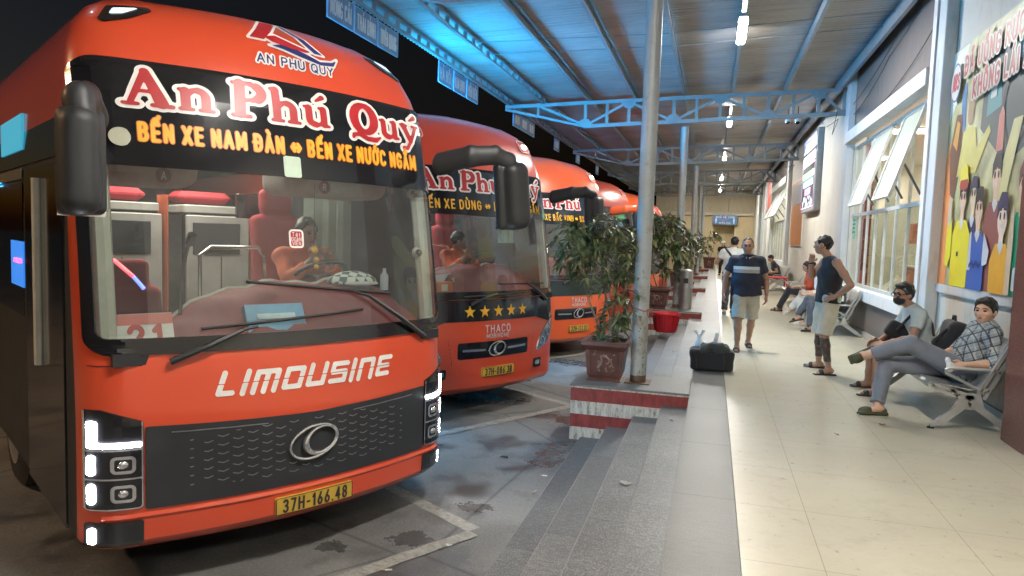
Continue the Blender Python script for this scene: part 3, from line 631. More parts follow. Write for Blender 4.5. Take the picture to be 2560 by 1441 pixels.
def glazed(y0, y1, z0, zm, z1, ny, open_pairs, sash_ang):
    fr = MB(); x0, x1 = 2.74, 2.79
    st_ = (y1 - y0) / ny; e = .03
    for z in (z0 + e, zm, z1 - e): fr.box((x0, y0, z - e), (x1, y1, z + e))
    for k in range(ny + 1):
        y = y0 + k * st_; fr.box((x0 + .004, y - .022, z0 + 2 * e + .002), (x1 - .004, y + .022, zm - e - .002)); fr.box((x0 + .004, y - .022, zm + e + .002), (x1 - .004, y + .022, z1 - 2 * e - .002))
    w = fr.build('window', FRAME, tb, world=True)
    gl = MB()
    for k in range(ny):
        a, b_ = y0 + k * st_ + .022, y0 + (k + 1) * st_ - .022
        gl.add([(2.765, a, z0 + 2 * e), (2.765, b_, z0 + 2 * e), (2.765, b_, zm - e), (2.765, a, zm - e)], [(0, 1, 2, 3)])
        if not any(p[0] < (a + b_) / 2 < p[1] for p in open_pairs): gl.add([(2.765, a, zm + e), (2.765, b_, zm + e), (2.765, b_, z1 - 2 * e), (2.765, a, z1 - 2 * e)], [(0, 1, 2, 3)])
    gl.build('pane', GLASS, w, world=True)
    for a, b_ in open_pairs:      # top-hung sashes pushed outward
        L = z1 - zm - .12; top = Vector((2.735, 0, z1 - .07)); d = Vector((-math.sin(R(sash_ang)), 0, -math.cos(R(sash_ang)))); nrm = Vector((d.z, 0, -d.x))
        s = MB(); P = lambda l, y: top + d * l + Vector((0, y, 0))
        for p, q in (((0, a), (0, b_)), ((L, a), (L, b_)), ((.02, a), (L - .02, a)), ((.02, b_), (L - .02, b_))): s.bar(P(*p), P(*q), .045, .045, nrm)
        so = s.build('open_sash', FRAME, w, world=True)
        g_ = MB(); g_.add([P(.02, a), P(.02, b_), P(L - .02, b_), P(L - .02, a)], [(0, 1, 2, 3)]); g_.build('frosted_pane', mat('frosted_sash_glass', (.36, .39, .33), .35), w, world=True)
        for y in (a + .03, b_ - .03):
            sy = MB(); sy.bar(P(L * .62, y), (2.75, y, zm + .12), .022, .03); sy.build('stay', DARKM, w, world=True)
    return w
glazed(10.2, 15.95, .835, 2.24, 3.66, 8, [(11.0, 12.05), (12.85, 14.05)], 17)
glazed(28.5, 35.4, .96, 2.6, 3.95, 6, [(28.7, 30.8), (30.9, 33), (33.1, 35.2)], 24)
# bright far openings
for y0, y1 in ((40.05, 43.45), (45.05, 48.45)):
    f = MB(); 
    for y in (y0, (y0 + y1) / 2, y1): f.box((2.7, y - .05, 0), (2.78, y + .05, 3.55))
    f.box((2.7, y0, 3.5), (2.78, y1, 3.6)); w = f.build('door_frame', GREYP, tb, world=True)
    MB().add([(2.76, y0, .05), (2.76, y1, .05), (2.76, y1, 3.5), (2.76, y0, 3.5)], [(0, 1, 2, 3)]).build('pane', GLASS, w, world=True)
# waiting hall behind the glass
hall = MB(); hall.box((W1, 9.5, -.02), (7.0, 49, 0)); tag(hall.build('hall_floor', special('floor_tiles', m_tiles)), kind='structure')
slab('hall_ceiling', (W1, 9.5, 4.6), (7.0, 49, 4.7), WHITE); slab('hall_wall_back', (7.0, 9.5, 0), (7.1, 49, 4.6), m_wall('hall_yellow', (.60, .55, .42))); slab('hall_wall_side', (W1, 9.4, 0), (7.0, 9.5, 4.6), CREAM); slab('hall_wall_far', (W1, 49, 0), (7.0, 49.1, 4.6), CREAM)
REDP = mat('red_lacquer', (.17, .035, .022), .4); ORG_ = mat('orange_laminate', (.62, .17, .05), .4); STAIN = mat('brushed_steel', (.5, .5, .48), .3, .8)
for i, (y, l) in enumerate(((13.9, 'red square pillar inside the hall behind the left window panes'), (21.5, 'red square pillar deep inside the hall'))):
    t = thing('hall_pillar', l, 'pillar', (4.0, y, 0)); MB().box((-.16, -.16, 0), (.16, .16, 4.58), .01).build('shaft', REDP, t); MB().box((-.2, -.2, 0), (.2, .2, .14), .01).build('plinth', DADO, t)
t = thing('ticket_counter', 'long orange ticket counter with a cream fascia inside the waiting hall', 'counter', (5.9, 14.5, 0))
MB().box((-.35, -4.5, 0), (.35, 9, 1.05), .02).build('counter_front', ORG_, t); MB().box((-.45, -4.6, 1.052), (.45, 9.1, 1.11), .01).build('counter_top', WHITE, t); MB().box((-.3, -4.5, 1.75), (.3, 9, 2.35), .01).build('fascia', ORG_, t)
for y in (-4.4, -1, 2.4, 5.6, 8.9): MB().box((-.05, y - .05, 1.11), (.05, y + .05, 1.748)).build('post', REDP, t)
t = thing('stair_rail', 'sloping steel stair handrail seen through the right window panes', 'handrail', (3.9, 11.6, 0))
mb = MB()
for k in (0, .22): mb.tube([(.2, -1.2, 2.3 - k), (0, 1.1, .75 - k)], .03, 8)
mb.build('rails', STAIN, t)
for y, z in ((-1.1, 2.2), (0, 1.45), (1.0, .75)): MB().tube([(.1 - y * .09, y, 0), (.1 - y * .09, y, z)], .025, 8).build('baluster', STAIN, t)
t = thing('pedestal_fan', 'big white round floor fan standing behind the window sill', 'fan', (3.25, 11.95, 0))
mb = MB(); mb.tube([(0, 0, .03), (0, 0, .8)], .03, 8); mb.lathe([(.22, 0), (.22, .03), (.05, .05)], n=16); mb.build('stand', WHITE, t, smooth=True)
mb = MB(); rows = []
for r_c, x in ((.02, -.1), (.24, -.1), (.30, -.05), (.30, .05), (.24, .1), (.02, .1)): rows.append([(x, r_c * math.cos(a), .98 + r_c * math.sin(a)) for a in (2 * math.pi * k / 24 for k in range(24))])
mb.rings(rows); mb.build('cage', mat('cream_plastic', (.66, .63, .52), .4), t, smooth=True)
for i, (y, x) in enumerate(((12.0, 4.6), (15.5, 4.6), (20, 4.8), (26, 4.8), (31, 4.8), (35, 4.8), (42, 4.6), (47, 4.6))):
    t = thing('hall_lamp', 'lit lamp panel on the waiting hall ceiling, number in row seen through glass', 'ceiling lamp', (x, y, 4.58), 0, 'ceiling lamps in the hall'); t['label'] = 'lit ceiling lamp panel inside the waiting hall behind the glass'
    MB().box((-.62, -.32, -.01), (.62, .32, .015)).build('lamp_frame', WHITE, t)
    MB().box((-.58, -.28, -.03), (.58, .28, -.012)).build('diffuser', emit('hall_diffuser', (1, .95, .84), 36), t)
# end wall with the toilet doorway
ew = thing('toilet_block', 'yellow end building with the toilet doorway closing the platform', 'building', (-.5, 52, 0))
mb = MB(); mb.box((-4.1, 52, G), (0.0, 52.3, 5.5)); mb.box((1.4, 52, G), (2.7, 52.3, 5.5)); mb.box((0.0, 52, 2.85), (1.4, 52.3, 5.5)); mb.box((-.02, 52.9, G), (1.42, 53, 2.9)); mb.box((-.1, 52.301, G), (-.001, 53, 2.9)); mb.box((1.401, 52.301, G), (1.5, 53, 2.9)); mb.box((-.1, 52.301, 2.901), (1.5, 53, 3.0)); mb.build('wall', YELLOW, ew, world=True)
MB().box((-4.7, 51.72, 3.52), (2.69, 51.997, 3.72), .01).build('ledge', m_wall('beige_ledge', (.62, .55, .42)), ew, world=True)
MB().box((-4.1, 51.94, 3.75), (2.69, 51.996, 5.4)).build('upper_panel', m_wall('beige_panel', (.55, .47, .33)), ew, world=True)
MB().box((.93, 51.92, 3.78), (.96, 51.937, 4.75)).build('joint', DARKM, ew, world=True)
slab('toilet_floor', (-.02, 52, -.4), (1.42, 52.9, .002), special('floor_tiles', m_tiles))
t = thing('toilet_sign', 'blue sign above the doorway reading NHÀ VỆ SINH in white', 'sign', (.73, 51.6, 3.2))
MB().box((-.80, -.02, -.33), (.80, .0, .33)).build('sign_board', mat('sign_blue', (.05, .20, .46), .4), t)
WT = mat('sign_white', (.82, .82, .80), .5)
mpx = lambda y0: (lambda x, z, d: np.stack([x, np.full_like(x, y0 - d), z], 1))
for s, h, z, wd_, m_ in (('NHÀ VỆ SINH', .13, .13, 1.25, WT), ('WC', .13, -.08, .5, mat('sign_red', (.7, .12, .12), .5)), ('MIỄN PHÍ', .1, -.27, .75, WT)):
    V, F = text_mesh(s, h, mpx(-.026), 0, z, wd_, .8, .1, .18, center=True, res=.008); link_mesh('sign_lettering', V, F, m_, t)
for sx in (-1, 1):
    mb = MB(); mb.sphere((sx * .6, -.03, .1), .045, sc=(1, .2, 1)); mb.box((sx * .6 - .06, -.035, -.12), (sx * .6 + .06, -.022, .05), .01); mb.box((sx * .6 - .045, -.035, -.25), (sx * .6 - .008, -.022, -.121)); mb.box((sx * .6 + .008, -.035, -.25), (sx * .6 + .045, -.022, -.121)); mb.build('figure_symbol', WT, t)
t = thing('steel_railing', 'low steel railing beside the farthest planter', 'railing', (-.2, 46.2, 0)); mb = MB()
for z in (.25, .5, .75, 1.0): mb.tube([(-.65, 0, z), (.55, 0, z)], .02, 6)
mb.build('rails', STAIN, t)
for x in (-.65, -.05, .55): MB().tube([(x, 0, 0), (x, 0, 1.03)], .028, 8).build('post', STAIN, t)
# brown granite pier at the right edge
t = thing('granite_pier', 'dark red-brown granite pier standing proud of the wall at the bench end', 'pier', (2.58, 6.45, 0))
MB().box((2.44, 6.12, 0), (2.697, 6.8, 5.6), .01).build('shaft', special('brown_granite', m_brownstone), t, world=True)

# ---------------------------------------------------------------- wall boards
def flat(y_to=None, x=0.0):   # board facing -X: u runs with -Y (to the right as seen from the platform)
    return lambda u, z, d: np.stack([np.full_like(u, x - d), -u, z], 1)
def board(name, label, cat, y0, y1, z0, z1, m, fm, th=.03, x=2.70, fw=.03):
    t = thing(name, label, cat, (x - .001, (y0 + y1) / 2, (z0 + z1) / 2)); h = (y1 - y0) / 2; k = (z1 - z0) / 2
    MB().box((-th, -h, -k), (0, h, k)).build('board', m, t)
    f = MB(); f.box((-th - .01, -h - fw, -k - fw), (0, -h - .001, k + fw)); f.box((-th - .01, h + .001, -k - fw), (0, h + fw, k + fw)); f.box((-th - .01, -h, k + .001), (0, h, k + fw)); f.box((-th - .01, -h, -k - fw), (0, h, -k - .001)); f.build('frame', fm, t); return t
# LED screen
t = thing('led_screen', 'lit LED notice screen in a grey box high on the cream wall', 'screen', (2.70, 21.7, 3.65))
MB().box((-.17, -1.4, -1.09), (-.002, 1.4, 1.10), .01).build('housing', mat('grey_sheet_metal', (.36, .39, .40), .5, .2), t)
MB().box((-.178, -1.33, -1.0), (-.171, 1.33, 1.03)).build('screen_face', emit('led_black', (.1, .1, .13), .1, (.01, .01, .01)), t)
fm = flat(x=-.184)
def led(name, c, s, fn, bx): V, F = patch(fn, bx, .02, fm); link_mesh(name, V, F, emit('led_' + name, c, s * .33), t)
led('header_panel', (.06, .16, .62), 1.6, lambda X, Y: rbox_d(X, Y, -1.32, .62, 1.32, 1.02, .01), (-1.45, .6, 1.45, 1.1))
led('white_rows', (1, .95, 1), 5, lambda X, Y: np.maximum(np.minimum(rbox_d(X, Y, -1.28, .3, 1.28, .54, .02), rbox_d(X, Y, -.9, .66, 1.3, .86, .02)), -np.minimum(np.abs((X * 3.1) % .5 - .25) - .03, np.abs(Y - .42) - .012)), (-1.45, .25, 1.45, .9))
for nm, c, z, w in (('green_row', (.05, 1, .2), -.05, 1.15), ('cyan_row', (.05, .75, 1), -.28, 1.05), ('magenta_row', (.9, .08, .9), -.52, .6)):
    led(nm, c, 3.5, lambda X, Y: np.maximum(rbox_d(X, Y, -w, z - .09, w, z + .09, .03), -(np.abs((X * 2.3 + .2 * np.sin(X * 9)) % .42 - .21) - .025)), (-1.3, z - .12, 1.3, z + .12))
led('border_line', (.85, .35, .9), 2.5, lambda X, Y: np.abs(rbox_d(X, Y, -1.3, -.97, 1.3, .24, .02)) - .018, (-1.42, -1.05, 1.42, .3))
gq = np.random.default_rng(3); dots = [(gq.uniform(-1.1, 1.1), gq.uniform(-.92, -.66), gq.uniform(.03, .07)) for _ in range(22)]
led('sparkle_graphic', (.75, .85, 1), 2.5, lambda X, Y: np.min([np.hypot((X - a), (Y - b) * .7) - r for a, b, r in dots], 0), (-1.25, -1.0, 1.25, -.6))
# orange notice board
ob = board('notice_board', 'tall orange and white route notice board beyond the screen', 'notice board', 23.8, 27.2, 1.6, 3.75, mat('board_orange', (.58, .24, .09), .35, vs=2), FRAME)
fm2 = flat(x=-.034)
V, F = patch(lambda X, Y: np.maximum(rbox_d(X, Y, -1.5, -.95, 1.5, .1, .01), -np.minimum(np.abs((Y * 10) % 1 - .5) - .33, np.abs((X + .2) % .9 - .45) - .41)), (-1.6, -1, 1.6, .12), .02, fm2); link_mesh('printed_rows', V, F, mat('board_cream', (.68, .55, .4), .5), ob)
V, F = patch(lambda X, Y: rbox_d(X, Y, -1.5, .3, 1.5, .95, .05), (-1.6, .2, 1.6, 1), .05, fm2); link_mesh('printed_header', V, F, mat('board_grey_blue', (.35, .38, .42), .4), ob)
board('red_poster', 'red and white poster high on the wall near the far end', 'poster', 36.5, 39.4, 3.0, 4.9, mat('poster_red', (.55, .10, .07), .4, var=.6, vs=1.2), FRAME)

# sodium street lamp on the far side of the yard: its glow shows on the first coach's flank and roof
t = thing('street_lamp', 'sodium street lamp on the dark far side of the bus yard', 'street lamp', (-13.5, -1.0, G)); MB().tube([(0, 0, 0), (0, 0, 5.5), (.2, .05, 6.6), (1.0, .3, 7.0)], [.09, .07, .06, .05], 10).build('pole', STEEL, t, smooth=True); MB().box((.7, .15, 6.98), (1.5, .5, 7.1), .03).build('lamp_head', mat('lamp_grey', (.3, .3, .3), .5), t)
MB().box((.8, .2, 6.95), (1.42, .45, 6.978)).build('lamp_lens', emit('sodium_lens', (1, .62, .32), 750), t)
# ---------------------------------------------------------------- buses
def m_paint(name, c):
    def f(t, b):
        co = coordn(t); n = noise(t, 1.7, 5, .6, co); k = ramp(t, n, [(.3, tuple(x * .96 for x in c)), (.7, c)])
        d = noise(t, 7, 6, .75, co, (1, 1, .35)); k = mixc(t, mathn(t, 'MULTIPLY', noise(t, 60, 4, .7, co), .05), k, (.30, .24, .20))
        t.links.new(k, b.inputs['Base Color']); b.inputs['Roughness'].default_value = .3
        b.inputs['Coat Weight'].default_value = .8; b.inputs['Coat Roughness'].default_value = .05
    return special(name, f)
RED1 = m_paint('bus_red_paint', (.66, .070, .024)); RED2 = m_paint('bus_deep_red_paint', (.66, .072, .026)); ORA = m_paint('bus_orange_paint', (.72, .105, .022))
CYAN = 72.0
def roof_bar(t, y0, y1, nm, s, z=2.84, x=0.0):
    X = HW - x; MB().box((X - .05 * (x > 0) + .004, y0 - .03, z - .18), (X + .012, y1 + .03, z + .18)).build('light_panel_backing', MBLK, t); MB().box((X + .013, y0, z - .14), (X + .03, y1, z + .14), .004).build('cyan_light_panel', emit(nm, (.012, .46, 1.0), s), t)
BLK = mat('gloss_black', (.012, .012, .014), .12, coat=.6, bmp=.02, bs=30); MBLK = mat('matt_black_plastic', (.022, .023, .025), .5, bmp=.1, bs=300); RUB = mat('rubber', (.018, .018, .018), .7)
CHR = mat('chrome', (.80, .80, .81), .14, .85, var=.03); SILV = mat('silver_letters', (.62, .62, .62), .3, .35, var=.05); WGL = glass('windscreen_glass', (.70, .75, .72), 1.6, .15); SGL = glass('tinted_side_glass', (.30, .34, .36), 1.5, .03)
STW = mat('sticker_white', (.78, .76, .72), .4); STR = mat('sticker_red', (.42, .022, .026), .35); STY = mat('sticker_yellow', (.80, .42, .03), .4); NAVY = mat('sticker_navy', (.03, .035, .16), .4)
GRY = mat('interior_grey', (.33, .32, .30), .6); BEI = mat('interior_beige', (.52, .50, .42), .6); MAR = mat('maroon_cover', (.20, .030, .035), .75, bmp=.15, bs=90); SRED = mat('red_seat_fabric', (.34, .018, .03), .8, bmp=.2, bs=60); CURT = mat('orange_curtain', (.45, .09, .03), .8)
DRL = emit('headlight_led', (.93, .97, 1.0), 85); LAMPG = mat('lamp_lens', (.34, .36, .37), .12, .6, coat=1); DIM = emit('marker_led', (1, .95, .9), 9)
HW, RC, BOW = 1.29, .27, .14
YP = [(.26, .16), (.30, .06), (.36, .01), (.6, 0), (1.05, .0), (1.45, .035), (1.5, .045), (2.0, .12), (2.56, .215), (3.0, .305), (3.18, .36), (3.3, .41), (3.45, .49), (3.58, .60), (3.68, .76), (3.75, 1.0), (3.79, 1.45), (3.80, 2.2)]
HP = [(.26, -.06), (.30, -.03), (.36, 0), (2.0, 0), (2.56, -.008), (3.0, -.02), (3.18, -.03), (3.3, -.05), (3.45, -.10), (3.58, -.19), (3.68, -.31), (3.75, -.48), (3.79, -.70), (3.80, -.9)]
_yz, _yv = zip(*YP); _hz, _hv = zip(*HP)
def bsurf(x, z, d=0.0):
    """front skin of the bus in its own axes: x across, -y forward; d = distance out of the skin"""
    x = np.asarray(x, float); z = np.asarray(z, float); hw = HW + np.interp(z, _hz, _hv); y0 = np.interp(z, _yz, _yv); rc = np.minimum(RC, hw * .5)
    ax = np.abs(x); flat = hw - rc
    def yy(ax):
        q = np.clip((ax - flat) / rc, 0, 1); return y0 - BOW + BOW * np.minimum(ax / flat, 1) ** 2 + 0.85 * rc * (1 - np.sqrt(np.maximum(1 - q * q, 0))) + .12 * rc * q
    y = yy(ax); e = .004; g = (yy(np.minimum(ax + e, hw)) - yy(np.maximum(ax - e, 0))) / (np.minimum(ax + e, hw) - np.maximum(ax - e, 0)); g = np.clip(g, 0, 12)
    n = np.sqrt(1 + g * g); sx = np.sign(x)
    return np.stack([x + d * g / n * sx, y - d / n, z + 0 * x], -1)
def fmap(off): return lambda x, z, d: bsurf(x, z, off + d)
def on_front(parent, name, m, fn, bx, off, res=.02, thick=0.0, smooth=False, label=None):
    V, F = patch(fn, bx, res, fmap(off), thick, run=4); return link_mesh(name, V, F, m, parent, smooth, label=label)
def front_text(parent, name, m, s, h, x0, z0, width, off, wx=.62, r=.1, sp=.14, grow=0.0, center=False, slope=0.0, shear=0.0, label=None, res=None):
    V, F = text_mesh(s, h, fmap(off), x0, z0, width, wx, r, sp, grow, res or max(.004, h / 24), 0, shear, center, slope); return link_mesh(name, V, F, m, parent, label=label)
# heavy rounded serif lettering 'An Phú Quý' : strokes with their own thickness
def fat(): 
    S = []
    def a(pts, rs): S.append((pts, rs))
    # A
    a([(.12, .06), (.40, .86)], [.06, .075]); a([(.40, .86), (.66, .08)], [.09, .125]); a([(.24, .36), (.56, .36)], [.05, .05]); a([(.0, .03), (.24, .03)], [.05, .05]); a([(.50, .03), (.84, .03)], [.055, .055])
    # n
    x = .98; a([(x + .1, .5), (x + .1, .08)], [.095, .095]); a([(x + .0, .52), (x + .1, .52)], [.05, .06]); a(arc(x + .31, .38, .16, .15, 160, 0, 8) , [.07] * 4 + [.09] * 5); a([(x + .47, .38), (x + .47, .08)], [.095, .095]); a([(x, .03), (x + .22, .03)], [.05, .05]); a([(x + .36, .03), (x + .6, .03)], [.05, .05])
    # P
    x = 1.98; a([(x + .16, .9), (x + .12, .08)], [.115, .115]); a([(x + .02, .9), (x + .4, .92)], [.05, .06]); a(arc(x + .38, .68, .22, .21, 90, -90, 10), [.065] * 2 + [.115] * 7 + [.07] * 2); a([(x + .2, .45), (x + .38, .47)], [.05, .06]); a([(x - .02, .03), (x + .32, .03)], [.055, .055])
    # h
    x = 2.78; a([(x + .1, .86), (x + .1, .08)], [.095, .095]); a([(x, .88), (x + .1, .9)], [.05, .06]); a(arc(x + .31, .38, .16, .15, 160, 0, 8), [.07] * 4 + [.09] * 5); a([(x + .47, .38), (x + .47, .08)], [.095, .095]); a([(x, .03), (x + .22, .03)], [.05, .05]); a([(x + .36, .03), (x + .6, .03)], [.05, .05])
    # u acute
    x = 3.52; a([(x + .1, .52), (x + .1, .22)], [.09, .09]); a(arc(x + .27, .2, .17, .14, 180, 350, 8), [.09] * 5 + [.06] * 4); a([(x + .46, .52), (x + .46, .08)], [.09, .09]); a([(x, .54), (x + .12, .54)], [.045, .05]); a([(x + .36, .54), (x + .46, .54)], [.045, .05]); a([(x + .46, .04), (x + .58, .05)], [.05, .045]); a([(x + .3, .74), (x + .46, .86)], [.035, .075])
    # Q
    x = 4.75; a([(x + .36 + .30 * math.cos(R(q)), .47 + .4 * math.sin(R(q))) for q in range(0, 361, 18)], [.085 + .05 * abs(math.cos(R(q))) for q in range(0, 361, 18)]); a([(x + .0, -.12), (x + .02, -.04), (x + .18, -.02), (x + .42, -.12), (x + .66, -.12), (x + .82, -.02)], [.05, .06, .06, .075, .08, .03])
    # u
    x = 5.6; a([(x + .1, .52), (x + .1, .22)], [.09, .09]); a(arc(x + .27, .2, .17, .14, 180, 350, 8), [.09] * 5 + [.06] * 4); a([(x + .46, .52), (x + .46, .08)], [.09, .09]); a([(x, .54), (x + .12, .54)], [.045, .05]); a([(x + .36, .54), (x + .46, .54)], [.045, .05]); a([(x + .46, .04), (x + .58, .05)], [.05, .045])
    # y acute
    x = 6.32; a([(x + .08, .52), (x + .3, .06)], [.1, .085]); a([(x + .52, .52), (x + .3, .02), (x + .16, -.2), (x + .05, -.2)], [.06, .06, .06, .075]); a([(x - .02, .54), (x + .2, .54)], [.045, .045]); a([(x + .4, .54), (x + .62, .54)], [.045, .045]); a([(x + .34, .72), (x + .52, .84)], [.035, .08])
    return S
FAT = fat(); FATW = 6.94
def fat_text(parent, x0, z0, width, off, kh=1.0):
    k = width / FATW
    def fn(grow):
        def f(X, Y):
            D = np.full(X.shape, 9.0); u, v = (X - x0) / k, (Y - z0) / (k * kh)
            for p, rs in FAT:
                a = np.array(p); m = max(rs) + .2; i0, i1 = np.searchsorted(u[:, 0], [a[:, 0].min() - m, a[:, 0].max() + m]); sl = slice(i0, i1)
                if i1 > i0: D[sl] = np.minimum(D[sl], seg_d(u[sl], v[sl], p, rs))
            return (D - grow) * k
        return f
    bx = (x0 - .15 * k, z0 - .5 * k * kh, x0 + width + .2 * k, z0 + 1.2 * k * kh)
    o = on_front(parent, 'name_outline', STW, fn(.075), bx, off, .008); on_front(parent, 'name_lettering', STR, fn(-.004), bx, off + .004, .008)
def emblem(parent, x, z, w, off):
    h = w * .5; m = MB(); P = lambda cx, cz, rx, rz_, rot, d: [bsurf(np.array([cx + rx * math.cos(a) * math.cos(rot) - rz_ * math.sin(a) * math.sin(rot)]), np.array([cz + rx * math.cos(a) * math.sin(rot) + rz_ * math.sin(a) * math.cos(rot)]), d)[0] for a in (2 * math.pi * k / 36 for k in range(37))]
    m.tube(P(x, z, h, h * .62, .2, off), w * .028, 8); m.tube(P(x + h * .28, z + h * .04, h * .66, h * .5, .35, off), [w * (.026 + .042 * max(0, -math.cos(2 * math.pi * k / 36)) ** 2) for k in range(37)], 8)
    return m.build('emblem', CHR, parent, smooth=True)
def plate(parent, x, z, s, w=.52, off=.02):
    p = on_front(parent, 'number_plate', mat('plate_yellow', (.62, .40, .06), .4), lambda X, Y: rbox_d(X, Y, x - w / 2, z - .06, x + w / 2, z + .06, .008), (x - w / 2 - .02, z - .08, x + w / 2 + .02, z + .08), off, .01, .02)
    front_text(p, 'plate_characters', mat('plate_ink', (.03, .03, .03), .5), s, .078, x, z - .039, w * .84, off + .004, .75, .095, .24, center=True, res=.0032)
    on_front(p, 'plate_border', MBLK, lambda X, Y: np.abs(rbox_d(X, Y, x - w / 2 + .004, z - .056, x + w / 2 - .004, z + .056, .008)) - .003, (x - w / 2 - .02, z - .08, x + w / 2 + .02, z + .08), off + .003, .006)
def shell(t, paint, ws, L=11.8, side_z=2.6):
    """outer skin; ws=(x half, z0, z1) rectangular hole for the windscreen"""
    zs = sorted(set([z for z, _ in YP] + [ws[1], ws[2], .45, .75, .9, 1.2, 1.35, 1.8, 2.2, 2.35, 2.75, 2.9, 3.1, 3.24, 3.37, 3.51, 3.63, 3.715]))
    th = [i / 9 * math.pi / 2 for i in range(10)]; V = []; n = None; rows = []
    for z in zs:
        hw = HW + np.interp(z, _hz, _hv); rc = min(RC, hw * .5); fl = hw - rc
        xs = [fl * i / 8 for i in range(9)]
        xs = xs + [fl + rc * math.sin(a) for a in th[1:]]
        P = bsurf(np.array(xs), np.full(len(xs), z)); yb = P[-1, 1]
        half = [tuple(p) for p in P] + [(hw, y, z) for y in (yb + .2, 1.6, 4, 7, L - .1)] + [(hw - .1, L, z)]
        rows.append([(-p[0], p[1], p[2]) for p in half[:0:-1]] + half)
    n = len(rows[0]); c = n // 2; F = []; mi = []
    for i in range(len(zs) - 1):
        zm = (zs[i] + zs[i + 1]) / 2
        for j in range(n - 1):
            xa = abs(j + .5 - c)
            if xa < 8 + ws[0] and ws[1] < zm < ws[2]: continue
            F.append((i * n + j, i * n + j + 1, (i + 1) * n + j + 1, (i + 1) * n + j))
            side = xa > 17.4; mi.append(1 if side and (zm < side_z) else 0)
    V = [p for r in rows for p in r]; b = len(V)
    F.append(tuple((len(zs) - 1) * n + j for j in range(n))); mi.append(0)
    F.append(tuple(j for j in range(n))[::-1]); mi.append(1)
    F += [(i * n + n - 1, i * n, (i + 1) * n, (i + 1) * n + n - 1) for i in range(len(zs) - 1)]; mi += [0] * (len(zs) - 1)
    o = link_mesh('body', V, F, None, t, False, False, [paint, MBLK], mi)
    o.data.polygons.foreach_set('use_smooth', np.ones(len(F), dtype=bool)); o.data.set_sharp_from_angle(angle=R(32)); return o
def windscreen(t, z0, z1, zt, zb, hx=1.255):
    """glass with an opaque black border: tint band above zt, dark band below zb"""
    outer = lambda X, Y: rbox_d(X, Y, -hx, z0, hx, z1, .11)
    on_front(t, 'windscreen', WGL, lambda X, Y: rbox_d(X, Y, -hx + .03, zb - .02, hx - .03, zt + .02, .03), (-hx, zb - .05, hx, zt + .05), .010, .06)
    on_front(t, 'windscreen_border', BLK, lambda X, Y: np.maximum(outer(X, Y), -rbox_d(X, Y, -hx + .05, zb, hx - .05, zt, .05)), (-hx - .02, z0 - .02, hx + .02, z1 + .02), .016, .02, .016)
def wheel(t, y, sx):
    c = (sx * (HW - .16), y, .5); w = MB(); pr = [(.12, -.15), (.42, -.15), (.49, -.11), (.5, 0), (.49, .11), (.42, .15), (.12, .15)]
    rows = [[(c[0] + d, c[1] + r * math.cos(a), c[2] + r * math.sin(a)) for a in (2 * math.pi * k / 28 for k in range(28))] for r, d in pr]
    w.rings(rows); o = w.build('wheel', RUB, t, smooth=True); r = MB(); pr = [(.02, .1), (.1, .1), (.2, .06), (.29, .155), (.3, .158), (.3, .151)]
    r.rings([[(c[0] + sx * d, c[1] + q * math.cos(a), c[2] + q * math.sin(a)) for a in (2 * math.pi * k / 24 for k in range(24))] for q, d in pr]); r.build('rim', STAIN, o, smooth=True)
def sides(t, L=11.6, door=True):
    for sx in (-1, 1):
        xo = sx * (HW + .006)
        y0 = .62 if sx < 0 else .5
        w = MB()
        V = [(sx * (HW - .012), y, 2.62) for y in (0.64, L)] + [(sx * (HW - .048), y, 3.16) for y in (L, .70)]
        V = [(v[0] + sx * .012, v[1], v[2]) for v in V]; w.add(V, [(0, 1, 2, 3)]); so = w.build('side_window', BLK, t)
        w2 = MB(); w2.add([(sx * (HW + .004), y, z) for y, z in ((1.9, 1.5), (L, 1.5), (L, 2.5), (1.9, 2.5))], [(0, 1, 2, 3)]); w2.build('lower_window', BLK, t)
        for y in (2.6, 8.2, 9.6): wheel(t, y, sx)
        MB().box((xo - .004, 1.9, 2.52), (xo + .008, L, 2.6), .003).build('side_trim', CHR if sx < 0 else MBLK, t)
def mirror(t, sx, col=None):
    arm = Solid(.02)
    if sx > 0:
        arm.chain([(1.20, .12, 2.77), (1.33, -.10, 2.83), (1.5, -.2, 2.85), (1.62, -.24, 2.80), (1.70, -.25, 2.68)], [.062, .056, .050, .052, .055], flat=((0, 0, 1), 1.5)); c = (1.67, -.25, 2.54)
    else:
        arm.chain([(-1.20, .10, 2.80), (-1.30, -.15, 2.86), (-1.37, -.32, 2.82), (-1.36, -.38, 2.68)], [.06, .065, .07, .06], flat=((0, 0, 1), 1.3)); c = (-1.36, -.36, 2.52)
    o = arm.build('mirror_arm', col or MBLK, t, .012)
    h = Solid(.03); h.box((c[0] + .02 * sx, c[1], c[2] - .0), (.115 if sx > 0 else .09, .09, .27), .085, np.array(Matrix.Rotation(R(7 if sx > 0 else 0), 3, 'Y'))); h.box((c[0], c[1] + .055, c[2] - .0), (.145 if sx > 0 else .11, .045, .265), .04, np.array(Matrix.Rotation(R(7 if sx > 0 else 0), 3, 'Y')))
    hs = h.build('mirror_housing', MBLK, t, .012); MB().box((c[0] - .1, c[1] + .10, c[2] - .27), (c[0] + .12, c[1] + .104, c[2] + .2)).build('mirror_glass', CHR, hs)
def wiper(t, pts, blade, side=1):
    w = MB(); pts3 = [bsurf(np.array([x]), np.array([z]), d)[0] for x, z, d in pts]; w.tube(pts3, [.022, .016, .012, .009][:len(pts)], 6); o = w.build('wiper', MBLK, t)
    b = MB(); P = [bsurf(np.array([x]), np.array([z]), .026)[0] for x, z in [tuple(np.array(blade[0]) + (np.array(blade[1]) - np.array(blade[0])) * q / 8) for q in range(9)]]; b.tube(P, .011, 6); b.build('wiper_blade', RUB, o)
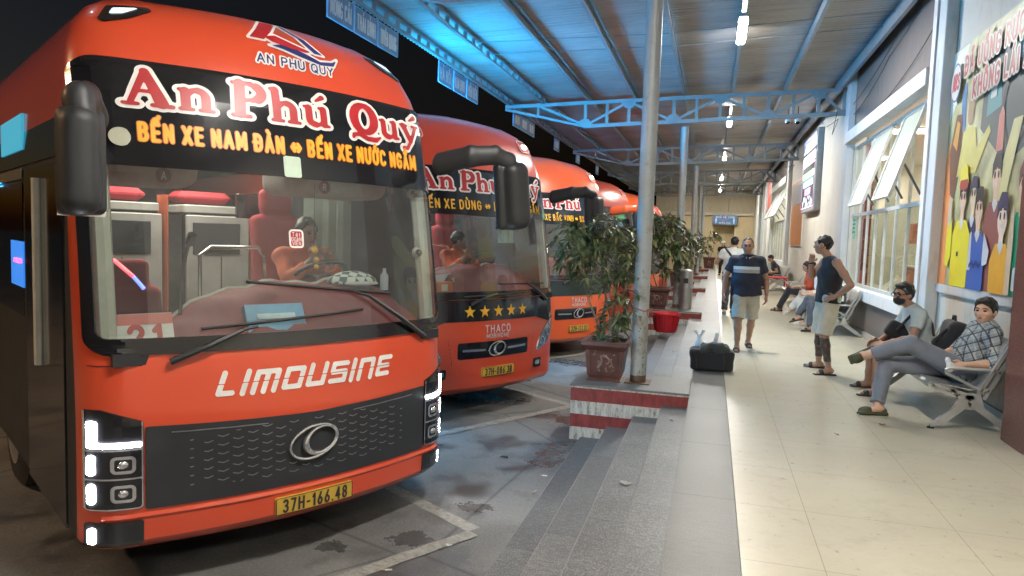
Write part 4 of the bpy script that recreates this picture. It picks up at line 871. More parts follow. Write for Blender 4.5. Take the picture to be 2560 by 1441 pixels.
def seat(t, x, y, z, m, h=1.05, ry=0):
    s = Solid(.05); s.box((x, y, z + .45), (.24, .25, .07), .06); s.box((x, y + .24, z + .45 + h * .36), (.23, .07, h * .36), .06, M=np.array(Matrix.Rotation(R(8), 3, 'X'))); s.box((x, y + .29, z + .5 + h * .78), (.15, .06, .11), .05); s.build('seat', m, t, .022)
def interior(t, full=True):
    f = MB(); f.box((-1.2, .35, 1.02), (1.2, 6.2, 1.06)); f.build('floor', GRY, t)
    f = MB(); f.box((-1.21, 6.2, 1.06), (1.21, 6.25, 3.4)); f.build('bulkhead', GRY, t)
    f = MB(); f.box((-1.1, .9, 3.1), (1.1, 6.2, 3.14)); f.build('ceiling', GRY, t)
    MB().box((-.5, 1.6, 3.06), (.5, 3.2, 3.095)).build('cabin_fill_light', emit('cabin_fill_light', (1, .93, .82), 6.5), t)  # ceiling light added to brighten the cabin
    # A pillars
    for sx in (-1, 1):
        P = [bsurf(np.array([sx * 1.19]), np.array([z]), -.075)[0] for z in (1.45, 1.9, 2.3, 2.7)]; MB().tube(P, .055, 8).build('pillar_trim', BEI, t, smooth=True)
    # draped dashboard
    V = []; n = 34; m = 10
    for i in range(n + 1):
        x = -1.12 + 2.24 * i / n; h = 1.50 + .30 * (1 / (1 + math.exp(-(x + .45) * 8))) * (1 - .7 / (1 + math.exp(-(x - 1.06) * 18))) + .015 * math.sin(x * 11)
        yf = float(bsurf(np.array([x]), np.array([1.5]), -.05)[0][1])
        for j in range(m + 1):
            q = j / m; y = yf + .1 + q * .75; z = 1.48 + (h - 1.48) * math.sin(min(1, q * 1.5) * math.pi / 2) + .012 * math.sin(x * 23 + q * 6)
            V.append((x, y, z))
    F = [(i * (m + 1) + j, (i + 1) * (m + 1) + j, (i + 1) * (m + 1) + j + 1, i * (m + 1) + j + 1) for i in range(n) for j in range(m)]
    d = link_mesh('dashboard_cover', V, F, MAR, t, True)
    tr = MB(); tr.tube([V[i * (m + 1) + m] for i in range(n + 1)], .018, 6); tr.build('beaded_trim', BEI, d)
    MB().box((-1.15, .02, 1.40), (1.15, 1.05, 1.47)).build('dash_base', MBLK, t)
    # steering wheel
    w = MB(); c = Vector((.60, .93, 1.84)); ax = Vector((0, .55, .83)); u = Vector((1, 0, 0)); v = ax.cross(u); R_ = .23
    w.tube([c + (u * math.cos(a) + v * math.sin(a)) * R_ for a in (2 * math.pi * k / 24 for k in range(25))], .016, 8); w.bar(c - u * R_, c + u * R_, .03, .02); w.tube([c, c + Vector((0, .0, -.4))], .03, 8); w.build('steering_wheel', MBLK, t)
    seat(t, .58, 1.45, 1.06, SRED, 1.15); seat(t, -.70, 1.2, .78, SRED, .72)
    # berths: rows of grey pods with dark windows and orange curtains
    for x0, x1 in ((.10, .70), (-.72, -.12)):
        b = MB(); b.box((x0, 2.6, 1.06), (x1, 2.66, 2.32), .01); b.box((x0, 2.68, 2.34), (x1, 4.3, 2.42), .01); b.build('berth_panel', GRY, t)
        MB().box((x0 + .05, 2.585, 1.95), (x1 - .1, 2.598, 2.25), .005).build('berth_window', MBLK, t); MB().box((x0 + .02, 2.9, 2.44), (x1 - .05, 3.3, 2.56), .05).build('mattress', SRED, t)
        c = MB(); rows = [[(x1 + .04 + .02 * math.sin(k * 1.9), 2.6 + k * .02, z) for k in range(14)] for z in (1.1, 1.7, 2.5)]; c.rings(rows, False, False); c.build('curtain', CURT, t)
    for x0, x1, y in ((-.98, -.42, .75), (.20, 1.10, .70)):
        s = Solid(.03); s.box(((x0 + x1) / 2, y + .25, 2.70), ((x1 - x0) / 2, .28, .22), .10); hd = s.build('overhead_locker', BEI, t, .025)
        if full:
            e = MB(); cx = x0 + (x1 - x0) * (.55 if x0 < 0 else .32); e.rings([[(cx + r * math.cos(a), y - .04, 2.55 + r * math.sin(a)) for a in (2 * math.pi * k / 20 for k in range(20))] for r in (.05, .051)]); e.add([(cx + .05 * math.cos(a), y - .04, 2.55 + .05 * math.sin(a)) for a in (2 * math.pi * k / 20 for k in range(20))], [tuple(range(20))]); bd = e.build('round_badge', STR, hd)
            V, F = text_mesh('A' if x0 < 0 else 'R', .05, lambda x, z, d: np.stack([x, np.full_like(x, y - .045), z], 1), cx, 2.525, None, .8, .07, center=True, res=.003); link_mesh('badge_letter', V, F, STW, bd)
    MB().box((.30, 1.9, 2.30), (.62, 1.96, 2.52), .01).build('monitor', BLK, t); g_ = MB(); g_.tube([(-.30, 1.1, 1.1), (-.30, 1.1, 2.0), (-.22, 1.1, 2.06), (.15, 1.1, 2.06), (.20, 1.1, 1.98), (.20, 1.1, 1.2)], .016, 8); g_.build('grab_rail', CHR, t, smooth=True)
    for cx in (-.46, .42):
        pd = MB(); pd.box((cx - .004, 2.592, 1.10), (cx + .004, 2.599, 1.92)); pd.box((cx + .05, 2.585, 1.5), (cx + .09, 2.598, 1.62), .004); pd.build('locker_handle', MBLK, t)
    if full:
        c_ = MB(); rows = [[(.98 + .03 * math.sin(k * 1.7), 1.1 + k * .06, z) for k in range(16)] for z in (1.6, 2.1, 2.9)]; c_.rings(rows, False, False); c_.build('side_curtain', mat('drab_green_curtain', (.12, .15, .12), .85), t)
        w_ = MB(); w_.tube([(-.62, .55, 1.62), (-.60, .55, 1.95), (-.58, .5, 2.1)], .012, 6); w_.tube([(-.58, .5, 2.1), (-.57, .45, 2.16)], .03, 8); w_.build('gooseneck_fan', MBLK, t); w_ = MB(); w_.lathe([(.035, 0), (.035, .12), (.015, .15), (.015, .18)], (.98, .55, 1.74), 10); w_.build('water_bottle', mat('bottle_plastic', (.4, .45, .5), .2), t, smooth=True)
    # coloured LED strips
    MB().tube([(-1.12, .62, 2.05), (-1.0, .58, 1.98), (-.9, .56, 1.88)], .013, 6).build('red_led_strip', emit('led_strip_red', (1, .03, .06), 2.2), t)
    MB().tube([(-.9, .56, 1.88), (-.84, .55, 1.8)], .013, 6).build('blue_led_strip', emit('led_strip_blue', (.05, .1, 1), 2.5), t)
    if not full:
        MB().box((-.2, 2.4, 2.42), (.25, 2.43, 2.45)).build('red_led_strip', emit('led_strip_red', (1, .03, .06), 2.2), t); MB().box((.25, 2.4, 2.45), (.9, 2.43, 2.48)).build('blue_led_strip', emit('led_strip_blue', (.05, .1, 1), 2.5), t)
def hdl_cluster(t, sx):
    """stacked LED headlamps of the newer coach"""
    X0, X1 = (1.0, 1.268)
    def B(X): return np.abs(X) if True else X
    rng = (-1.285, .5, -.96, 1.2) if sx < 0 else (.96, .5, 1.285, 1.2)
    top = lambda X: 1.075 + np.clip((np.abs(X) - 1.0) / .2, 0, 1) * .075
    hs = on_front(t, 'headlight', BLK, lambda X, Y: np.maximum(rbox_d(np.abs(X), Y, X0, .56, X1, 1.3, .02), Y - top(X)), rng, .012, .01, .012)
    lens = lambda z0, z1: (lambda X, Y: rbox_d(np.abs(X), Y, X0 + .10, z0, X0 + .19, z1, .02))
    on_front(hs, 'light_bar', DRL, lambda X, Y: np.minimum(np.minimum(rbox_d(np.abs(X), Y, 1.215, .935, 1.252, 1.085, .01), rbox_d(np.abs(X), Y, 1.01, .93, 1.252, .958, .01)), np.minimum(rbox_d(np.abs(X), Y, 1.222, .77, 1.252, .885, .012), rbox_d(np.abs(X), Y, 1.222, .60, 1.252, .715, .012))), rng, .018, .007)
    on_front(hs, 'reflector', CHR, lambda X, Y: np.minimum(np.abs(rbox_d(np.abs(X), Y, 1.05, .785, 1.15, .87, .02)) - .009, np.abs(rbox_d(np.abs(X), Y, 1.05, .615, 1.15, .70, .02)) - .009), rng, .016, .006)
    on_front(hs, 'chrome_edge', CHR, lambda X, Y: np.minimum(np.minimum(np.abs(Y - .915) - .005, np.abs(Y - .745) - .005) + 0 * X, np.abs(rbox_d(np.abs(X), Y, X0 + .006, .566, X1 - .006, 1.3, .02)) - .004) * 1.0 + np.maximum(0, np.maximum(rbox_d(np.abs(X), Y, X0, .56, X1, 1.3, .02), Y - top(X))) * 50, rng, .0155, .006)
    for zz in (.828, .658):
        c = bsurf(np.array([sx * 1.10]), np.array([zz]), .012)[0]; lm = MB(); lm.sphere(c, .030, sc=(1, .5, .8)); lm.build('projector_lens', CHR, hs, smooth=True)
    fz = (.33, .53)
    fg = on_front(t, 'fog_light', BLK, lambda X, Y: rbox_d(np.abs(X), Y, 1.0, fz[0] - .01, 1.268, fz[1] - .045, .015), (rng[0], .3, rng[2], .56), .008, .01, .008)
    on_front(fg, 'light_bar', DRL, lambda X, Y: rbox_d(np.abs(X), Y, 1.222, .355, 1.252, .45, .012), (rng[0], .3, rng[2], .56), .013, .007)
LIM = {'L': (.5, [[(0, 1), (0, .08), (.46, .08)]]), 'I': (.03, [[(0, 0), (0, 1)]]), 'M': (.8, [[(0, 0), (0, .92), (.76, .92), (.76, 0)], [(.38, .92), (.38, 0)]]), 'O': (.62, [[(0, .92), (.0, .08), (.6, .08), (.6, .92), (.0, .92)]]), 'U': (.62, [[(0, 1), (0, .08), (.6, .08), (.6, 1)]]), 'S': (.62, [[(.6, .92), (0, .92), (0, .52), (.6, .52), (.6, .08), (0, .08)]]), 'N': (.6, [[(0, 0), (0, .92), (.58, .92), (.58, 0)]]), 'E': (.56, [[(.56, .92), (0, .92), (0, .08), (.56, .08)], [(0, .5), (.5, .5)]])}
def limousine(t):
    h = .135; x = 0; S = []
    for ch in 'LIMOUSINE':
        w, st = LIM[ch]
        for p in st: S.append([((px) * h * 1.08 + x + .3 * py * h, py * h) for px, py in p])
        x += (w * 1.08 + .36) * h
    k = 1.27 / x; S = [[(px * k - .605, py + 1.185) for px, py in p] for p in S]
    on_front(t, 'limousine_lettering', STW, lambda X, Y: np.maximum(text_fn(S, .0)(X, Y) - .0165, -np.minimum(np.abs((Y - 1.185) - .068) - .003 + 9 * (np.abs(X - 9) < 0), 9)), (-.7, 1.15, .75, 1.36), .006, .006)
def star(x, z, r):
    P = [(x + (r if i % 2 == 0 else r * .4) * math.sin(i * math.pi / 5), z + (r if i % 2 == 0 else r * .4) * math.cos(i * math.pi / 5)) for i in range(10)]; return lambda X, Y: poly_d(X, Y, P)
def new_coach():
    t = thing('coach_bus', 'nearest red coach, headlights blazing, LIMOUSINE on its nose and 37H-166.48 plate', 'bus', (-2.625, 4.135, G), R(59), 'red coaches parked nose-in along the platform')
    shell(t, RED1, (5, 1.545, 2.62)); windscreen(t, 1.46, 3.205, 2.56, 1.555)
    # side front: black door glass and edge seam
    MB().box((-HW - .012, .50, .34), (-HW + .01, 1.75, 2.58), .004).build('door', BLK, t); d = MB(); d.tube([(-HW - .02, 1.2, 1.25), (-HW - .02, 1.2, 2.5)], .035, 8); d.build('door_post', BEI, t)
    sides(t); mirror(t, 1); mirror(t, -1)
    # grille with small chrome ticks
    gt = lambda X: 1.04 - np.clip((1 - np.abs(X) / .95), 0, 1) ** .8 * .03
    gr = on_front(t, 'grille', mat('grille_black', (.03, .032, .036), .38, bmp=.1, bs=200), lambda X, Y: np.maximum(np.maximum(np.abs(X) - .992, .545 - Y), Y - gt(X)), (-1.03, .52, 1.03, 1.08), .007, .012, .007)
    def ticks(X, Y):
        ix = np.round((X - .04) / .088); row = (Y + np.where(ix % 2 == 0, 0, .0275)) ; iy = np.round((row - .8) / .055); px = X - .04 - ix * .088; py = row - .8 - iy * .055
        rad = np.minimum(.034, .034 * np.clip((.82 - np.abs(X)) * 5, 0, 1)); v = np.abs(py - np.abs(px) * .33 + .004) - .0035; v = np.maximum(v, np.abs(px) - rad)
        lim = np.maximum(np.maximum(np.abs(X) - .80, np.abs(Y - .80) - .19 + .05 * np.abs(X)), .20 - np.hypot((X - .0), (Y - .815) * 1.35)); return np.maximum(v, lim)
    on_front(gr, 'grille_tick', mat('satin_tick', (.42, .43, .45), .3, .8), ticks, (-.85, .58, .85, .99), .012, .006)
    on_front(gr, 'grille_line', mat('satin_tick', (.42, .43, .45), .3, .8), lambda X, Y: np.maximum(np.abs(Y - (1.0 - .03 * (1 - np.abs(X)))) - .004, np.maximum(np.abs(X) - .86, .3 - np.abs(X))), (-.9, .9, .9, 1.05), .012, .007)
    emblem(gr, .0, .815, .34, .03)
    for s in (-1, 1): hdl_cluster(t, s)
    # panel seams, bumper crease
    on_front(t, 'panel_seam', MBLK, lambda X, Y: np.minimum(np.maximum(np.abs(np.abs(X) - .995) - .003, np.maximum(1.09 - Y, Y - 1.46)), np.minimum(np.maximum(np.abs(Y - 1.40) - .003, .995 - np.abs(X)), np.maximum(np.abs(np.abs(X) - .995) - .003, np.maximum(.3 - Y, Y - .54)))), (-1.25, .28, 1.25, 1.5), .003, .01)
    s = Solid(0); rows = MB(); xs = np.linspace(-1.2, 1.2, 41); A = bsurf(xs, np.full(41, .485), .0); Bq = bsurf(xs, np.full(41, .505), .012); C_ = bsurf(xs, np.full(41, .525), .0); rows.rings([A, Bq, C_], False, False); rows.build('bumper_crease', RED1, t, smooth=True)
    plate(t, .025, .412, '37H-166.48', .56)
    limousine(t)
    fat_text(t, -1.02, 2.925, 2.13, .022, .80)
    T = 'BẾN XE NAM ĐÀN ↔ BẾN XE NƯỚC NGẦM'
    front_text(t, 'route_outline', mat('sticker_orange', (.62, .13, .02), .4), T, .098, -.955, 2.718, 2.0, .022, .52, .105, .13, grow=.005); front_text(t, 'route_lettering', STY, T, .098, -.955, 2.718, 2.0, .026, .52, .105, .13)
    # roof logo
    lx, lz = .07, 3.442; q = 1.0
    par = lambda P: (lambda X, Y: poly_d(X, Y, [(lx + a * q, lz + b * q) for a, b in P]))
    A_ = [(-.30, .06), (-.14, .235), (-.02, .235), (-.19, .06)]; Bp = [(-.02, .235), (.03, .235), (.25, .03), (.17, .03)]; W1_ = [(-.2, .09), (-.1, .12), (.02, .08), (.14, .045), (.22, .06), (.1, .02), (-.02, .03), (-.14, .055)]; W2 = [(-.17, .025), (-.06, .06), (.06, .03), (.2, -.02), (.3, -.005), (.36, .03), (.31, -.04), (.2, -.055), (.05, -.025), (-.08, .01)]
    for nm, polys, m, off, g in (('logo_outline', (A_, Bp, W1_, W2), STW, .006, .011), ('logo_red', (A_,), STR, .010, -.004), ('logo_navy', (Bp, W2), NAVY, .010, -.004), ('logo_wave', (W1_,), STR, .012, -.004)):
        on_front(t, nm, m, lambda X, Y: np.min([par(P)(X, Y) for P in polys], 0) - g, (lx - .4, lz - .1, lx + .42, lz + .28), off, .008)
    T = 'AN PHU QUY'; front_text(t, 'logo_outline', STW, T, .06, lx + .0, lz - .115, .57, .006, 1.1, .09, .2, grow=.011, center=True, shear=.15); front_text(t, 'logo_lettering', NAVY, T, .06, lx + .0, lz - .115, .57, .010, 1.1, .09, .2, center=True, shear=.15)
    # roof corner marker lamps
    for sx in (-1, 1):
        P = [(.80, 3.58), (.94, 3.50), (1.06, 3.46), (1.00, 3.555)]; o = on_front(t, 'roof_marker', BLK, lambda X, Y: poly_d(np.abs(X), Y, P) - .02, ((.7, 3.36, 1.12, 3.66) if sx > 0 else (-1.12, 3.36, -.7, 3.66)), .012, .01, .012)
        on_front(o, 'marker_lens', emit('marker_lens', (.45, .75, .85), .35), lambda X, Y: poly_d(np.abs(X), Y, [(.84, 3.58), (.95, 3.515), (1.02, 3.50), (.985, 3.555)]), ((.7, 3.36, 1.12, 3.66) if sx > 0 else (-1.12, 3.36, -.7, 3.66)), .018, .01)
    wiper(t, [(-.856, 1.415, .03), (-.65, 1.50, .06), (-.44, 1.59, .055), (-.36, 1.60, .04)], ((-.68, 1.60), (.40, 1.67)))
    wiper(t, [(.985, 1.425, .03), (.70, 1.60, .07), (.44, 1.765, .055), (.32, 1.80, .04)], ((-.41, 1.88), (.66, 1.77)))
    # stickers on the glass
    on_front(t, 'inspection_sticker', mat('sticker_green', (.50, .62, .48), .5), lambda X, Y: rbox_d(X, Y, -.12, 2.56, .0, 2.70, .005), (-.15, 2.5, .03, 2.73), .024, .01)
    on_front(t, 'round_sticker', mat('sticker_pale', (.48, .47, .36), .5), lambda X, Y: np.hypot(X + 1.045, Y - 2.727) - .055, (-1.12, 2.65, -.95, 2.8), .026, .008)
    on_front(t, 'greeting_backing', STR, lambda X, Y: rbox_d(X, Y, -.11, 2.10, -.02, 2.21, .02), (-.15, 2.05, .02, 2.25), .012, .004)
    on_front(t, 'greeting_sticker', STW, lambda X, Y: np.abs(rbox_d(X, Y, -.11, 2.10, -.02, 2.21, .02)) - .006, (-.15, 2.05, .02, 2.25), .015, .004)
    front_text(t, 'greeting_lettering', STW, 'Têt', .026, -.065, 2.17, .06, .015, .8, .06, center=True, res=.002); front_text(t, 'greeting_lettering', STW, 'ĐOÀN', .024, -.065, 2.14, .07, .015, .8, .06, center=True, res=.002); front_text(t, 'greeting_lettering', STW, 'VIÊN', .024, -.065, 2.112, .06, .015, .8, .06, center=True, res=.002)
    interior(t)
    # camera pods on the right pillar
    for z in (2.53, 2.06):
        p = Solid(.01); c = bsurf(np.array([1.17]), np.array([z]), -.10)[0]; p.ell(c, (.05, .05, .05)); o = p.build('camera_pod', WHITE, t, .01); MB().sphere((c[0] - .018, c[1] - .035, c[2]), .03).build('camera_lens', BLK, o, smooth=True)
    # cyan light bars along the flank that faces the next coach
    b = MB(); b.box((HW + .012, 1.2, .62), (HW + .03, 3.2, .645)); b.build('cyan_light_bar', emit('cyan_led_bar', (.015, .50, 1.0), 40), t); roof_bar(t, 2.7, 6.2, 'cyan_led_panel', CYAN)
    b = MB(); b.box((-HW + .0, 1.9, 2.74), (-HW + .034, 2.9, 3.0)); b.build('cyan_reflection_panel', emit('cyan_reflection_glow', (.03, .42, .62), .35, (.1, .3, .4)), t)  # glowing panel added to imitate the cyan reflection in the side window
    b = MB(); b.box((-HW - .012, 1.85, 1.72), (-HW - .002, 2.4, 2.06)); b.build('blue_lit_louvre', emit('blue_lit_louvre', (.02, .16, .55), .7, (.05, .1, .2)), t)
    b = MB(); b.box((-HW - .03, 3.0, 2.50), (-HW - .012, 9, 2.53)); b.build('blue_light_bar', emit('blue_led_bar', (.05, .45, 1.0), 2), t)
    MB().box((-HW - .03, 1.9, 1.9), (-HW - .012, 2.15, 1.93)).build('magenta_light_bar', emit('magenta_led_bar', (1, .05, .3), 1.2), t)
    return t
def old_coach(pos, label, paint, pl, route, lit, stars, upper, body2=None, full=True, dark=False):
    t = thing('coach_bus', label, 'bus', (pos[0], pos[1], G), R(59), 'red coaches parked nose-in along the platform')
    shell(t, paint, (5, 1.5, 2.62)); windscreen(t, 1.44, 3.03, 2.455, 1.53); sides(t); mirror(t, 1, paint if not stars and full and not dark else None); mirror(t, -1)
    if stars:
        on_front(t, 'black_band', BLK, lambda X, Y: np.maximum(np.maximum(1.17 - Y - .25 * np.clip(np.abs(X) - .75, 0, 1) * 1.0 + 0, Y - 1.43), np.abs(X) - 1.2) * 1.0, (-1.25, .95, 1.25, 1.46), .008, .02, .008)
        on_front(t, 'star_sticker', STY, lambda X, Y: np.min([star(-.413 + .22 * i, 1.285, .085)(X, Y) for i in range(5)], 0), (-.56, 1.15, .56, 1.4), .014, .008)
    else: on_front(t, 'black_band', mat('dark_green_band', (.02, .03, .025), .2), lambda X, Y: np.maximum(np.maximum(1.15 - Y, Y - 1.43), np.abs(X) - 1.2), (-1.25, 1.1, 1.25, 1.46), .008, .02, .008)
    if full:
        gr = on_front(t, 'grille', BLK, lambda X, Y: rbox_d(X, Y, -.58, .715, .58, .915, .03), (-.65, .66, .65, .95), .007, .015, .007)
        on_front(gr, 'chrome_wing', CHR, lambda X, Y: np.maximum(np.abs(Y - .81 - .02 * np.abs(X)) - .014 * np.clip((np.abs(X) - .05) * 6, 0, 1), np.maximum(np.abs(X) - .52, .18 - np.abs(X))), (-.58, .74, .58, .9), .016, .008)
        emblem(gr, 0, .82, .27, .026)
        front_text(t, 'maker_lettering', SILV, 'THACO', .085, .02, 1.025, .42, .01, 1, .09, .25, center=True); front_text(t, 'maker_lettering', SILV, 'MOBIHOME', .05, .02, .955, .38, .01, 1, .1, .25, center=True)
        on_front(t, 'panel_seam', MBLK, lambda X, Y: np.maximum(np.abs(np.abs(X) - .66 - .2 * np.maximum(Y - .7, 0)) - .004, np.maximum(.65 - Y, Y - .98)), (-.85, .6, .85, 1.0), .003, .01)
        for sx in (-1, 1):
            P = [(.80, .72), (1.02, .80), (1.22, 1.08), (1.23, 1.15), (1.10, 1.10), (.90, .93)]; bx = (.70, .6, 1.26, 1.25) if sx > 0 else (-1.26, .6, -.70, 1.25)
            h = on_front(t, 'headlight', LAMPG, lambda X, Y: poly_d(np.abs(X), Y, P) - .012, bx, .01, .01, .01); on_front(h, 'chrome_edge', CHR, lambda X, Y: np.abs(poly_d(np.abs(X), Y, P)) - .007, bx, .016, .006)
            on_front(h, 'reflector', CHR, lambda X, Y: np.minimum(np.abs(np.hypot(np.abs(X) - 1.06, Y - .95) - .055) - .012, np.abs(np.hypot(np.abs(X) - .92, Y - .83) - .05) - .012), bx, .015, .006)
            fg = on_front(t, 'fog_light', BLK, lambda X, Y: rbox_d(np.abs(X), Y, .73, .49, .90, .61, .02), (bx[0], .4, bx[2], .65), .008, .01, .008); on_front(fg, 'reflector', CHR, lambda X, Y: rbox_d(np.abs(X), Y, .76, .52, .86, .58, .02), (bx[0], .4, bx[2], .65), .013, .008)
        plate(t, .04, .535, pl, .54)
    # roof marker lamps
    for sx in (-1, 1):
        bx = (.74, 3.3, 1.1, 3.58) if sx > 0 else (-1.1, 3.3, -.74, 3.58)
        o = on_front(t, 'roof_marker', paint, lambda X, Y: rbox_d(np.abs(X), Y, .80, 3.36, 1.03, 3.52, .05), bx, .02, .01, .02); on_front(o, 'marker_edge', STW, lambda X, Y: np.abs(rbox_d(np.abs(X), Y, .80, 3.36, 1.03, 3.52, .05)) - .006, bx, .024, .006)
        if lit and sx > 0: on_front(o, 'marker_lens', emit('marker_lamp', (1, .93, .85), 24), lambda X, Y: rbox_d(np.abs(X), Y, .88, 3.41, .98, 3.465, .025), bx, .026, .008)
    if upper:
        fat_text(t, -.98, 2.755, 2.02, .022, .85); front_text(t, 'route_lettering', STY, route, .10, -.95, 2.53, 1.95, .022, .5, .1, .12)
    wiper(t, [(1.0, 1.38, .03), (.78, 1.5, .06), (.55, 1.62, .04)], ((.05, 1.62), (.95, 1.60))); wiper(t, [(-.4, 1.38, .03), (-.2, 1.46, .06), (.0, 1.50, .04)], ((-.5, 1.47), (.5, 1.50)))
    if not dark: interior(t, False)
    else: MB().box((-1.2, .9, 1.0), (1.2, .95, 3.2)).build('bulkhead', MBLK, t)
    return t
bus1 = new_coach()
bus2 = old_coach((-2.65, 8.35), 'second coach, deep red with five gold stars and 37H-086.38 plate', RED2, '37H-086.38', 'BẾN XE DÙNG ↔ BX NƯỚC NGẦM', True, True, True)
bus3 = old_coach((-2.48, 12.95), 'third coach, brighter orange with 37H-133.03 plate behind the big plant', ORA, '37H-133.03', 'BẾN XE BẮC VINH ↔ BX NƯỚC NGẦM', True, False, True)
bus4 = old_coach((-2.42, 17.55), 'fourth coach with dark unlit windscreen behind the nearest column', RED2, '37H-120.55', '', False, False, False, full=False, dark=True)
bus5 = old_coach((-2.2, 22.4), 'fifth coach, orange with yellow script above its windscreen', ORA, '', '', False, False, False, dark=True, full=False)
front_text(bus5, 'roof_lettering', STY, 'Hiên', .12, .55, 3.14, .42, .01, .8, .1); on_front(bus5, 'small_print_row', STW, lambda X, Y: np.maximum(rbox_d(X, Y, .2, 3.075, 1.05, 3.115, .005), -(np.abs((X * 14) % 1 - .5) - .38) * .05), (.15, 3.05, 1.1, 3.14), .022, .01)
bus6 = old_coach((-2.2, 26.9), 'sixth coach, only its red roof and mirror showing past the columns', RED2, '', '', False, False, False, dark=True, full=False)

roof_bar(bus2, 2.6, 5.4, 'cyan_led_panel_strong', 165.0, 3.55, .05)
# ---------------------------------------------------------------- things lying in the first two coaches (bus axes)
def in_bus(bus, x, y, z): return tuple(bus.matrix_basis @ Vector((x, y, z))) if False else tuple(ORG[bus.name] @ Vector((x, y, z)))
def bus_thing(bus, name, label, cat, x, y, z, rz=0): return thing(name, label, cat, in_bus(bus, x, y, z), R(59) + rz)
t = bus_thing(bus1, 'desk_calendar', 'spiral desk calendar showing 21 on the first coach dashboard', 'calendar', -.93, .25, 1.485, 0)
m = MB(); m.prism([(-.09, 0), (.09, 0), (0, .19)], -.165, .165, lambda a, z, d: (d, a * .7, z)); m.build('stand', STW, t)
pl_ = lambda x, z, d: np.stack([x, -.063 + z * .33 - .004 - d, z], 1)
V, F = patch(lambda X, Y: rbox_d(X, Y, -.165, .125, .165, .188, .004), (-.18, .1, .18, .2), .01, pl_); link_mesh('red_header', V, F, mat('calendar_red', (.62, .16, .13), .5), t)
V, F = text_mesh('21', .13, pl_, 0, -.015, .2, 1, .12, .3, center=True, res=.005); V = np.array([v for v in V]); link_mesh('day_number', V, F, mat('calendar_ink', (.50, .06, .05), .5), t)
m = MB()
for k in range(20): m.tube([(-.15 + k * .0158, .008 * math.cos(a), .195 + .01 * math.sin(a)) for a in (0, 1.5, 3, 4.5, 6)], .002, 4)
m.build('spiral', MBLK, t)
t = bus_thing(bus1, 'blue_tissue_box', 'light blue flat box lying on the first coach dashboard', 'box', -.12, .14, 1.50, R(-4)); m = MB(); m.obox((0, .06, .10), (1, 0, 0), (0, .5, .86), (0, -.86, .5), .2, .1, .03); m.build('box_body', mat('tissue_blue', (.12, .36, .60), .5), t); m = MB(); m.obox((0, .028, .125), (1, 0, 0), (0, .5, .86), (0, -.86, .5), .13, .02, .003); m.build('opening', mat('tissue_pale', (.5, .68, .8), .6), t)
t = bus_thing(bus1, 'checked_cap', 'white checked cap resting on the first coach dashboard by the wheel', 'cap', .70, .58, 1.80); s = Solid(.02); s.ell((0, 0, 0), (.21, .15, .10), cut=[((0, 0, .0), (0, 0, -1))])
def m_check(t_, b):
    ck = N(t_, 'TexChecker'); ck.inputs['Scale'].default_value = 17; mp = N(t_, 'Mapping'); mp.inputs['Rotation'].default_value = (0, 0, R(45)); t_.links.new(coordn(t_), mp.inputs[0]); t_.links.new(mp.outputs[0], ck.inputs[0]); ck.inputs[1].default_value = (.62, .66, .6, 1); ck.inputs[2].default_value = (.08, .12, .12, 1); t_.links.new(ck.outputs[0], b.inputs['Base Color']); b.inputs['Roughness'].default_value = .8
s.build('crown', special('checked_cloth', m_check), t, .012); s = Solid(.01); s.ell((0, -.14, .01), (.15, .09, .015)); s.build('brim', mat('cap_brim', (.5, .52, .48), .8), t, .01)
t = bus_thing(bus1, 'hanging_charm', 'small charm hanging on a cord inside the first windscreen', 'charm', .22, .30, 2.0); m = MB(); m.tube([(0, 0, .1), (0, 0, .55)], .004, 5); m.build('cord', MBLK, t); m = MB(); m.sphere((0, 0, .07), .03); m.sphere((.02, 0, 0), .022); m.sphere((.02, 0, -.05), .018); m.build('beads', STY, t)
t = bus_thing(bus2, 'papers', 'stack of white and yellow papers on the second coach dashboard', 'papers', -.2, .3, 1.53); m = MB(); m.obox((0, 0, .06), (1, .2, 0), (0, .6, .8), (0, -.8, .6), .17, .1, .004); m.build('yellow_sheet', mat('paper_yellow', (.70, .68, .36), .7), t); m = MB(); m.obox((-.22, .09, .1), (1, -.1, .1), (0, .6, .8), (0, -.8, .6), .12, .1, .004); m.build('white_sheet', mat('paper_white', (.72, .74, .78), .7), t)
t = bus_thing(bus2, 'orange_box', 'small orange carton on the second coach dashboard', 'box', -.62, .16, 1.49); MB().box((-.12, -.03, 0), (.12, .07, .15), .005).build('carton', ORG_, t); MB().box((-.05, -.034, .04), (.04, -.031, .12)).build('printed_label', mat('label_cream', (.66, .58, .4), .6), t)
t = bus_thing(bus2, 'green_cloth', 'pale green cloth hanging inside the second coach windscreen', 'cloth', .62, .42, 2.12); m = MB(); rows = [[(-.15 + .30 * k / 14 + .01 * math.sin(z * 30 + k), .015 * math.sin(k * 1.4), z) for k in range(15)] for z in (0, .1, .2, .32)]; m.rings(rows, False, False); m.build('cloth_sheet', mat('cloth_green', (.42, .60, .48), .8), t, smooth=True)
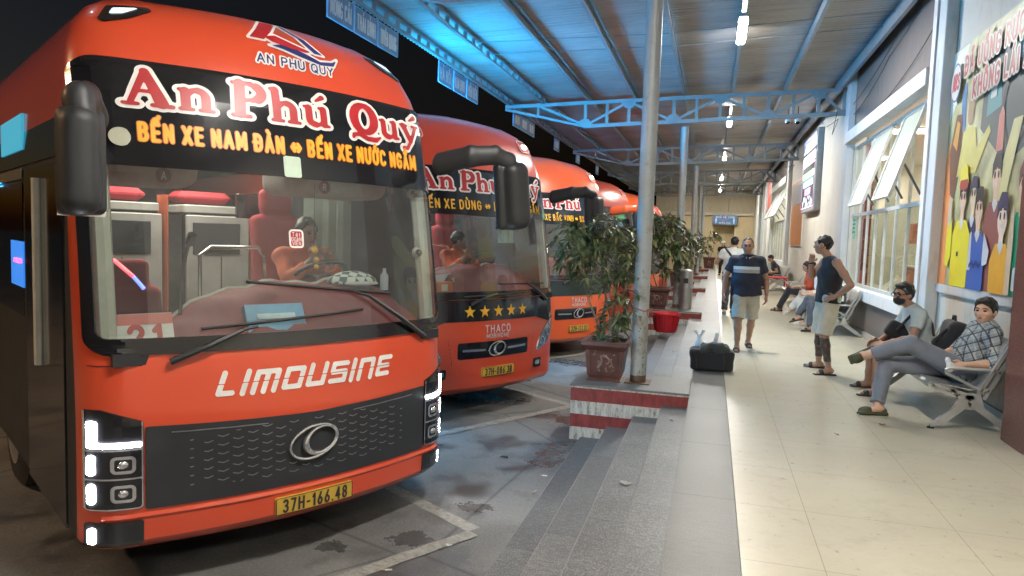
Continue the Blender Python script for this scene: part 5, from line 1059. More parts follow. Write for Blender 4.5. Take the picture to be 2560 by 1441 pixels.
# ---------------------------------------------------------------- benches
def m_perf(t, b):
    co = coordn(t); v = N(t, 'TexVoronoi'); v.inputs['Scale'].default_value = 55; v.inputs['Randomness'].default_value = 0; t.links.new(co, v.inputs['Vector']); h = mathn(t, 'LESS_THAN', v.outputs[0], .28)
    n = noise(t, 5, 5, .6, co); c = mixc(t, mathn(t, 'MULTIPLY', h, .6), ramp(t, n, [(.3, (.40, .40, .37)), (.7, (.58, .58, .54))]), (.06, .06, .06)); t.links.new(c, b.inputs['Base Color']); b.inputs['Metallic'].default_value = .5; b.inputs['Roughness'].default_value = .38
PERF = special('perforated_steel', m_perf); CAST = mat('cast_aluminium', (.50, .51, .49), .35, .6, bmp=.05)
PROF = [(1.93, .365), (1.925, .395), (1.95, .412), (2.10, .395), (2.27, .37), (2.34, .385), (2.39, .46), (2.46, .63), (2.52, .80), (2.555, .835), (2.575, .82)]
def bench(y, label, n=3, sw=.60):
    L = n * sw + .08; t = thing('waiting_bench', label, 'bench', (2.25, y + L / 2, 0), 0, 'perforated steel benches along the wall')
    for i in range(n):
        a, b_ = y + .04 + i * sw + .015, y + .04 + (i + 1) * sw - .015; m = MB(); o_ = []
        for q in range(len(PROF)):
            d = Vector((PROF[min(q + 1, len(PROF) - 1)][0] - PROF[max(q - 1, 0)][0], 0, PROF[min(q + 1, len(PROF) - 1)][1] - PROF[max(q - 1, 0)][1])).normalized(); o_.append((PROF[q][0] + d.z * .010, PROF[q][1] - d.x * .010))
        np_ = len(PROF); V = [(x, yy, z) for yy in (a, b_) for x, z in PROF] + [(x, yy, z) for yy in (a, b_) for x, z in o_]
        for q in range(np_ - 1): m.f += [(q, q + 1, np_ + q + 1, np_ + q), (2 * np_ + q, 3 * np_ + q, 3 * np_ + q + 1, 2 * np_ + q + 1), (q, 2 * np_ + q, 2 * np_ + q + 1, q + 1), (np_ + q, np_ + q + 1, 3 * np_ + q + 1, 3 * np_ + q)]
        m.f += [(0, np_, 3 * np_, 2 * np_), (np_ - 1, 3 * np_ - 1, 4 * np_ - 1, 2 * np_ - 1)]; m.v = V; m.m = [0] * len(m.f)
        m.build('seat_shell', PERF, t, world=True, smooth=35)
    MB().box((2.21, y, .27), (2.29, y + L, .335), .008).build('beam', CAST, t, world=True)
    for yy in (y + .02, y + L - .02):
        m = MB(); m.bar((2.25, yy, .27), (2.02, yy, .055), .045, .06); m.bar((2.02, yy, .055), (1.955, yy, .03), .045, .035); m.bar((2.25, yy, .27), (2.55, yy, .06), .045, .06); m.bar((2.55, yy, .06), (2.61, yy, .03), .045, .035); m.prism([(2.13, .2), (2.38, .2), (2.33, .345), (2.18, .345)], -.02, .02, lambda a, z, d: (a, yy + d, z)); m.build('leg', CAST, t, world=True)
        m = MB()
        for p, q in (((1.95, .40), (2.30, .31)), ((1.97, .365), (2.28, .27)), ((2.30, .31), (2.54, .80)), ((2.36, .30), (2.575, .78)), ((2.1, .375), (2.16, .31)), ((2.42, .56), (2.47, .54)), ((2.33, .38), (2.40, .38)), ((1.95, .40), (1.97, .365)), ((2.54, .80), (2.575, .78))): m.bar((p[0], yy, p[1]), (q[0], yy, q[1]), .035, .028)
        m.build('side_frame', CAST, t, world=True)
    for i in range(n + 1):
        yy = y + .04 + i * sw; m = MB(); m.tube([(2.40, yy, .34), (2.22, yy, .43), (2.06, yy, .505), (2.055, yy, .535), (2.09, yy, .555), (2.40, yy, .555), (2.46, yy, .53), (2.47, yy, .49), (2.43, yy, .40), (2.36, yy, .33)], .014, 8); m.build('armrest', CAST, t, world=True, smooth=True)
    for xx in (1.965, 2.60):
        for yy in (y + .02, y + L - .02): MB().lathe([(.03, .0), (.03, .012), (.012, .02), (.012, .035)], (xx, yy, 0), 10).build('foot', RUB, t, world=True)
    return t
bench(6.98, 'nearest steel bench, seating the man in the plaid shirt and the masked man')
bench(13.55, 'steel bench carrying the black backpack with white bars, behind the standing man')
bench(17.3, 'steel bench where the man in the orange-red shirt sits')
bench(19.5, 'empty steel bench just past the man in the orange-red shirt')
bench(25.6, 'farthest steel bench, with a dark-shirted sitter')
# ---------------------------------------------------------------- people
def skin(name, c): return mat(name, c, .5, var=.10, vs=14, bmp=.05, bs=120, spec=.4)
SK1 = skin('skin_light', (.58, .35, .24)); SK2 = skin('skin_tan', (.44, .25, .165)); SK3 = skin('skin_brown', (.37, .20, .13)); HAIR = mat('black_hair', (.012, .010, .009), .45, bmp=.4, bs=160); EYEW = mat('eye_white', (.6, .57, .53), .3); EYEB = mat('eye_dark', (.01, .008, .007), .2); LIP = mat('lips', (.26, .09, .07), .5)
def cloth(n, c, **k): return mat(n, c, .8, var=.14, vs=9, bmp=.25, bs=220, sheen=.15, **k)
def U(v): v = np.array(v, float); return v / (np.linalg.norm(v) + 1e-9)
def frame(f, up=(0, 0, 1)):
    f = U(f); l = U(np.cross(up, f)); return np.stack([l, f, np.cross(f, l)])     # rows: left, forward, up
def person(label, loc, J, skinm, top=None, bottom=None, shoe=None, res=.010, hair='short', hands=True, sleeve=.5, leg=1.0, extra=None, group=None, belly=0.0, wob=.0065, face=True, s=1.0):
    t = thing('person', label, 'person', loc, 0, group); J = {k: np.array(v, float) for k, v in J.items()}
    A = lambda k: J[k]
    lat = U(J['lat']); pel, che, nec, hea = A('pel'), A('che'), A('nec'), A('hea'); hip = {q: pel + lat * .088 * sg for q, sg in (('L', 1), ('R', -1))}; mid = (pel + che) / 2 + J.get('sag', np.zeros(3))
    fwd_t = U(np.cross(lat, che - pel)) * -1.0
    if fwd_t @ J['hf'] < -.4: fwd_t = -fwd_t
    H = frame(J['hf'], J.get('hup', (0, 0, 1))); hl, hf, hu = H
    b = Solid(.03)
    def torso(S, g, fl=1.42, **kw):
        S.chain([pel, mid, che, nec - (nec - che) * .25], [.108 + g, .100 + g + belly, .112 + g, .062 + g], flat=(lat, fl), k=.05, **kw)
        for q in 'LR': S.cap(nec - (nec - che) * .22, A('s' + q), .052 + g, .052 + g, k=.05, **kw)
    torso(b, -.006)
    b.chain([nec - (nec - che) * .3, nec, hea - hu * .06 - hf * .015], [.065, .054, .052])
    b.ell(hea + hu * .018 - hf * .012, (.077, .095, .098), H, k=.02); b.ell(hea - hu * .035 + hf * .018, (.060, .070, .078), H, k=.03); b.cap(hea - hu * .088 + hf * .052, hea - hu * .085 + hf * .058, .028, .026, k=.025)
    b.cap(hea + hu * .005 + hf * .082, hea - hu * .030 + hf * .100, .010, .016, k=.015); b.cap(hea - hu * .060 + hf * .078 - hl * .018, hea - hu * .060 + hf * .078 + hl * .018, .013, .013, k=.012)
    b.cap(hea + hu * .026 + hf * .078 - hl * .035, hea + hu * .026 + hf * .078 + hl * .035, .014, .014, k=.02)
    for sg in (1, -1):
        b.ell(hea - hu * .008 - hf * .008 + hl * .080 * sg, (.013, .024, .034), H, k=.008); b.ell(hea + hu * .008 + hf * .088 + hl * .031 * sg, (.017, .012, .011), H, sub=True)
        b.cap(hea - hu * .02 + hf * .062 + hl * .04 * sg, hea - hu * .022 + hf * .06 + hl * .042 * sg, .022, .022, k=.02)
    for q in 'LR':
        S_, E, W = A('s' + q), A('e' + q), A('w' + q); b.chain([S_, S_ + (E - S_) * .5, E], [.052, .046, .037], k=.03); m_ = E + (W - E) * .3; b.chain([E, m_, W], [.037, .040, .026], k=.02)
        hd = U(J.get('h' + q, W - E)); hs = J.get('t' + q); hs = U(hs if hs is not None else np.cross(hd, lat)); hs = U(hs - hd * (hs @ hd)); hn = U(np.cross(hd, hs)) * (1 if q == 'L' else -1); cu = float(J.get('c' + q, .5))
        b.box(W + hd * .048, (.037, .046, .015), .013, np.stack([hs, hd, hn]), k=.015)
        if hands:
            for i, L_ in enumerate((.068, .076, .070, .054)):
                b0 = W + hd * .088 + hs * (.027 - .018 * i); b1 = b0 + L_ * .5 * (hd * math.cos(cu) + hn * math.sin(cu)); b2 = b1 + L_ * .5 * (hd * math.cos(cu * 2) + hn * math.sin(cu * 2)); b.chain([b0 - hd * .01, b1, b2], [.0095, .0088, .0075], k=.004)
            b0 = W + hd * .02 + hs * .03; b1 = b0 + .035 * U(hd * .6 + hs * .8); b2 = b1 + .035 * U(hd * .9 + hs * .3 + hn * .4); b.chain([b0, b1, b2], [.013, .0105, .0085], k=.008)
    for q in 'LR':
        K, An = A('k' + q), A('a' + q); b.chain([hip[q], hip[q] + (K - hip[q]) * .5, K], [.086, .074, .054], k=.04); b.chain([K, K + (An - K) * .33, K + (An - K) * .75, An], [.053, .056, .040, .034], k=.02)
        f = U(J['f' + q]); dn = U(An - K); dn = U(dn - f * (dn @ f)); b.chain([An + dn * .03 - f * .035, An + dn * .052 + f * .06, An + dn * .062 + f * .125], [.034, .030, .021], k=.03, flat=(np.cross(f, dn), 1.25))
    bo = b.build('body', skinm, t, res, True)
    # face pieces
    if face:
        for sg in (1, -1):
            c = hea + hu * .008 + hf * .0845 + hl * .030 * sg; M = MB()
            e = Solid(0); e.ell(c, (.015, .008, .0075), H); e.build('eye', EYEB, bo, .003, True); w = MB(); w.tube([c + hu * .022 - hl * .018 - hf * .0 + hf * .006, c + hu * .026 + hf * .009, c + hu * .021 + hl * .018 + hf * .005], .0045, 6); w.build('eyebrow', HAIR, bo, world=True)
        w = MB(); w.tube([hea - hu * .058 + hf * .086 - hl * .022, hea - hu * .060 + hf * .0925, hea - hu * .058 + hf * .086 + hl * .022], [.003, .0065, .003], 6); w.build('lips', LIP, bo, world=True)
    # hair
    h = Solid(.01); hc = hea + hu * .026 - hf * .020
    if hair == 'bald': h.ell(hc - hf * .004, (.078, .096, .099), H, cut=[(hea + hu * .045 + hf * .01, -U(hu * .62 - hf * .78))])
    else:
        g = {'short': .007, 'thick': .012, 'crop': .003}.get(hair, .009); pl = U(hu * .62 - hf * .78)
        h.ell(hc, (.079 + g, .097 + g, .100 + g), H, cut=[(hea + hu * .060 + hf * .060, -pl), (hea - hu * .07 - hf * .05, -hu)])
        for sg in (1, -1): h.ell(hea + hu * .03 + hl * .072 * sg + hf * .012, (.012, .030, .036), H)
        if hair == 'thick': h.ell(hea + hu * .098 + hf * .042, (.062, .050, .026), H); h.ell(hea + hu * .085 - hf * .02, (.075, .08, .05), H)
        if hair == 'bun': h.ell(hea + hu * .09 - hf * .10, (.045, .045, .042), H); h.ell(hea - hf * .05 - hu * .01, (.082, .06, .07), H)
        if hair == 'long': h.ell(hea - hf * .045 - hu * .07, (.085, .06, .14), H)
    h.build('hair', HAIR, t, max(res * .7, .006), True, .005, 110)
    # clothes
    if top is not None:
        c = Solid(.03); hem = pel + U(che - pel) * float(J.get('hem', -.04)); up = U(che - pel); g = .016
        c.chain([pel + up * min(0, float(J.get('hem', -.04)) + .0), mid, che, nec - (nec - che) * .25], [.126 + g + belly * .7, .106 + g + belly, .116 + g, .066 + g], flat=(lat, 1.42), k=.05, cut=[(hem, -up)])
        for q in 'LR':
            S_, E, W = A('s' + q), A('e' + q), A('w' + q); c.cap(nec - (nec - che) * .22, S_ if sleeve else nec - (nec - che) * .25 + (S_ - nec) * .62, .056 + g, .052 + g, k=.05)
            if sleeve > 0:
                if sleeve <= 1: P = S_ + (E - S_) * sleeve; c.cap(S_, P + (E - S_) * .1, .054 + g, .050 + g, k=.04, cut=[(P, U(E - S_))])
                else: P = E + (W - E) * (sleeve - 1); c.chain([S_, E], [.054 + g, .042 + g], k=.03); c.cap(E, P + (W - E) * .08, .042 + g, .034 + g, k=.02, cut=[(P, U(W - E))])
        c.cap(nec + hu * .01, nec + U(hea - nec) * .03, .060, .058, k=.02, cut=[(nec + U(hea - nec) * .035, U(hea - nec))])
        c.build('shirt', top, t, res, True, wob, 34)
    if bottom is not None:
        c = Solid(.04); g = .014; c.cap(pel - lat * .05, pel + lat * .05, .108 + g, .108 + g, k=.05, cut=[(pel + U(che - pel) * .09, U(che - pel))])
        for q in 'LR':
            K, An = A('k' + q), A('a' + q)
            if leg <= 1: P = hip[q] + (K - hip[q]) * leg; c.cap(hip[q], P + (K - hip[q]) * .1, .094 + g, .082 + g, k=.04, cut=[(P, U(K - hip[q]))])
            else:
                P = K + (An - K) * (leg - 1); c.cap(hip[q], K, .092 + g, .062 + g, k=.04); c.cap(K, P + (An - K) * .06, .062 + g, .052 + g, k=.03, cut=[(P, U(An - K))])
        c.build('trousers' if leg > 1 else 'shorts', bottom, t, res, True, wob * 1.1, 30, seed=3)
    if shoe:
        kind, m1 = shoe
        for q in 'LR':
            An = A('a' + q); f = U(J['f' + q]); dn = U(An - A('k' + q)); dn = U(dn - f * (dn @ f)); M = np.stack([np.cross(f, dn), f, -dn]); c = Solid(.012)
            if kind == 'clog':
                c.box(An + dn * .078 + f * .05, (.048, .135, .016), .015, M); c.ell(An + dn * .052 + f * .105, (.050, .075, .042), M); c.ell(An + dn * .05 - f * .05, (.043, .035, .035), M)
            elif kind == 'slipper':
                c.box(An + dn * .080 + f * .045, (.046, .135, .011), .010, M); c.ell(An + dn * .052 + f * .085, (.050, .038, .036), M)
            else:
                c.box(An + dn * .082 + f * .045, (.044, .135, .014), .013, M); c.ell(An + dn * .052 + f * .08, (.044, .085, .04), M); c.ell(An + dn * .045 - f * .02, (.042, .055, .05), M)
            c.build(kind, m1, t, max(.007, res * .8), True)
    t['body_'] = 0; del t['body_']
    return t
def m_plaid(t, b):
    co = coordn(t); mp = N(t, 'Mapping'); mp.inputs['Rotation'].default_value = (.25, .35, .15); t.links.new(co, mp.inputs[0]); sp = N(t, 'SeparateXYZ'); t.links.new(mp.outputs[0], sp.inputs[0])
    def ln(i, f, w, o=0): return mathn(t, 'LESS_THAN', mathn(t, 'FRACT', mathn(t, 'MULTIPLY_ADD', sp.outputs[i], f, 9 + o)), w)
    c = ramp(t, noise(t, 12, 4, .6, co), [(.3, (.30, .33, .33)), (.7, (.38, .41, .41))])
    for i in (0, 1, 2): c = mixc(t, mathn(t, 'MULTIPLY', ln(i, 13, .42), .35), c, (.16, .18, .19))
    for i in (1, 2): c = mixc(t, mathn(t, 'MULTIPLY', ln(i, 13, .15, .1), .85), c, (.035, .04, .05)); c = mixc(t, mathn(t, 'MULTIPLY', ln(i, 13, .05, .62), .5), c, (.6, .62, .6))
    c = mixc(t, mathn(t, 'MULTIPLY', ln(0, 13, .15, .3), .8), c, (.035, .04, .05)); t.links.new(c, b.inputs['Base Color']); b.inputs['Roughness'].default_value = .85; bump(t, b, noise(t, 30, 3, .6, co), .3, .01)
def m_tattoo(t, b):
    co = coordn(t); sp = N(t, 'SeparateXYZ'); t.links.new(co, sp.inputs[0]); n = noise(t, 24, 5, .7, co)
    z = sp.outputs[2]; band = mathn(t, 'MULTIPLY', mathn(t, 'GREATER_THAN', z, .17), mathn(t, 'LESS_THAN', z, .46)); k = mathn(t, 'MULTIPLY', band, ramp(t, n, [(.36, (.55,) * 3), (.5, (.95,) * 3)]))
    t.links.new(mixc(t, k, ramp(t, n, [(.3, (.36, .195, .125)), (.7, (.43, .24, .155))]), (.035, .035, .035)), b.inputs['Base Color']); b.inputs['Roughness'].default_value = .5
def m_polo(t, b):
    co = coordn(t); sp = N(t, 'SeparateXYZ'); t.links.new(co, sp.inputs[0]); z = sp.outputs[2]
    def band(a, c): return mathn(t, 'MULTIPLY', mathn(t, 'GREATER_THAN', z, a), mathn(t, 'LESS_THAN', z, c))
    inx = mathn(t, 'LESS_THAN', mathn(t, 'ABSOLUTE', sp.outputs[0]), .185)
    c = ramp(t, noise(t, 9, 4, .6, co), [(.3, (.012, .016, .032)), (.7, (.022, .028, .05))]); c = mixc(t, mathn(t, 'MULTIPLY', band(1.165, 1.26), inx), c, (.34, .34, .33)); c = mixc(t, mathn(t, 'MULTIPLY', band(1.215, 1.26), inx), c, (.62, .66, .68)); c = mixc(t, mathn(t, 'LESS_THAN', mathn(t, 'ABSOLUTE', mathn(t, 'SUBTRACT', z, 1.105)), .008), c, c)
    t.links.new(c, b.inputs['Base Color']); b.inputs['Roughness'].default_value = .8; bump(t, b, noise(t, 20, 3, .6, co), .35, .012)
DENIM = cloth('grey_denim', (.17, .19, .23)); NAVYC = cloth('navy_trousers', (.028, .033, .05)); WHITEC = cloth('white_cotton', (.68, .70, .68)); BEIGEC = cloth('beige_shorts', (.46, .42, .34)); KHAKI = cloth('pale_khaki_shorts', (.55, .52, .42)); TEEW = cloth('pale_grey_tee', (.46, .53, .52)); ORC = cloth('orange_red_shirt', (.62, .10, .04)); BLKC = cloth('black_cotton', (.014, .014, .016)); OLIVE = mat('olive_rubber', (.055, .06, .028), .6, bmp=.1, bs=200); BLKR = mat('black_rubber', (.02, .018, .018), .6); WSHOE = mat('white_trainer', (.62, .61, .56), .6)
X = (1, 0, 0); FL = (-1, 0, 0); LN = (0, -1, 0)       # people on the benches face -X; their left side is the near side
# man in plaid shirt
p1 = person('young man in a plaid shirt slouching cross-legged, holding a white tissue', (2.2, 7.42, 0), dict(
    pel=(2.30, 7.44, .475), che=(2.44, 7.42, .79), nec=(2.475, 7.40, .925), hea=(2.445, 7.385, 1.045), hf=(-.62, -.78, .02), lat=LN,
    sL=(2.475, 7.225, .86), eL=(2.47, 7.11, .60), wL=(2.235, 7.12, .575), hL=(-.9, .05, -.25), tL=(-.1, .6, .6), cL=.55, sR=(2.46, 7.62, .865), eR=(2.36, 7.74, .63), wR=(2.14, 7.66, .56), hR=(-.8, -.1, -.3), tR=(0, -1, .3),
    kL=(1.85, 7.36, .705), aL=(1.525, 7.43, .560), fL=(-.80, -.12, -.42), kR=(1.685, 7.50, .475), aR=(1.60, 7.36, .085), fR=(-.97, -.2, 0), hem=-.06), SK1, special('plaid_shirt', m_plaid), DENIM, ('clog', OLIVE), .0085, 'thick', sleeve=1.22, leg=1.93)
# masked man
p2 = person('man in a black face mask, glasses and pale tee sitting forward on the bench', (2.1, 8.5, 0), dict(
    pel=(2.28, 8.50, .48), che=(2.17, 8.50, .80), nec=(2.12, 8.50, .955), hea=(2.02, 8.48, 1.10), hf=(-.86, -.50, -.06), lat=(.05, -1, 0),
    sL=(2.15, 8.30, .905), eL=(2.07, 8.20, .66), wL=(1.83, 8.33, .565), hL=(-.9, .3, -.2), tL=(0, .6, .7), cL=.6, sR=(2.14, 8.70, .905), eR=(2.02, 8.74, .66), wR=(1.82, 8.52, .57), hR=(-.9, -.2, -.1), tR=(0, -.6, .7),
    kL=(1.80, 8.33, .50), aL=(1.76, 8.27, .085), fL=(-.98, -.1, 0), kR=(1.80, 8.68, .50), aR=(1.78, 8.73, .085), fR=(-.98, .05, 0), hem=-.08), SK3, TEEW, cloth('dark_shorts', (.05, .05, .055)), ('slipper', BLKR), .0085, 'thick', sleeve=.62, leg=.88)
h2 = np.array((2.02, 8.48, 1.10)); H2 = frame((-.86, -.50, -.06)); l2, f2, u2 = H2
s = Solid(.01); s.ell(h2 - u2 * .055 + f2 * .050, (.066, .060, .055), H2); s.cap(h2 - u2 * .03 + f2 * .09, h2 - u2 * .04 + f2 * .10, .016, .016); mk = s.build('face_mask', BLKC, p2, .006, True)
m = MB()
for sg in (1, -1): c = h2 + u2 * .006 + f2 * .106 + l2 * .034 * sg; m.tube([c + l2 * .030 * math.cos(a) + u2 * .019 * math.sin(a) - f2 * .012 * abs(math.cos(a)) for a in (2 * math.pi * k / 14 for k in range(15))], .003, 5); m.tube([c + l2 * .03 * sg, h2 + u2 * .012 + l2 * .083 * sg + f2 * .05, h2 + u2 * .005 + l2 * .086 * sg - f2 * .01], .003, 5)
m.build('glasses', BLK, p2, world=True)
sl = thing('sling_bag', 'black sling bag worn across the masked man\'s chest', 'bag', (2.0, 8.4, .6)); s = Solid(.02); s.box((2.0, 8.47, .70), (.06, .13, .09), .04, M=frame((-1, 0, .5))); s.build('pouch', BLKC, sl, .012, True, .004); m = MB(); m.tube([(1.96, 8.36, .72), (2.03, 8.345, .83), (2.10, 8.345, .92), (2.2, 8.37, .93), (2.30, 8.41, .80), (2.31, 8.36, .68)], .016, 6); m.build('strap', BLKC, sl, world=True)
bp = thing('backpack', 'black backpack leaning on the bench between the two seated men', 'backpack', (2.42, 8.05, .42)); s = Solid(.03); s.box((2.40, 8.12, .66), (.10, .17, .22), .07, M=np.array(Matrix.Rotation(R(-14), 3, 'Y'))); s.box((2.30, 8.12, .58), (.05, .12, .11), .04); s.build('bag_body', BLKC, bp, .014, True, .008, 18); m = MB(); m.tube([(2.42, 8.07, .86), (2.42, 8.09, .93), (2.42, 8.15, .93), (2.42, 8.17, .86)], .012, 6); m.tube([(2.33, 8.02, .80), (2.2, 7.98, .66), (2.27, 8.02, .5)], .016, 6); m.build('strap', BLKC, bp, world=True)
ts = thing('tissue', 'white crumpled tissue held by the man in the plaid shirt', 'tissue', (2.12, 7.1, .54)); s = Solid(.01); s.ell((2.12, 7.12, .545), (.035, .03, .05)); s.ell((2.10, 7.13, .60), (.02, .02, .03)); s.build('paper', WHITEC, ts, .007, True, .006, 60)
# standing man
p3 = person('man standing in a black sleeveless top and pale shorts, hand to his mouth', (1.38, 9.5, 0), dict(
    pel=(1.42, 9.50, .93), che=(1.43, 9.50, 1.27), nec=(1.41, 9.50, 1.44), hea=(1.325, 9.51, 1.615), hf=(-.90, .42, 0), lat=(.26, -.966, 0),
    sL=(1.47, 9.315, 1.40), eL=(1.62, 9.19, 1.14), wL=(1.46, 9.26, .985), hL=(-.75, .3, -.25), tL=(.2, .4, .8), cL=.5, sR=(1.38, 9.69, 1.40), eR=(1.24, 9.72, 1.20), wR=(1.21, 9.60, 1.40), hR=(.1, -.35, .8), tR=(.6, -.3, -.2), cR=.8,
    kL=(1.39, 9.40, .50), aL=(1.46, 9.38, .085), fL=(-.97, -.24, 0), kR=(1.37, 9.66, .50), aR=(1.41, 9.84, .085), fR=(-.99, .1, 0), hem=-.03), special('tattooed_skin', m_tattoo), BLKC, KHAKI, ('slipper', BLKR), .0085, 'crop', sleeve=0, leg=1.0)
m = MB(); m.tube([(1.213 + .033 * math.cos(a), 9.612 + .03 * math.sin(a), 1.375) for a in (2 * math.pi * k / 12 for k in range(13))], .009, 6); m.build('wrist_band', BLKR, p3, world=True)
# walking man in polo
p4 = person('man in a navy polo with pale chest stripes and beige shorts walking towards us', (.50, 11.0, 0), dict(
    pel=(.52, 11.05, .90), che=(.51, 11.02, 1.24), nec=(.51, 11.02, 1.40), hea=(.50, 10.97, 1.565), hf=(-.06, -1, -.12), lat=(1, .0, 0),
    sL=(.70, 11.03, 1.345), eL=(.80, 11.12, 1.08), wL=(.805, 11.02, .84), hL=(.0, -.15, -1), tL=(-.3, -.9, 0), sR=(.32, 11.03, 1.345), eR=(.215, 11.08, 1.08), wR=(.19, 10.98, .84), hR=(0, -.15, -1), tR=(.3, -.9, 0),
    kL=(.62, 11.13, .48), aL=(.605, 11.40, .10), fL=(.1, -.98, -.12), kR=(.42, 10.90, .48), aR=(.42, 10.86, .085), fR=(-.1, -1, 0), hem=-.07), SK3, special('striped_polo', m_polo), BEIGEC, ('slipper', mat('brown_sandal', (.06, .035, .025), .6)), .0095, 'bald', sleeve=.62, leg=1.0, belly=.025)
m = MB(); nk = np.array((.51, 11.02, 1.40))
for sg in (1, -1): m.prism([(0, 0), (.075, .02), (.06, -.055), (.012, -.04)], 0, .006, lambda a, z, d: (nk[0] + sg * (a + .012), nk[1] - .098 + a * .55 - d, nk[2] - .005 + z))
m.build('collar', cloth('cream_collar', (.52, .48, .38)), p4, world=True)
# man walking away with a strap over his white tee
p5 = person('man in a white tee with a dark shoulder strap walking away, phone at his ear', (.32, 16.3, 0), dict(
    pel=(.42, 16.4, .92), che=(.43, 16.35, 1.28), nec=(.44, 16.35, 1.46), hea=(.47, 16.38, 1.62), hf=(.2, 1, -.05), lat=(-1, .1, 0),
    sL=(.25, 16.37, 1.40), eL=(.10, 16.42, 1.15), wL=(.29, 16.50, 1.42), hL=(.4, .1, .8), tL=(0, .5, 0), sR=(.62, 16.35, 1.40), eR=(.72, 16.3, 1.12), wR=(.70, 16.4, .9),
    kL=(.34, 16.45, .50), aL=(.32, 16.3, .09), fL=(0, 1, 0), kR=(.52, 16.6, .5), aR=(.5, 16.75, .085), fR=(0, 1, 0), hem=-.06), SK2, WHITEC, NAVYC, ('shoe', mat('teal_shoe', (.05, .14, .17), .6)), .012, 'short', sleeve=.55, leg=1.95, face=False)
sb = thing('shoulder_bag', 'dark bag slung on the back of the man in the white tee', 'bag', (.45, 16.2, 1.2)); m = MB(); m.tube([(.28, 16.33, 1.475), (.36, 16.205, 1.38), (.5, 16.2, 1.2), (.58, 16.2, 1.08)], .022, 6); m.build('strap', BLKC, sb, world=True); s = Solid(.02); s.box((.60, 16.17, 1.05), (.11, .05, .12), .04); s.build('pouch', BLKC, sb, .016, True)
def sitter(label, y, x=2.27, skinm=SK2, top=None, bottom=None, shoe=None, hair='short', lean=-.06, hdown=-.4, hf=None, kxy=None, cross=0, reach=(1.86, .58), sleeve=.5, leg=1.95, res=.012, **k):
    c = (x - .02 + lean * 0, y, .80); kn = 1.82
    J = dict(pel=(x, y, .48), che=(x + lean, y, .80), nec=(x + lean * 1.6, y, .95), hea=(x + lean * 1.6 - .06 + hdown * .06, y, 1.105), hf=hf or (-1, -.12, hdown), lat=LN, sL=(x + lean * 1.4, y - .185, .90), eL=(x - .06, y - .23, .65), wL=(reach[0], y - .09, reach[1]), hL=(-.9, .3, .1), tL=(0, .5, .6), sR=(x + lean * 1.4, y + .185, .90), eR=(x - .06, y + .23, .65), wR=(reach[0], y + .09, reach[1]), hR=(-.9, -.3, .1), tR=(0, -.5, .6),
             kL=(kn, y - .09, .52), aL=(kn - .08, y - .1, .085), fL=(-1, -.05, 0), kR=(kn, y + .1, .50), aR=(kn - .02, y + .12, .085), fR=(-1, .05, 0), hem=-.06)
    if cross: J.update(kL=(kn - .02, y + .02, .60), aL=(1.60, y + .12, .30), fL=(-.9, 0, -.25), kR=(kn - .05, y + .02, .47), aR=(1.80, y - .06, .085), fR=(-1, -.1, 0))
    if kxy: J.update(kxy)
    return person(label, (x - .2, y, 0), J, skinm, top, bottom, shoe, res, hair, sleeve=sleeve, leg=leg, **k)
p6 = sitter('seated person with dark trousers and black slippers, mostly hidden by the standing man', 14.45, skinm=SK2, top=cloth('dark_grey_shirt', (.07, .075, .09)), bottom=cloth('slate_trousers', (.06, .068, .09)), shoe=('slipper', BLKR), cross=1, reach=(1.80, .66), kxy=dict(aR=(1.83, 14.0, .085), kR=(1.83, 14.2, .49), aL=(1.62, 14.2, .26), kL=(1.80, 14.28, .58)))
p7 = sitter('woman with her hair in a bun, all in white, bent over a phone', 15.15, skinm=SK1, top=cloth('white_blouse', (.72, .73, .74)), bottom=cloth('cream_trousers', (.64, .62, .56)), shoe=('shoe', WSHOE), hair='bun', lean=-.13, hdown=-.85, cross=1, reach=(1.84, .66), sleeve=1.6)
p8 = sitter('man in an orange-red shirt and navy trousers reading on the bench', 17.75, skinm=SK2, top=ORC, bottom=NAVYC, shoe=('slipper', BLKR), lean=-.02, hdown=-.35, reach=(1.86, .60), sleeve=1.2, kxy=dict(kL=(1.80, 17.72, .54), aL=(1.60, 17.9, .085), kR=(1.80, 17.95, .5), aR=(1.62, 18.1, .085)))
p9 = sitter('far seated person in a dark shirt by the distant window', 26.3, skinm=SK2, top=NAVYC, bottom=BLKC, shoe=('shoe', BLKR), lean=-.12, hdown=-.5, res=.02, kxy={}, hands=False, face=False)
for i, (lb, y, z, x) in enumerate((('white phone in the hands of the person in dark trousers', 14.42, .72, 1.73), ('phone held by the woman in white', 15.12, .74, 1.76), ('folded paper read by the man in the orange-red shirt', 17.72, .68, 1.76))):
    t = thing('phone' if i < 2 else 'newspaper', lb, 'phone' if i < 2 else 'paper', (x, y, z)); MB().obox((0, 0, 0), (0, 1, 0), U((-.6, 0, .5)), (.5, 0, .6), .038 if i < 2 else .12, .075 if i < 2 else .15, .004).build('case' if i < 2 else 'sheet', WHITEC, t)
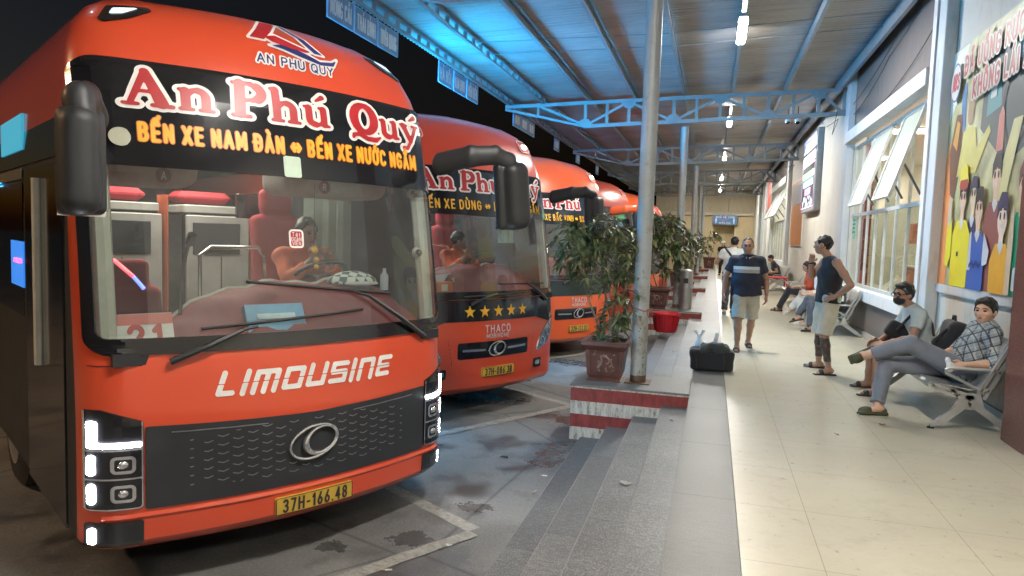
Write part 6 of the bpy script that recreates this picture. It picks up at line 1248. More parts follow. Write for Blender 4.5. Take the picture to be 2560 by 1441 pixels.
def standing(label, x, y, f, skinm, top, bottom, shoe, hair='short', hgt=1.0, res=.02, sleeve=.5, hL=None):
    f = U((f[0], f[1], 0)); l = U(np.cross((0, 0, 1), f)); B = np.array((x, y, 0)); P = lambda a, b_, z: B + l * a + f * b_ + np.array((0, 0, z * hgt))
    J = dict(pel=P(0, 0, .92), che=P(0, .01, 1.27), nec=P(0, 0, 1.43), hea=P(0, .03, 1.59), hf=f, lat=l, sL=P(.185, 0, 1.37), eL=P(.24, -.02, 1.1), wL=P(.2, .1, .88), sR=P(-.185, 0, 1.37), eR=P(-.24, -.02, 1.1), wR=P(-.2, .1, .88), kL=P(.1, .02, .5), aL=P(.11, -.02, .085), fL=f, kR=P(-.1, .02, .5), aR=P(-.11, .0, .085), fR=f, hem=-.06)
    if hL: J['eL'] = P(.25, .15, 1.2); J['wL'] = P(.12, .22, 1.42)
    return person(label, (x, y, 0), J, skinm, top, bottom, shoe, res, hair, hands=res < .015, sleeve=sleeve, leg=1.95, face=res < .015)
q1 = standing('distant woman in a white cap and black top near the toilet doorway', .50, 36.0, (-.3, -1), SK1, BLKC, BLKC, ('shoe', BLKR), 'long', .97)
s = Solid(.02); s.ell((.49, 35.96, 1.60), (.105, .12, .10), cut=[((0, 0, 1.60), (0, 0, -1))]); s.ell((.46, 35.86, 1.605), (.08, .09, .012)); s.build('cap', WHITEC, q1, .015, True)
q2 = standing('distant dark-haired person in black standing beside the white cap', .98, 36.6, (.2, -1), SK1, BLKC, NAVYC, ('shoe', BLKR), 'long', .98)
f2p = standing('person on the yard behind the second coach, only sandalled feet showing', -2.80, 10.32, (.75, -.6), SK2, TEEW, NAVYC, ('slipper', mat('brown_sandal', (.06, .035, .025), .6)), 'short', 1.0); f2p.location.z = G
# drivers
def driver(bus, label, off, hf, near):
    M = ORG[bus.name]; Q = lambda x, y, z: np.array(M @ Vector((x, y, z))); D = lambda x, y, z: np.array(M.to_3x3() @ Vector((x, y, z))); x, y, z = off
    J = dict(pel=Q(x, y, z), che=Q(x, y - .05, z + .33), nec=Q(x, y - .07, z + .48), hea=Q(x - .0, y - .11, z + .63), hf=D(*hf), lat=D(1, 0, 0), sL=Q(x + .19, y - .05, z + .43), eL=Q(x + .24, y - .25, z + .24), wL=Q(x + .08, y - .34, z + .40), hL=D(-.5, -.1, .7), tL=D(0, 0, 1), cL=.8, sR=Q(x - .19, y - .05, z + .43), eR=Q(x - .22, y - .25, z + .24), wR=Q(x - .05, y - .33, z + .42), hR=D(.4, -.1, .8), tR=D(0, 0, 1), cR=.8,
             kL=Q(x + .13, y - .42, z + .05), aL=Q(x + .13, y - .5, z - .36), fL=D(0, -1, -.2), kR=Q(x - .13, y - .42, z + .05), aR=Q(x - .13, y - .5, z - .36), fR=D(0, -1, -.2), hem=-.06)
    return person(label, tuple(Q(x, y, z - .45)), J, SK2, cloth('orange_driver_shirt', (.78, .13, .025)), NAVYC, ('shoe', BLKR), .011 if near else .014, 'short', sleeve=1.7, leg=1.95)
driver(bus1, 'driver in an orange shirt, hands at his chin, behind the first windscreen', (.57, 1.22, 1.56), (.1, -1, -.15), True)
driver(bus2, 'driver in an orange-brown shirt turned sideways behind the second windscreen', (.30, 1.15, 1.50), (.85, -.5, -.2), False)
# ---------------------------------------------------------------- bags, basket, stool
t = thing('duffel_bag', 'black duffel bag heaped with dark clothes on the platform edge', 'bag', (.06, 9.08, 0))
s = Solid(.03); s.box((.06, 9.08, .13), (.265, .15, .13), .045); s.box((-.15, 9.08, .21), (.06, .12, .05), .03); s.box((.27, 9.08, .20), (.05, .12, .05), .03); s.build('bag_body', BLKC, t, .012, True, .008, 16)
s = Solid(.04); s.ell((.10, 9.05, .28), (.17, .12, .06)); s.ell((.05, 9.06, .32), (.10, .08, .04)); s.ell((.18, 9.0, .27), (.10, .07, .07)); s.ell((.14, 8.98, .31), (.06, .05, .05)); s.ell((-.02, 8.98, .27), (.08, .05, .05)); s.build('clothes_heap', cloth('dark_green_cloth', (.03, .036, .032)), t, .009, True, .02, 42)
m = MB(); m.tube([(-.20, 8.925, .235), (.06, 8.92, .228), (.32, 8.925, .235)], .005, 5); m.tube([(-.12, 8.92, .25), (-.13, 8.91, .12), (-.12, 8.925, .03)], .012, 6); m.tube([(.2, 8.92, .25), (.21, 8.91, .12), (.2, 8.925, .03)], .012, 6); m.build('strap', BLKC, t, world=True)
t = thing('plastic_bag', 'white knotted plastic bag behind the black duffel bag', 'bag', (-.05, 9.2, .0)); s = Solid(.03); s.ell((-.09, 9.22, .27), (.07, .06, .09)); s.chain([(-.09, 9.22, .34), (-.11, 9.22, .40), (-.15, 9.22, .46)], [.02, .012, .02]); s.chain([(-.09, 9.22, .34), (-.08, 9.22, .42), (-.06, 9.22, .47)], [.02, .012, .02]); s.chain([(.08, 9.2, .30), (.10, 9.2, .38), (.115, 9.2, .44)], [.03, .02, .028]); s.ell((.06, 9.22, .26), (.06, .05, .07)); s.ell((-.03, 9.24, .10), (.12, .07, .16)); s.build('film', mat('white_plastic_film', (.70, .74, .74), .3), t, .008, True, .006, 50)
t = thing('laundry_basket', 'red plastic laundry basket standing on the steps below the second block', 'basket', (-.86, 14.85, -.29))
RP = mat('red_plastic', (.55, .022, .03), .4); m = MB(); prof = [(.20, .0), (.215, .02), (.275, .36), (.295, .37), (.295, .40), (.275, .40), (.262, .36), (.20, .03)]
m.lathe(prof, n=28); o = m.build('tub', RP, t, smooth=40); m = MB()
for k in range(28):
    a = 2 * math.pi * k / 28; m.bar((.222 * math.cos(a), .222 * math.sin(a), .05), (.278 * math.cos(a), .278 * math.sin(a), .34), .016, .016)
m.build('ribs', mat('red_plastic_dark', (.35, .012, .02), .45), o)
t = thing('steel_bin', 'stubby grey steel bin standing against the second column', 'bin', (-.56, 17.05, 0)); m = MB(); m.lathe([(.15, 0), (.15, .5), (.155, .505), (.155, .53), (.15, .535), (.15, .90), (.12, .93), (.02, .95)], n=20); m.build('drum', STAIN, t, smooth=35); MB().box((-.05, -.165, .62), (.05, -.15, .74), .005).build('slot', MBLK, t)
t = thing('plastic_table', 'low red plastic table beside the empty bench', 'table', (2.0, 23.6, 0)); MB().box((-.3, -.4, .54), (.3, .4, .58), .015).build('table_top', RP, t)
for sx in (-1, 1):
    for sy in (-1, 1): MB().tube([(sx * .26, sy * .36, .53), (sx * .29, sy * .39, 0)], .022, 8).build('leg', RP, t)
# black backpack on second bench
t = thing('backpack', 'black backpack with three white slanted bars on the second bench', 'backpack', (2.25, 13.9, .4)); s = Solid(.03); s.box((2.22, 13.87, .66), (.15, .17, .24), .10); s.box((2.10, 13.87, .58), (.06, .13, .13), .05); s.box((2.22, 13.72, .62), (.11, .05, .16), .04); s.build('bag_body', BLKC, t, .014, True, .008, 18); m = MB(); m.tube([(2.24, 13.8, .88), (2.24, 13.82, .95), (2.24, 13.9, .95), (2.24, 13.92, .88)], .012, 6); m.build('top_handle', BLKC, t, world=True)
m = MB()
for i, h_ in enumerate((.035, .065, .095)): m.prism([(i * .045, 0), (i * .045 + .036, 0), (i * .045 + .036 - .02 * (i == 5), h_), (i * .045 + .01, h_ + .012)], 0, .006, lambda a, z, d: (2.18 + a, 13.668 - d, .62 + z))
m.build('bar_mark', STW, t, world=True)
# ---------------------------------------------------------------- potted trees
LEAF = []
for i, (c, r_) in enumerate((((.06, .09, .03), .45), ((.10, .13, .048), .45), ((.19, .18, .06), .5))): LEAF.append(mat('leaf_%s' % ('deep', 'green', 'yellowish')[i], c, r_, var=.3, vs=4))
CLAY = mat('glazed_clay', (.11, .045, .035), .4, var=.35, vs=7, bmp=.2, bs=40); RELIEF = mat('relief_clay', (.26, .17, .13), .5, var=.3, vs=20); SOIL = mat('soil', (.05, .035, .025), .9); BARK = mat('bark', (.16, .12, .08), .8, var=.3, vs=12, bmp=.4, bs=60)
def leaf_cluster(V, F, M, c, d, gq, n=9, L=.17, droop=.5):
    d = U(d); a = U(np.cross(d, (0.3, .2, 1))); b_ = np.cross(d, a)
    for i in range(n):
        t_ = 2 * math.pi * i / n + gq.uniform(-.3, .3); o = U(a * math.cos(t_) + b_ * math.sin(t_) + d * gq.uniform(.1, .7)); ll = L * gq.uniform(.7, 1.2); w = ll * gq.uniform(.11, .16); s_ = U(np.cross(o, (gq.normal() * .3, gq.normal() * .3, 1))); p0 = np.array(c); k = len(V); g_ = np.array((0, 0, -1.0)); dr = droop * gq.uniform(.5, 1.4)
        for q, ww in ((0, .15), (.3, .9), (.65, 1), (1, .05)):
            pt = p0 + o * ll * q + g_ * ll * dr * q * q; up = np.cross(s_, o) * w * .35 * ww; V += [pt - s_ * w * ww + up, pt, pt + s_ * w * ww + up]
        mi = int(gq.choice([0, 0, 1, 1, 1, 2]) if gq.random() > .06 else 2)
        for q in range(3):
            for e in (0, 1): F.append((k + q * 3 + e, k + q * 3 + e + 1, k + q * 3 + e + 4, k + q * 3 + e + 3)); M.append(mi)
def pot(t, w, h, x, y, z=0.0):
    pr = [(.80, .0), (.80, .05), (.72, .06), (.74, .12), (.80, .16), (.92, .78), (1.04, .86), (1.10, .90), (1.10, 1.0), (.94, 1.0), (.86, .86)]; hw = w / 2 / 1.1
    m = MB(); m.rings([[(x + hw * a * sx, y + hw * a * sy, z + h * b_) for sx, sy in ((-1, -1), (1, -1), (1, 1), (-1, 1))] for a, b_ in pr]); o = m.build('pot', CLAY, t, world=True)
    MB().box((x - hw * .86, y - hw * .86, z + h * .80), (x + hw * .86, y + hw * .86, z + h * .90)).build('soil', SOIL, t, world=True)
    m = MB(); yb = lambda zz: y - hw * (.80 + (.92 - .80) * (zz - .16) / .62) - .004; g_ = np.random.default_rng(int(x * 100 + y * 7) % 97)
    P = lambda a, zz: (x + a * hw, yb(zz) - .002, z + h * zz)
    m.tube([P(-.3 + .5 * q + .1 * math.sin(q * 9), .35 + .30 * math.sin(q * 2.6)) for q in np.linspace(0, 1, 9)], .012 * w / .5, 5)
    for _ in range(16): a, zz = g_.uniform(-.5, .5), g_.uniform(.28, .72); m.tube([P(a, zz), P(a + g_.uniform(-.1, .1), zz + g_.uniform(-.06, .06)), P(a + g_.uniform(-.15, .15), zz + g_.uniform(-.08, .08))], .007 * w / .5, 4)
    m.build('relief', RELIEF, o, world=True)
    m = MB()
    for a, b_ in ((-.66, .24), (.66, .24)): pass
    for zz in (.22, .76): m.tube([P(-.68, zz), P(.68, zz)], .006 * w / .5, 4)
    for a in (-.66, .66): m.tube([P(a, .22), P(a, .76)], .006 * w / .5, 4)
    m.build('panel_border', CLAY, o, world=True)
def plant(label, x, y, w, h, stems, blobs, seed, leafL, n, z=0.0, res=1):
    t = thing('potted_tree', label, 'potted plant', (x, y, z), 0, 'potted trees along the steps'); gq = np.random.default_rng(seed); pot(t, w, h, x, y, z)
    m = MB(); tips = []
    for (sx, sy, ex, ey, ez) in stems:
        p0 = np.array((x + sx, y + sy, z + h * .88)); p3_ = np.array((x + ex, y + ey, z + ez)); p1_ = p0 + (p3_ - p0) * .4 + np.array((gq.normal() * .04, gq.normal() * .04, .08)); m.tube([p0, p1_, p0 + (p3_ - p0) * .75 + np.array((0, 0, .04)), p3_], [.017, .014, .010, .006], 6); tips.append(p3_); tips.append((p1_ + p3_) / 2)
    V, F, M = [], [], []
    for (bx, by, bz, rx, ry, rz_) in blobs:
        k = int(n * rx * ry * rz_ / .02)
        for _ in range(max(4, k)):
            d = U(gq.normal(size=3)); r = gq.uniform(.35, 1.05) ** .6; c = np.array((x + bx, y + by, z + bz)) + d * np.array((rx, ry, rz_)) * r; o = d * np.array((1, 1, .6)) + np.array((0, 0, .5)); leaf_cluster(V, F, M, c, o, gq, int(gq.integers(5, 9)), leafL * gq.uniform(.75, 1.2), .28)
            if gq.random() < .4:
                tp = tips[int(np.argmin([np.linalg.norm(c - q) for q in tips]))]; m.tube([tp, (tp + c) / 2 + np.array((0, 0, .03)), c], [.006, .005, .004], 4)
    m.build('stem', BARK, t, world=True); link_mesh('foliage', V, F, None, t, True, True, LEAF, M)
    return t
plant('largest potted tree, bushy crown over the brown relief pot on the nearest block', -1.10, 7.93, .52, .46, [(-.02, 0, -.42, .05, 1.35), (.05, .02, .10, .05, 1.45), (.02, -.04, .30, .0, 1.0), (.10, 0, .22, -.05, .85), (-.05, .03, -.15, .2, 1.5)],
      [(-.40, .0, 1.50, .36, .28, .30), (-.06, .10, 1.62, .32, .26, .26), (.22, .05, 1.36, .22, .22, .28), (-.10, 0, 1.15, .30, .22, .16), (.06, -.05, .80, .22, .2, .16), (.02, -.08, .58, .22, .18, .13), (.28, .0, .95, .12, .15, .2), (-.45, .0, 1.30, .16, .16, .12)], 5, .115, 56)
plant('second potted tree, dense crown behind the nearest column', -1.20, 16.85, .62, .50, [(0, 0, -.3, 0, 1.7), (.1, 0, .3, 0, 1.8), (-.1, 0, -.5, 0, 1.3)], [(-.3, 0, 1.55, .5, .4, .45), (.35, 0, 1.6, .45, .4, .45), (0, 0, 1.95, .5, .4, .3), (-.6, 0, 1.25, .35, .3, .35), (.3, 0, 1.0, .3, .3, .3)], 8, .20, 12)
plant('third potted tree, between the second and third columns', -1.15, 25.7, .62, .50, [(0, 0, -.2, 0, 1.6), (.1, 0, .3, 0, 1.6)], [(0, 0, 1.6, .6, .4, .5), (.4, 0, 1.2, .4, .3, .4)], 9, .22, 9)
plant('fourth potted tree, past the third column', -1.0, 34.8, .62, .50, [(0, 0, -.2, 0, 1.6), (.1, 0, .3, 0, 1.7)], [(0, 0, 1.6, .6, .4, .5), (.5, 0, 1.3, .45, .3, .5)], 10, .24, 8)
plant('farthest potted tree, small and sparse, beside the steel railing', -.18, 44.9, .78, .68, [(0, 0, -.1, 0, 1.5), (.05, 0, .3, 0, 1.7), (0, 0, -.4, 0, 1.6)], [(-.3, 0, 1.7, .45, .3, .22), (.35, 0, 1.85, .4, .3, .25), (0, 0, 2.05, .35, .3, .2)], 11, .26, 7)
t = thing('twine', 'pinkish twine tying the big plant to the nearest column', 'twine', (-.735, 7.9, .83)); m = MB(); m.tube([(.096 * math.cos(a), .096 * math.sin(a), .015 * math.sin(2 * a)) for a in (2 * math.pi * k / 16 for k in range(17))], .008, 5); m.tube([(-.09, -.03, .0), (-.22, .0, .03), (-.36, .02, .06)], .005, 5)
for d in ((.06, -.06, .02), (.09, -.03, -.05), (.03, -.08, -.08)): m.tube([(.07, -.07, 0), (.07 + d[0], -.07 + d[1], d[2])], .006, 4)
m.build('loop', mat('pink_twine', (.42, .16, .12), .8), t)
t = thing('column_notice', 'small orange notice fixed to the second column', 'notice', (-.66, 17.2, 1.75)); MB().box((-.005, -.16, -.28), (.005, .16, .28)).build('notice_sheet', mat('notice_orange', (.60, .24, .13), .6, var=.3), t); MB().box((.006, -.12, .02), (.009, .12, .2)).build('printed_block', mat('notice_cream', (.65, .5, .38), .6), t)
# ---------------------------------------------------------------- hanging route signs on the canopy edge
SB = mat('sign_slate_blue', (.10, .20, .34), .45, var=.2); SF = mat('sign_frame_blue', (.16, .34, .52), .4); SL = mat('sign_grey_letters', (.50, .56, .58), .5)
SG = [('MÓNG CÁI', 8.58), ('THÁI BÌNH', 9.32), ('TUYÊN QUANG', 10.06), ('HÀ NỘI', 12.55), ('NAM ĐỊNH', 13.34), ('ĐIỆN BIÊN', 14.13), (None, 17.7), (None, 18.46), (None, 19.22), (None, 22.6), (None, 26.4), (None, 31)]
lb = ['blue hanging sign reading MÓNG CÁI, nearest on the canopy edge', 'blue hanging sign reading THÁI BÌNH', 'blue hanging sign reading TUYÊN QUANG', 'blue hanging sign reading HÀ NỘI', 'blue hanging sign reading NAM ĐỊNH', 'blue hanging sign reading ĐIỆN BIÊN', 'first of three blurred blue signs beyond the ĐIỆN BIÊN sign', 'middle of three blurred blue signs beyond the ĐIỆN BIÊN sign', 'last of three blurred blue signs beyond the ĐIỆN BIÊN sign', 'lone small blue sign past the blurred three', 'distant blue sign after the lone small one', 'farthest blue sign on the canopy edge']
for (s_, y), l in zip(SG, lb):
    w = .34; t = thing('hanging_sign', l, 'sign', (-5.14, y + w, 4.64), 0, 'blue route signs hung from the canopy edge'); z1 = .19; z0 = -.17
    MB().box((-.008, -w, z0), (.008, w, z1)).build('sign_board', SB, t); m = MB()
    for a, b_ in (((-.012, -w - .012, z0 - .012), (.012, -w, z1 + .012)), ((-.012, w, z0 - .012), (.012, w + .012, z1 + .012)), ((-.012, -w, z0 - .012), (.012, w, z0)), ((-.012, -w, z1), (.012, w, z1 + .012))): m.box(a, b_)
    m.build('frame', SF, t)
    for yy in (-w, w): MB().box((-.008, yy - .008, z1 + .012), (.008, yy + .008, .33)).build('hanger', SF, t)
    fmx = lambda u, z, d: np.stack([np.full_like(u, .0115 + d), u, z], 1)
    if s_: V, F = text_mesh(s_, .20, fmx, 0, -.10, .58, .5, .075, .16, center=True, res=.008)
    else: V, F = patch(lambda X, Y: np.maximum(rbox_d(X, Y, -.27, -.1, .27, .12, .01), -(np.abs((X * 9 + .3 * np.sin(X * 30)) % 1 - .5) - .16) * .1), (-.3, -.13, .3, .15), .012, fmx)
    link_mesh('sign_lettering', V, F, SL, t)
# ---------------------------------------------------------------- road-safety poster
t = thing('safety_poster', 'big painted road-safety poster with waving cartoon people and red slogan', 'poster', (2.699, 8.28, 2.55)); FR = GREYP
W_ = 1.46; Z0, Z1 = -1.36, 1.40
MB().box((-.02, -W_, Z0), (0, W_, Z1)).build('poster_sheet', mat('poster_olive', (.50, .48, .26), .45, var=.5, vs=2.2), t); m = MB()
for a, b_ in (((-.035, -W_, Z0 - .10), (0, W_ + .05, Z0 - .001)), ((-.03, W_ + .001, Z0), (0, W_ + .05, Z1 + .02))): m.box(a, b_)
m.build('poster_frame', FR, t)
lay = [0]
def ink(name, c, polys=None, fn=None, bx=None, res=.02, z=None):
    lay[0] += 1; off = .021 + .0006 * lay[0]; fmq = flat(x=-off)
    f = fn or (lambda X, Y: np.min([poly_d(X, Y, P) for P in polys], 0) - .006)
    if bx is None: a = np.array([q for P in polys for q in P]); bx = (max(-W_ + .002, a[:, 0].min() - .02), max(Z0 + .002, a[:, 1].min() - .02), min(W_ - .02, a[:, 0].max() + .02), min(Z1 - .02, a[:, 1].max() + .02))
    g_ = lambda X, Y: np.maximum(f(X, Y), rbox_d(X, Y, -W_ + .003, Z0 + .003, W_ - .003, Z1 - .003, .0))
    V, F = patch(g_, bx, res, fmq); return link_mesh(name, V, F, mat('ink_' + name + str(lay[0]), c, .5, var=.06), t)
E_ = lambda cx, cz, rx, rz_, a0=0, a1=360: [(cx + rx * math.cos(R(a)), cz + rz_ * math.sin(R(a))) for a in range(a0, a1 + 1, 15)]
ink('orange_ground', (.80, .27, .08), [[(-1.46, -1.36), (-1.46, .1), (-1.30, .35), (-1.18, -.2), (-1.15, -1.36)]])
ink('white_corner', (.78, .76, .66), [[(-1.46, 1.4), (-1.46, .55), (-1.2, .8), (-.9, 1.4)]])
ink('bus_window', (.08, .10, .10), [[(-.35, .35), (-.3, 1.1), (1.4, 1.35), (1.4, .2), (.4, -.1)]])
ink('teal_glass', (.12, .33, .33), [[(-.2, .45), (-.18, .85), (.12, .95), (.18, .5)], [(.3, .9), (.5, 1.05), (.8, 1.0), (.8, .8)]])
ink('blue_glass', (.10, .22, .42), [[(-1.0, .45), (-1.0, .9), (-.88, .95), (-.85, .4)], [(.5, .78), (.5, .95), (.7, 1.02), (.72, .8)]])
ink('basket_weave', (.20, .10, .06), [[(-1.32, .2), (-1.15, .62), (-.95, .6), (-.92, .0), (-1.05, -.35), (-1.2, -.3)]])
ink('photo_face', (.42, .27, .16), [E_(-.68, .62, .10, .18)]); ink('photo_shirt', (.68, .60, .18), [[(-1.0, -.1), (-.86, .38), (-.68, .42), (-.5, .38), (-.42, .15), (-.1, .35), (-.05, .28), (-.4, -.1)]])
ink('photo_cap', (.45, .40, .30), [E_(-.68, .78, .10, .07)])
ink('steering_wheel', (.03, .03, .03), fn=lambda X, Y: np.abs(np.hypot(X - .55, (Y - .45) * .8) - .30) - .035, bx=(.1, .0, 1.0, .95))
ink('green_foliage', (.10, .20, .09), [[(.9, .1), (1.0, .5), (1.2, .62), (1.4, .3), (1.4, -.1)]]); ink('pink_bottle', (.62, .22, .16), [[(.15, .05), (.17, .4), (.24, .48), (.30, .4), (.32, .05)]]); ink('amber_shape', (.66, .36, .10), [[(-1.2, .3), (-1.1, .55), (-1.0, .5), (-1.05, .2)]])
ink('pale_windows', (.62, .68, .62), [[(.9, .85), (.9, 1.0), (1.1, 1.03), (1.1, .88)], [(-.1, .62), (-.1, .8), (.05, .82), (.05, .62)], [(1.2, .7), (1.2, .95), (1.38, .95), (1.38, .7)]])
ink('pale_sleeve', (.70, .64, .30), [[(.2, -.4), (.55, .3), (.75, .3), (.45, -.5)]])
def fig(cx, head_z, sc, coat, hairc, name, skinc=(.80, .55, .38), bot=-1.36, w=.2):
    hz = head_z
    ink(name + '_coat', coat, [[(cx - w, bot), (cx - w * 1.05, hz - .42), (cx - w * .55, hz - .26), (cx + w * .55, hz - .26), (cx + w * 1.05, hz - .42), (cx + w, bot)]])
    ink(name + '_face', skinc, [E_(cx, hz, .105 * sc, .17 * sc), [(cx - .045, hz - .1), (cx - .05, hz - .28), (cx, hz - .34), (cx + .05, hz - .28), (cx + .045, hz - .1)]]); ink(name + '_collar', (.66, .66, .64), [[(cx - .07, hz - .27), (cx, hz - .36), (cx + .07, hz - .27), (cx + .03, hz - .24), (cx - .03, hz - .24)]])
    ink(name + '_hair', hairc, [[(cx - .115 * sc, hz - .02), (cx - .12 * sc, hz + .12 * sc), (cx - .05 * sc, hz + .22 * sc), (cx + .08 * sc, hz + .21 * sc), (cx + .125 * sc, hz + .1 * sc), (cx + .11 * sc, hz - .03), (cx + .07 * sc, hz + .09 * sc), (cx - .06 * sc, hz + .08 * sc)]], res=.012)
    ink(name + '_features', (.04, .03, .03), [E_(cx - .045 * sc, hz + .01, .014, .032), E_(cx + .045 * sc, hz + .01, .014, .032), [(cx - .075 * sc, hz + .065), (cx - .02 * sc, hz + .07), (cx - .02 * sc, hz + .085), (cx - .075 * sc, hz + .08)], [(cx + .02 * sc, hz + .07), (cx + .075 * sc, hz + .065), (cx + .075 * sc, hz + .08), (cx + .02 * sc, hz + .085)]], res=.006)
    ink(name + '_mouth', (.7, .66, .62), [[(cx - .03, hz - .075), (cx + .03, hz - .075), (cx + .015, hz - .10), (cx - .015, hz - .10)]], res=.006)
DK = (.025, .022, .02); IND = (.04, .035, .09)
fig(.24, -.20, 1.0, (.32, .11, .09), DK, 'maroon_man', w=.26)
fig(-.36, -.34, .85, (.05, .05, .10), IND, 'navy_woman', (.80, .62, .42), w=.15)
fig(.93, -.33, 1.0, (.03, .38, .22), (.2, .05, .04), 'green_woman', w=.24)
fig(-.66, -.36, .95, (.82, .70, .04), DK, 'officer', w=.27)
ink('officer_cap', (.82, .70, .06), [[(-0.80, -0.22), (-0.79, -0.07), (-0.69, 0.02), (-0.58, -0.03), (-0.52, -0.20)]]); ink('officer_cap_band', (.42, .06, .04), [[(-0.79, -0.25), (-0.78, -0.17), (-0.54, -0.17), (-0.53, -0.25), (-0.66, -0.28)]]); ink('officer_belt', (.03, .03, .02), [[(-0.74, -0.97), (-0.74, -1.01), (-0.69, -1.01), (-0.69, -0.97)]], res=.01)
ink('waving_hand', (.62, .52, .36), [[(-1.12, -0.67), (-1.13, -0.42), (-1.09, -0.30), (-1.06, -0.42), (-1.04, -0.32), (-1.01, -0.44), (-1.01, -0.67)]]); ink('waving_sleeve', (.78, .66, .04), [[(-1.13, -1.12), (-1.12, -0.67), (-1.01, -0.67), (-0.96, -0.57), (-0.94, -1.02), (-1.04, -1.14)]])
fig(-.12, -.50, 1.0, (.05, .13, .45), DK, 'blue_vest_boy', w=.22)
ink('white_sleeves', (.62, .66, .70), [[(-0.34, -1.15), (-0.32, -0.77), (-0.28, -0.75), (-0.26, -1.15)], [(0.08, -0.77), (0.08, -1.10), (0.21, -1.07), (0.24, -0.95)]]); ink('vest_zigzag', (.02, .05, .22), [[(-0.29, -1.10), (-0.22, -1.05), (-0.15, -1.10), (-0.08, -1.05), (-0.01, -1.10), (0.06, -1.05), (0.06, -1.08), (-0.01, -1.13), (-0.08, -1.08), (-0.15, -1.13), (-0.22, -1.08), (-0.29, -1.13)]], res=.01)
fig(.53, -.62, 1.08, (.80, .42, .04), IND, 'mustard_woman', (.86, .70, .56), w=.23)
ink('pointing_arm', (.64, .52, .36), [[(0.70, -1.35), (0.72, -0.80), (0.76, -0.55), (0.79, -0.52), (0.82, -0.80), (0.81, -1.35)]])
ink('white_skirt', (.55, .62, .70), [[(0.87, -1.30), (0.88, -1.10), (1.16, -1.07), (1.16, -1.30)]])
Lr = (.46, .05, .055)
for s_, h, u0, z, wd in (('ĐÃ UỐNG RƯỢU BIA', .19, -.90, 1.03, 2.25), ('KHÔNG LÁI XE', .19, -.58, .72, 1.58)):
    for nm, g_, c in (('slogan_outline', .022, (.66, .58, .5)), ('slogan_lettering', 0.0, Lr)):
        lay[0] += 1; V, F = text_mesh(s_, h, flat(x=-.021 - .0006 * lay[0]), u0, z, wd, .72, .11, .17, grow=g_, res=.009, slope=0.03); link_mesh(nm, V, F, mat(nm, c, .45), t)
ink('logo_disc', (.62, .64, .62), fn=lambda X, Y: np.hypot(X + 1.16, (Y - 1.0) * .75) - .17, bx=(-1.4, .7, -.9, 1.3)); ink('logo_ring', (.10, .16, .34), fn=lambda X, Y: np.abs(np.hypot(X + 1.16, (Y - 1.0) * .75) - .16) - .008, bx=(-1.4, .7, -.9, 1.3), res=.01)
lay[0] += 1; V, F = text_mesh('NBS', .17, flat(x=-.021 - .0006 * lay[0]), -1.16, .92, .24, .8, .1, .15, center=True, res=.007, shear=.2); link_mesh('logo_lettering', V, F, mat('slogan_lettering', Lr, .45), t)
# ---------------------------------------------------------------- cables, dome camera, wall bits
def cable(label, pts, r=.007):
    t = thing('cable', label, 'cable', pts[0]); P = []
    for i in range(len(pts) - 1):
        for q in range(6): a, b_ = np.array(pts[i], float), np.array(pts[i + 1], float); c = a + (b_ - a) * q / 6; c[2] -= .10 * np.linalg.norm(b_ - a) * .25 * (q / 6) * (1 - q / 6) * 4; P.append(c)
    P.append(np.array(pts[-1], float)); m = MB(); m.tube(P, r, 5); m.build('wire', MBLK, t, world=True)
cable('upper black cable slung across the taupe wall panel', [(2.64, 9.9, 5.3), (2.64, 13.0, 4.75), (2.64, 15.9, 4.3)]); cable('lower black cable drooping across the taupe wall panel', [(2.64, 9.9, 4.7), (2.64, 12.0, 4.2), (2.64, 14.6, 4.02)]); cable('thin cable along the top of the taupe wall panel', [(2.63, 9.9, 5.5), (2.63, 16.3, 4.5), (2.60, 17.1, 4.6)]); cable('tangle of wires hanging at the end of the first truss', [(2.5, 17.1, 4.6), (2.45, 17.3, 4.1), (2.6, 17.6, 4.5), (2.4, 17.8, 4.35)]); cable('wires dangling at the second truss end', [(2.5, 26, 4.5), (2.4, 26.2, 4.1), (2.62, 26.5, 4.4), (2.3, 26.4, 4.3)])
for lb_, x, y, z in (('dome camera under the canopy near the top of the view', -1.42, 8.3, 4.98), ('white bullet camera on the truss, left of the pair', 1.62, 18.6, 4.62), ('white bullet camera on the truss, right of the pair', 1.84, 18.6, 4.62)):
    t = thing('camera', lb_, 'security camera', (x, y, z)); m = MB(); m.lathe([(.03, .12), (.03, .06), (.065, .05), (.07, 0), (.06, -.03)], n=16); m.build('housing', WHITE, t, smooth=40); MB().sphere((0, -.02, -.035), .05).build('lens_dome', BLK, t, smooth=True)
    if x > 0: MB().box((-.01, -.01, .12), (.01, .01, .36)).build('bracket', MBLK, t)
t = thing('window_notice', 'green printed notice taped inside the window edge', 'notice', (2.735, 15.6, 2.0)); MB().box((-.004, -.16, -.24), (0, .16, .22)).build('notice_sheet', mat('notice_green', (.30, .52, .42), .6, var=.3), t)
m = MB()
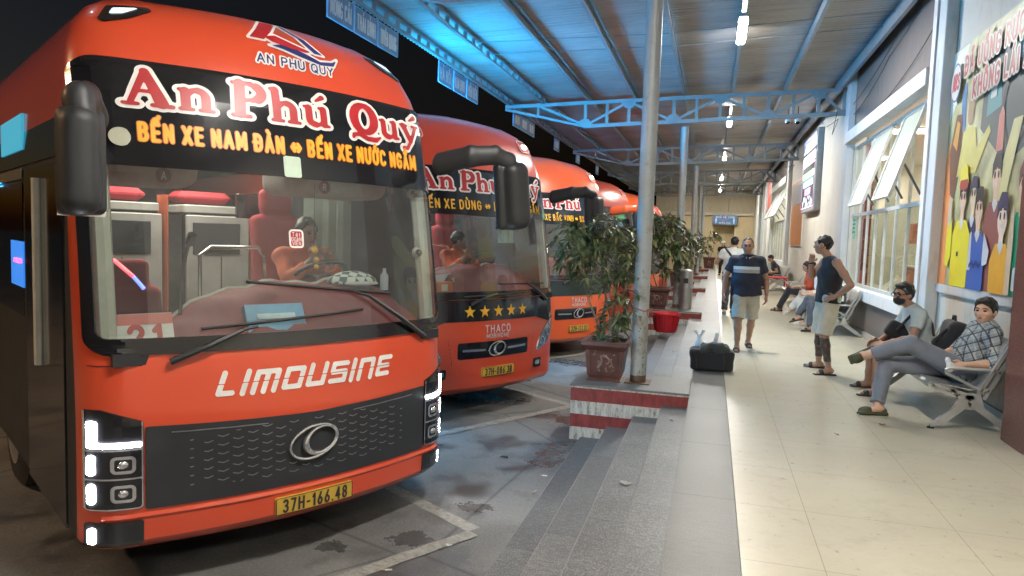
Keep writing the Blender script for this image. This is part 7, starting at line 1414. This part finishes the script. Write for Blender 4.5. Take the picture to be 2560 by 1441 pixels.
for k in range(4): m.box((-.007, -.13, .12 - k * .08), (-.005, .13, .16 - k * .08))
m.build('printed_rows', mat('notice_dark_green', (.08, .25, .16), .6), t)

# ---------------------------------------------------------------- litter
for i, (x, y, z, a, l) in enumerate(((-1.95, 4.05, G + .014, .4, 'cigarette butt on the yard near the front stop line'), (-1.38, 5.75, G + .014, 1.2, 'cigarette butt at the foot of the steps'), (-1.41, 6.2, G + .014, .2, 'cigarette butt by the block corner'), (-.30, 6.9, -.138, 2.0, 'cigarette butt on the top step beside the block'), (-.55, 12.2, -.283, .7, 'cigarette butt on the steps past the first block'), (1.1, 6.4, .008, 1.9, 'cigarette butt on the tiles before the bench'))):
    t = thing('cigarette_butt', l, 'litter', (x, y, z), a, 'cigarette butts'); MB().tube([(0, 0, 0), (.045, 0, 0)], .006, 6).build('paper', WHITEC, t); MB().tube([(-.022, 0, 0), (-.001, 0, 0)], .0062, 6).build('filter', mat('filter_tan', (.45, .28, .12), .8), t)
def scrap(label, x, y, z, r, seed, m):
    gq = np.random.default_rng(seed); t = thing('paper_scrap', label, 'litter', (x, y, z), 0, 'paper scraps'); n = 9; P = [(r * gq.uniform(.5, 1.2) * math.cos(2 * math.pi * k / n), r * gq.uniform(.4, .9) * math.sin(2 * math.pi * k / n), gq.uniform(.003, .02)) for k in range(n)]; mb = MB(); mb.add(P + [(0, 0, .012)] + [(p[0], p[1], p[2] - .002) for p in P] + [(0, 0, .009)], [(i, (i + 1) % n, n) for i in range(n)] + [(n + 1 + (i + 1) % n, n + 1 + i, 2 * n + 1) for i in range(n)]); mb.build('sheet', m, t)
scrap('torn white paper stuck on the second step from the top', -.56, 5.35, -.287, .05, 4, mat('paper_dirty', (.36, .35, .31), .8)); scrap('dark wet leaf litter on the yard near the first step', -1.9, 6.6, G, .05, 6, mat('leaf_litter', (.03, .025, .02), .8)); scrap('pale scrap beside the front stop line', -1.7, 4.55, G, .03, 8, WHITEC); scrap('brown scrap on the tiles in front of the bench', 1.55, 6.9, .002, .03, 9, mat('scrap_brown', (.2, .12, .07), .8))
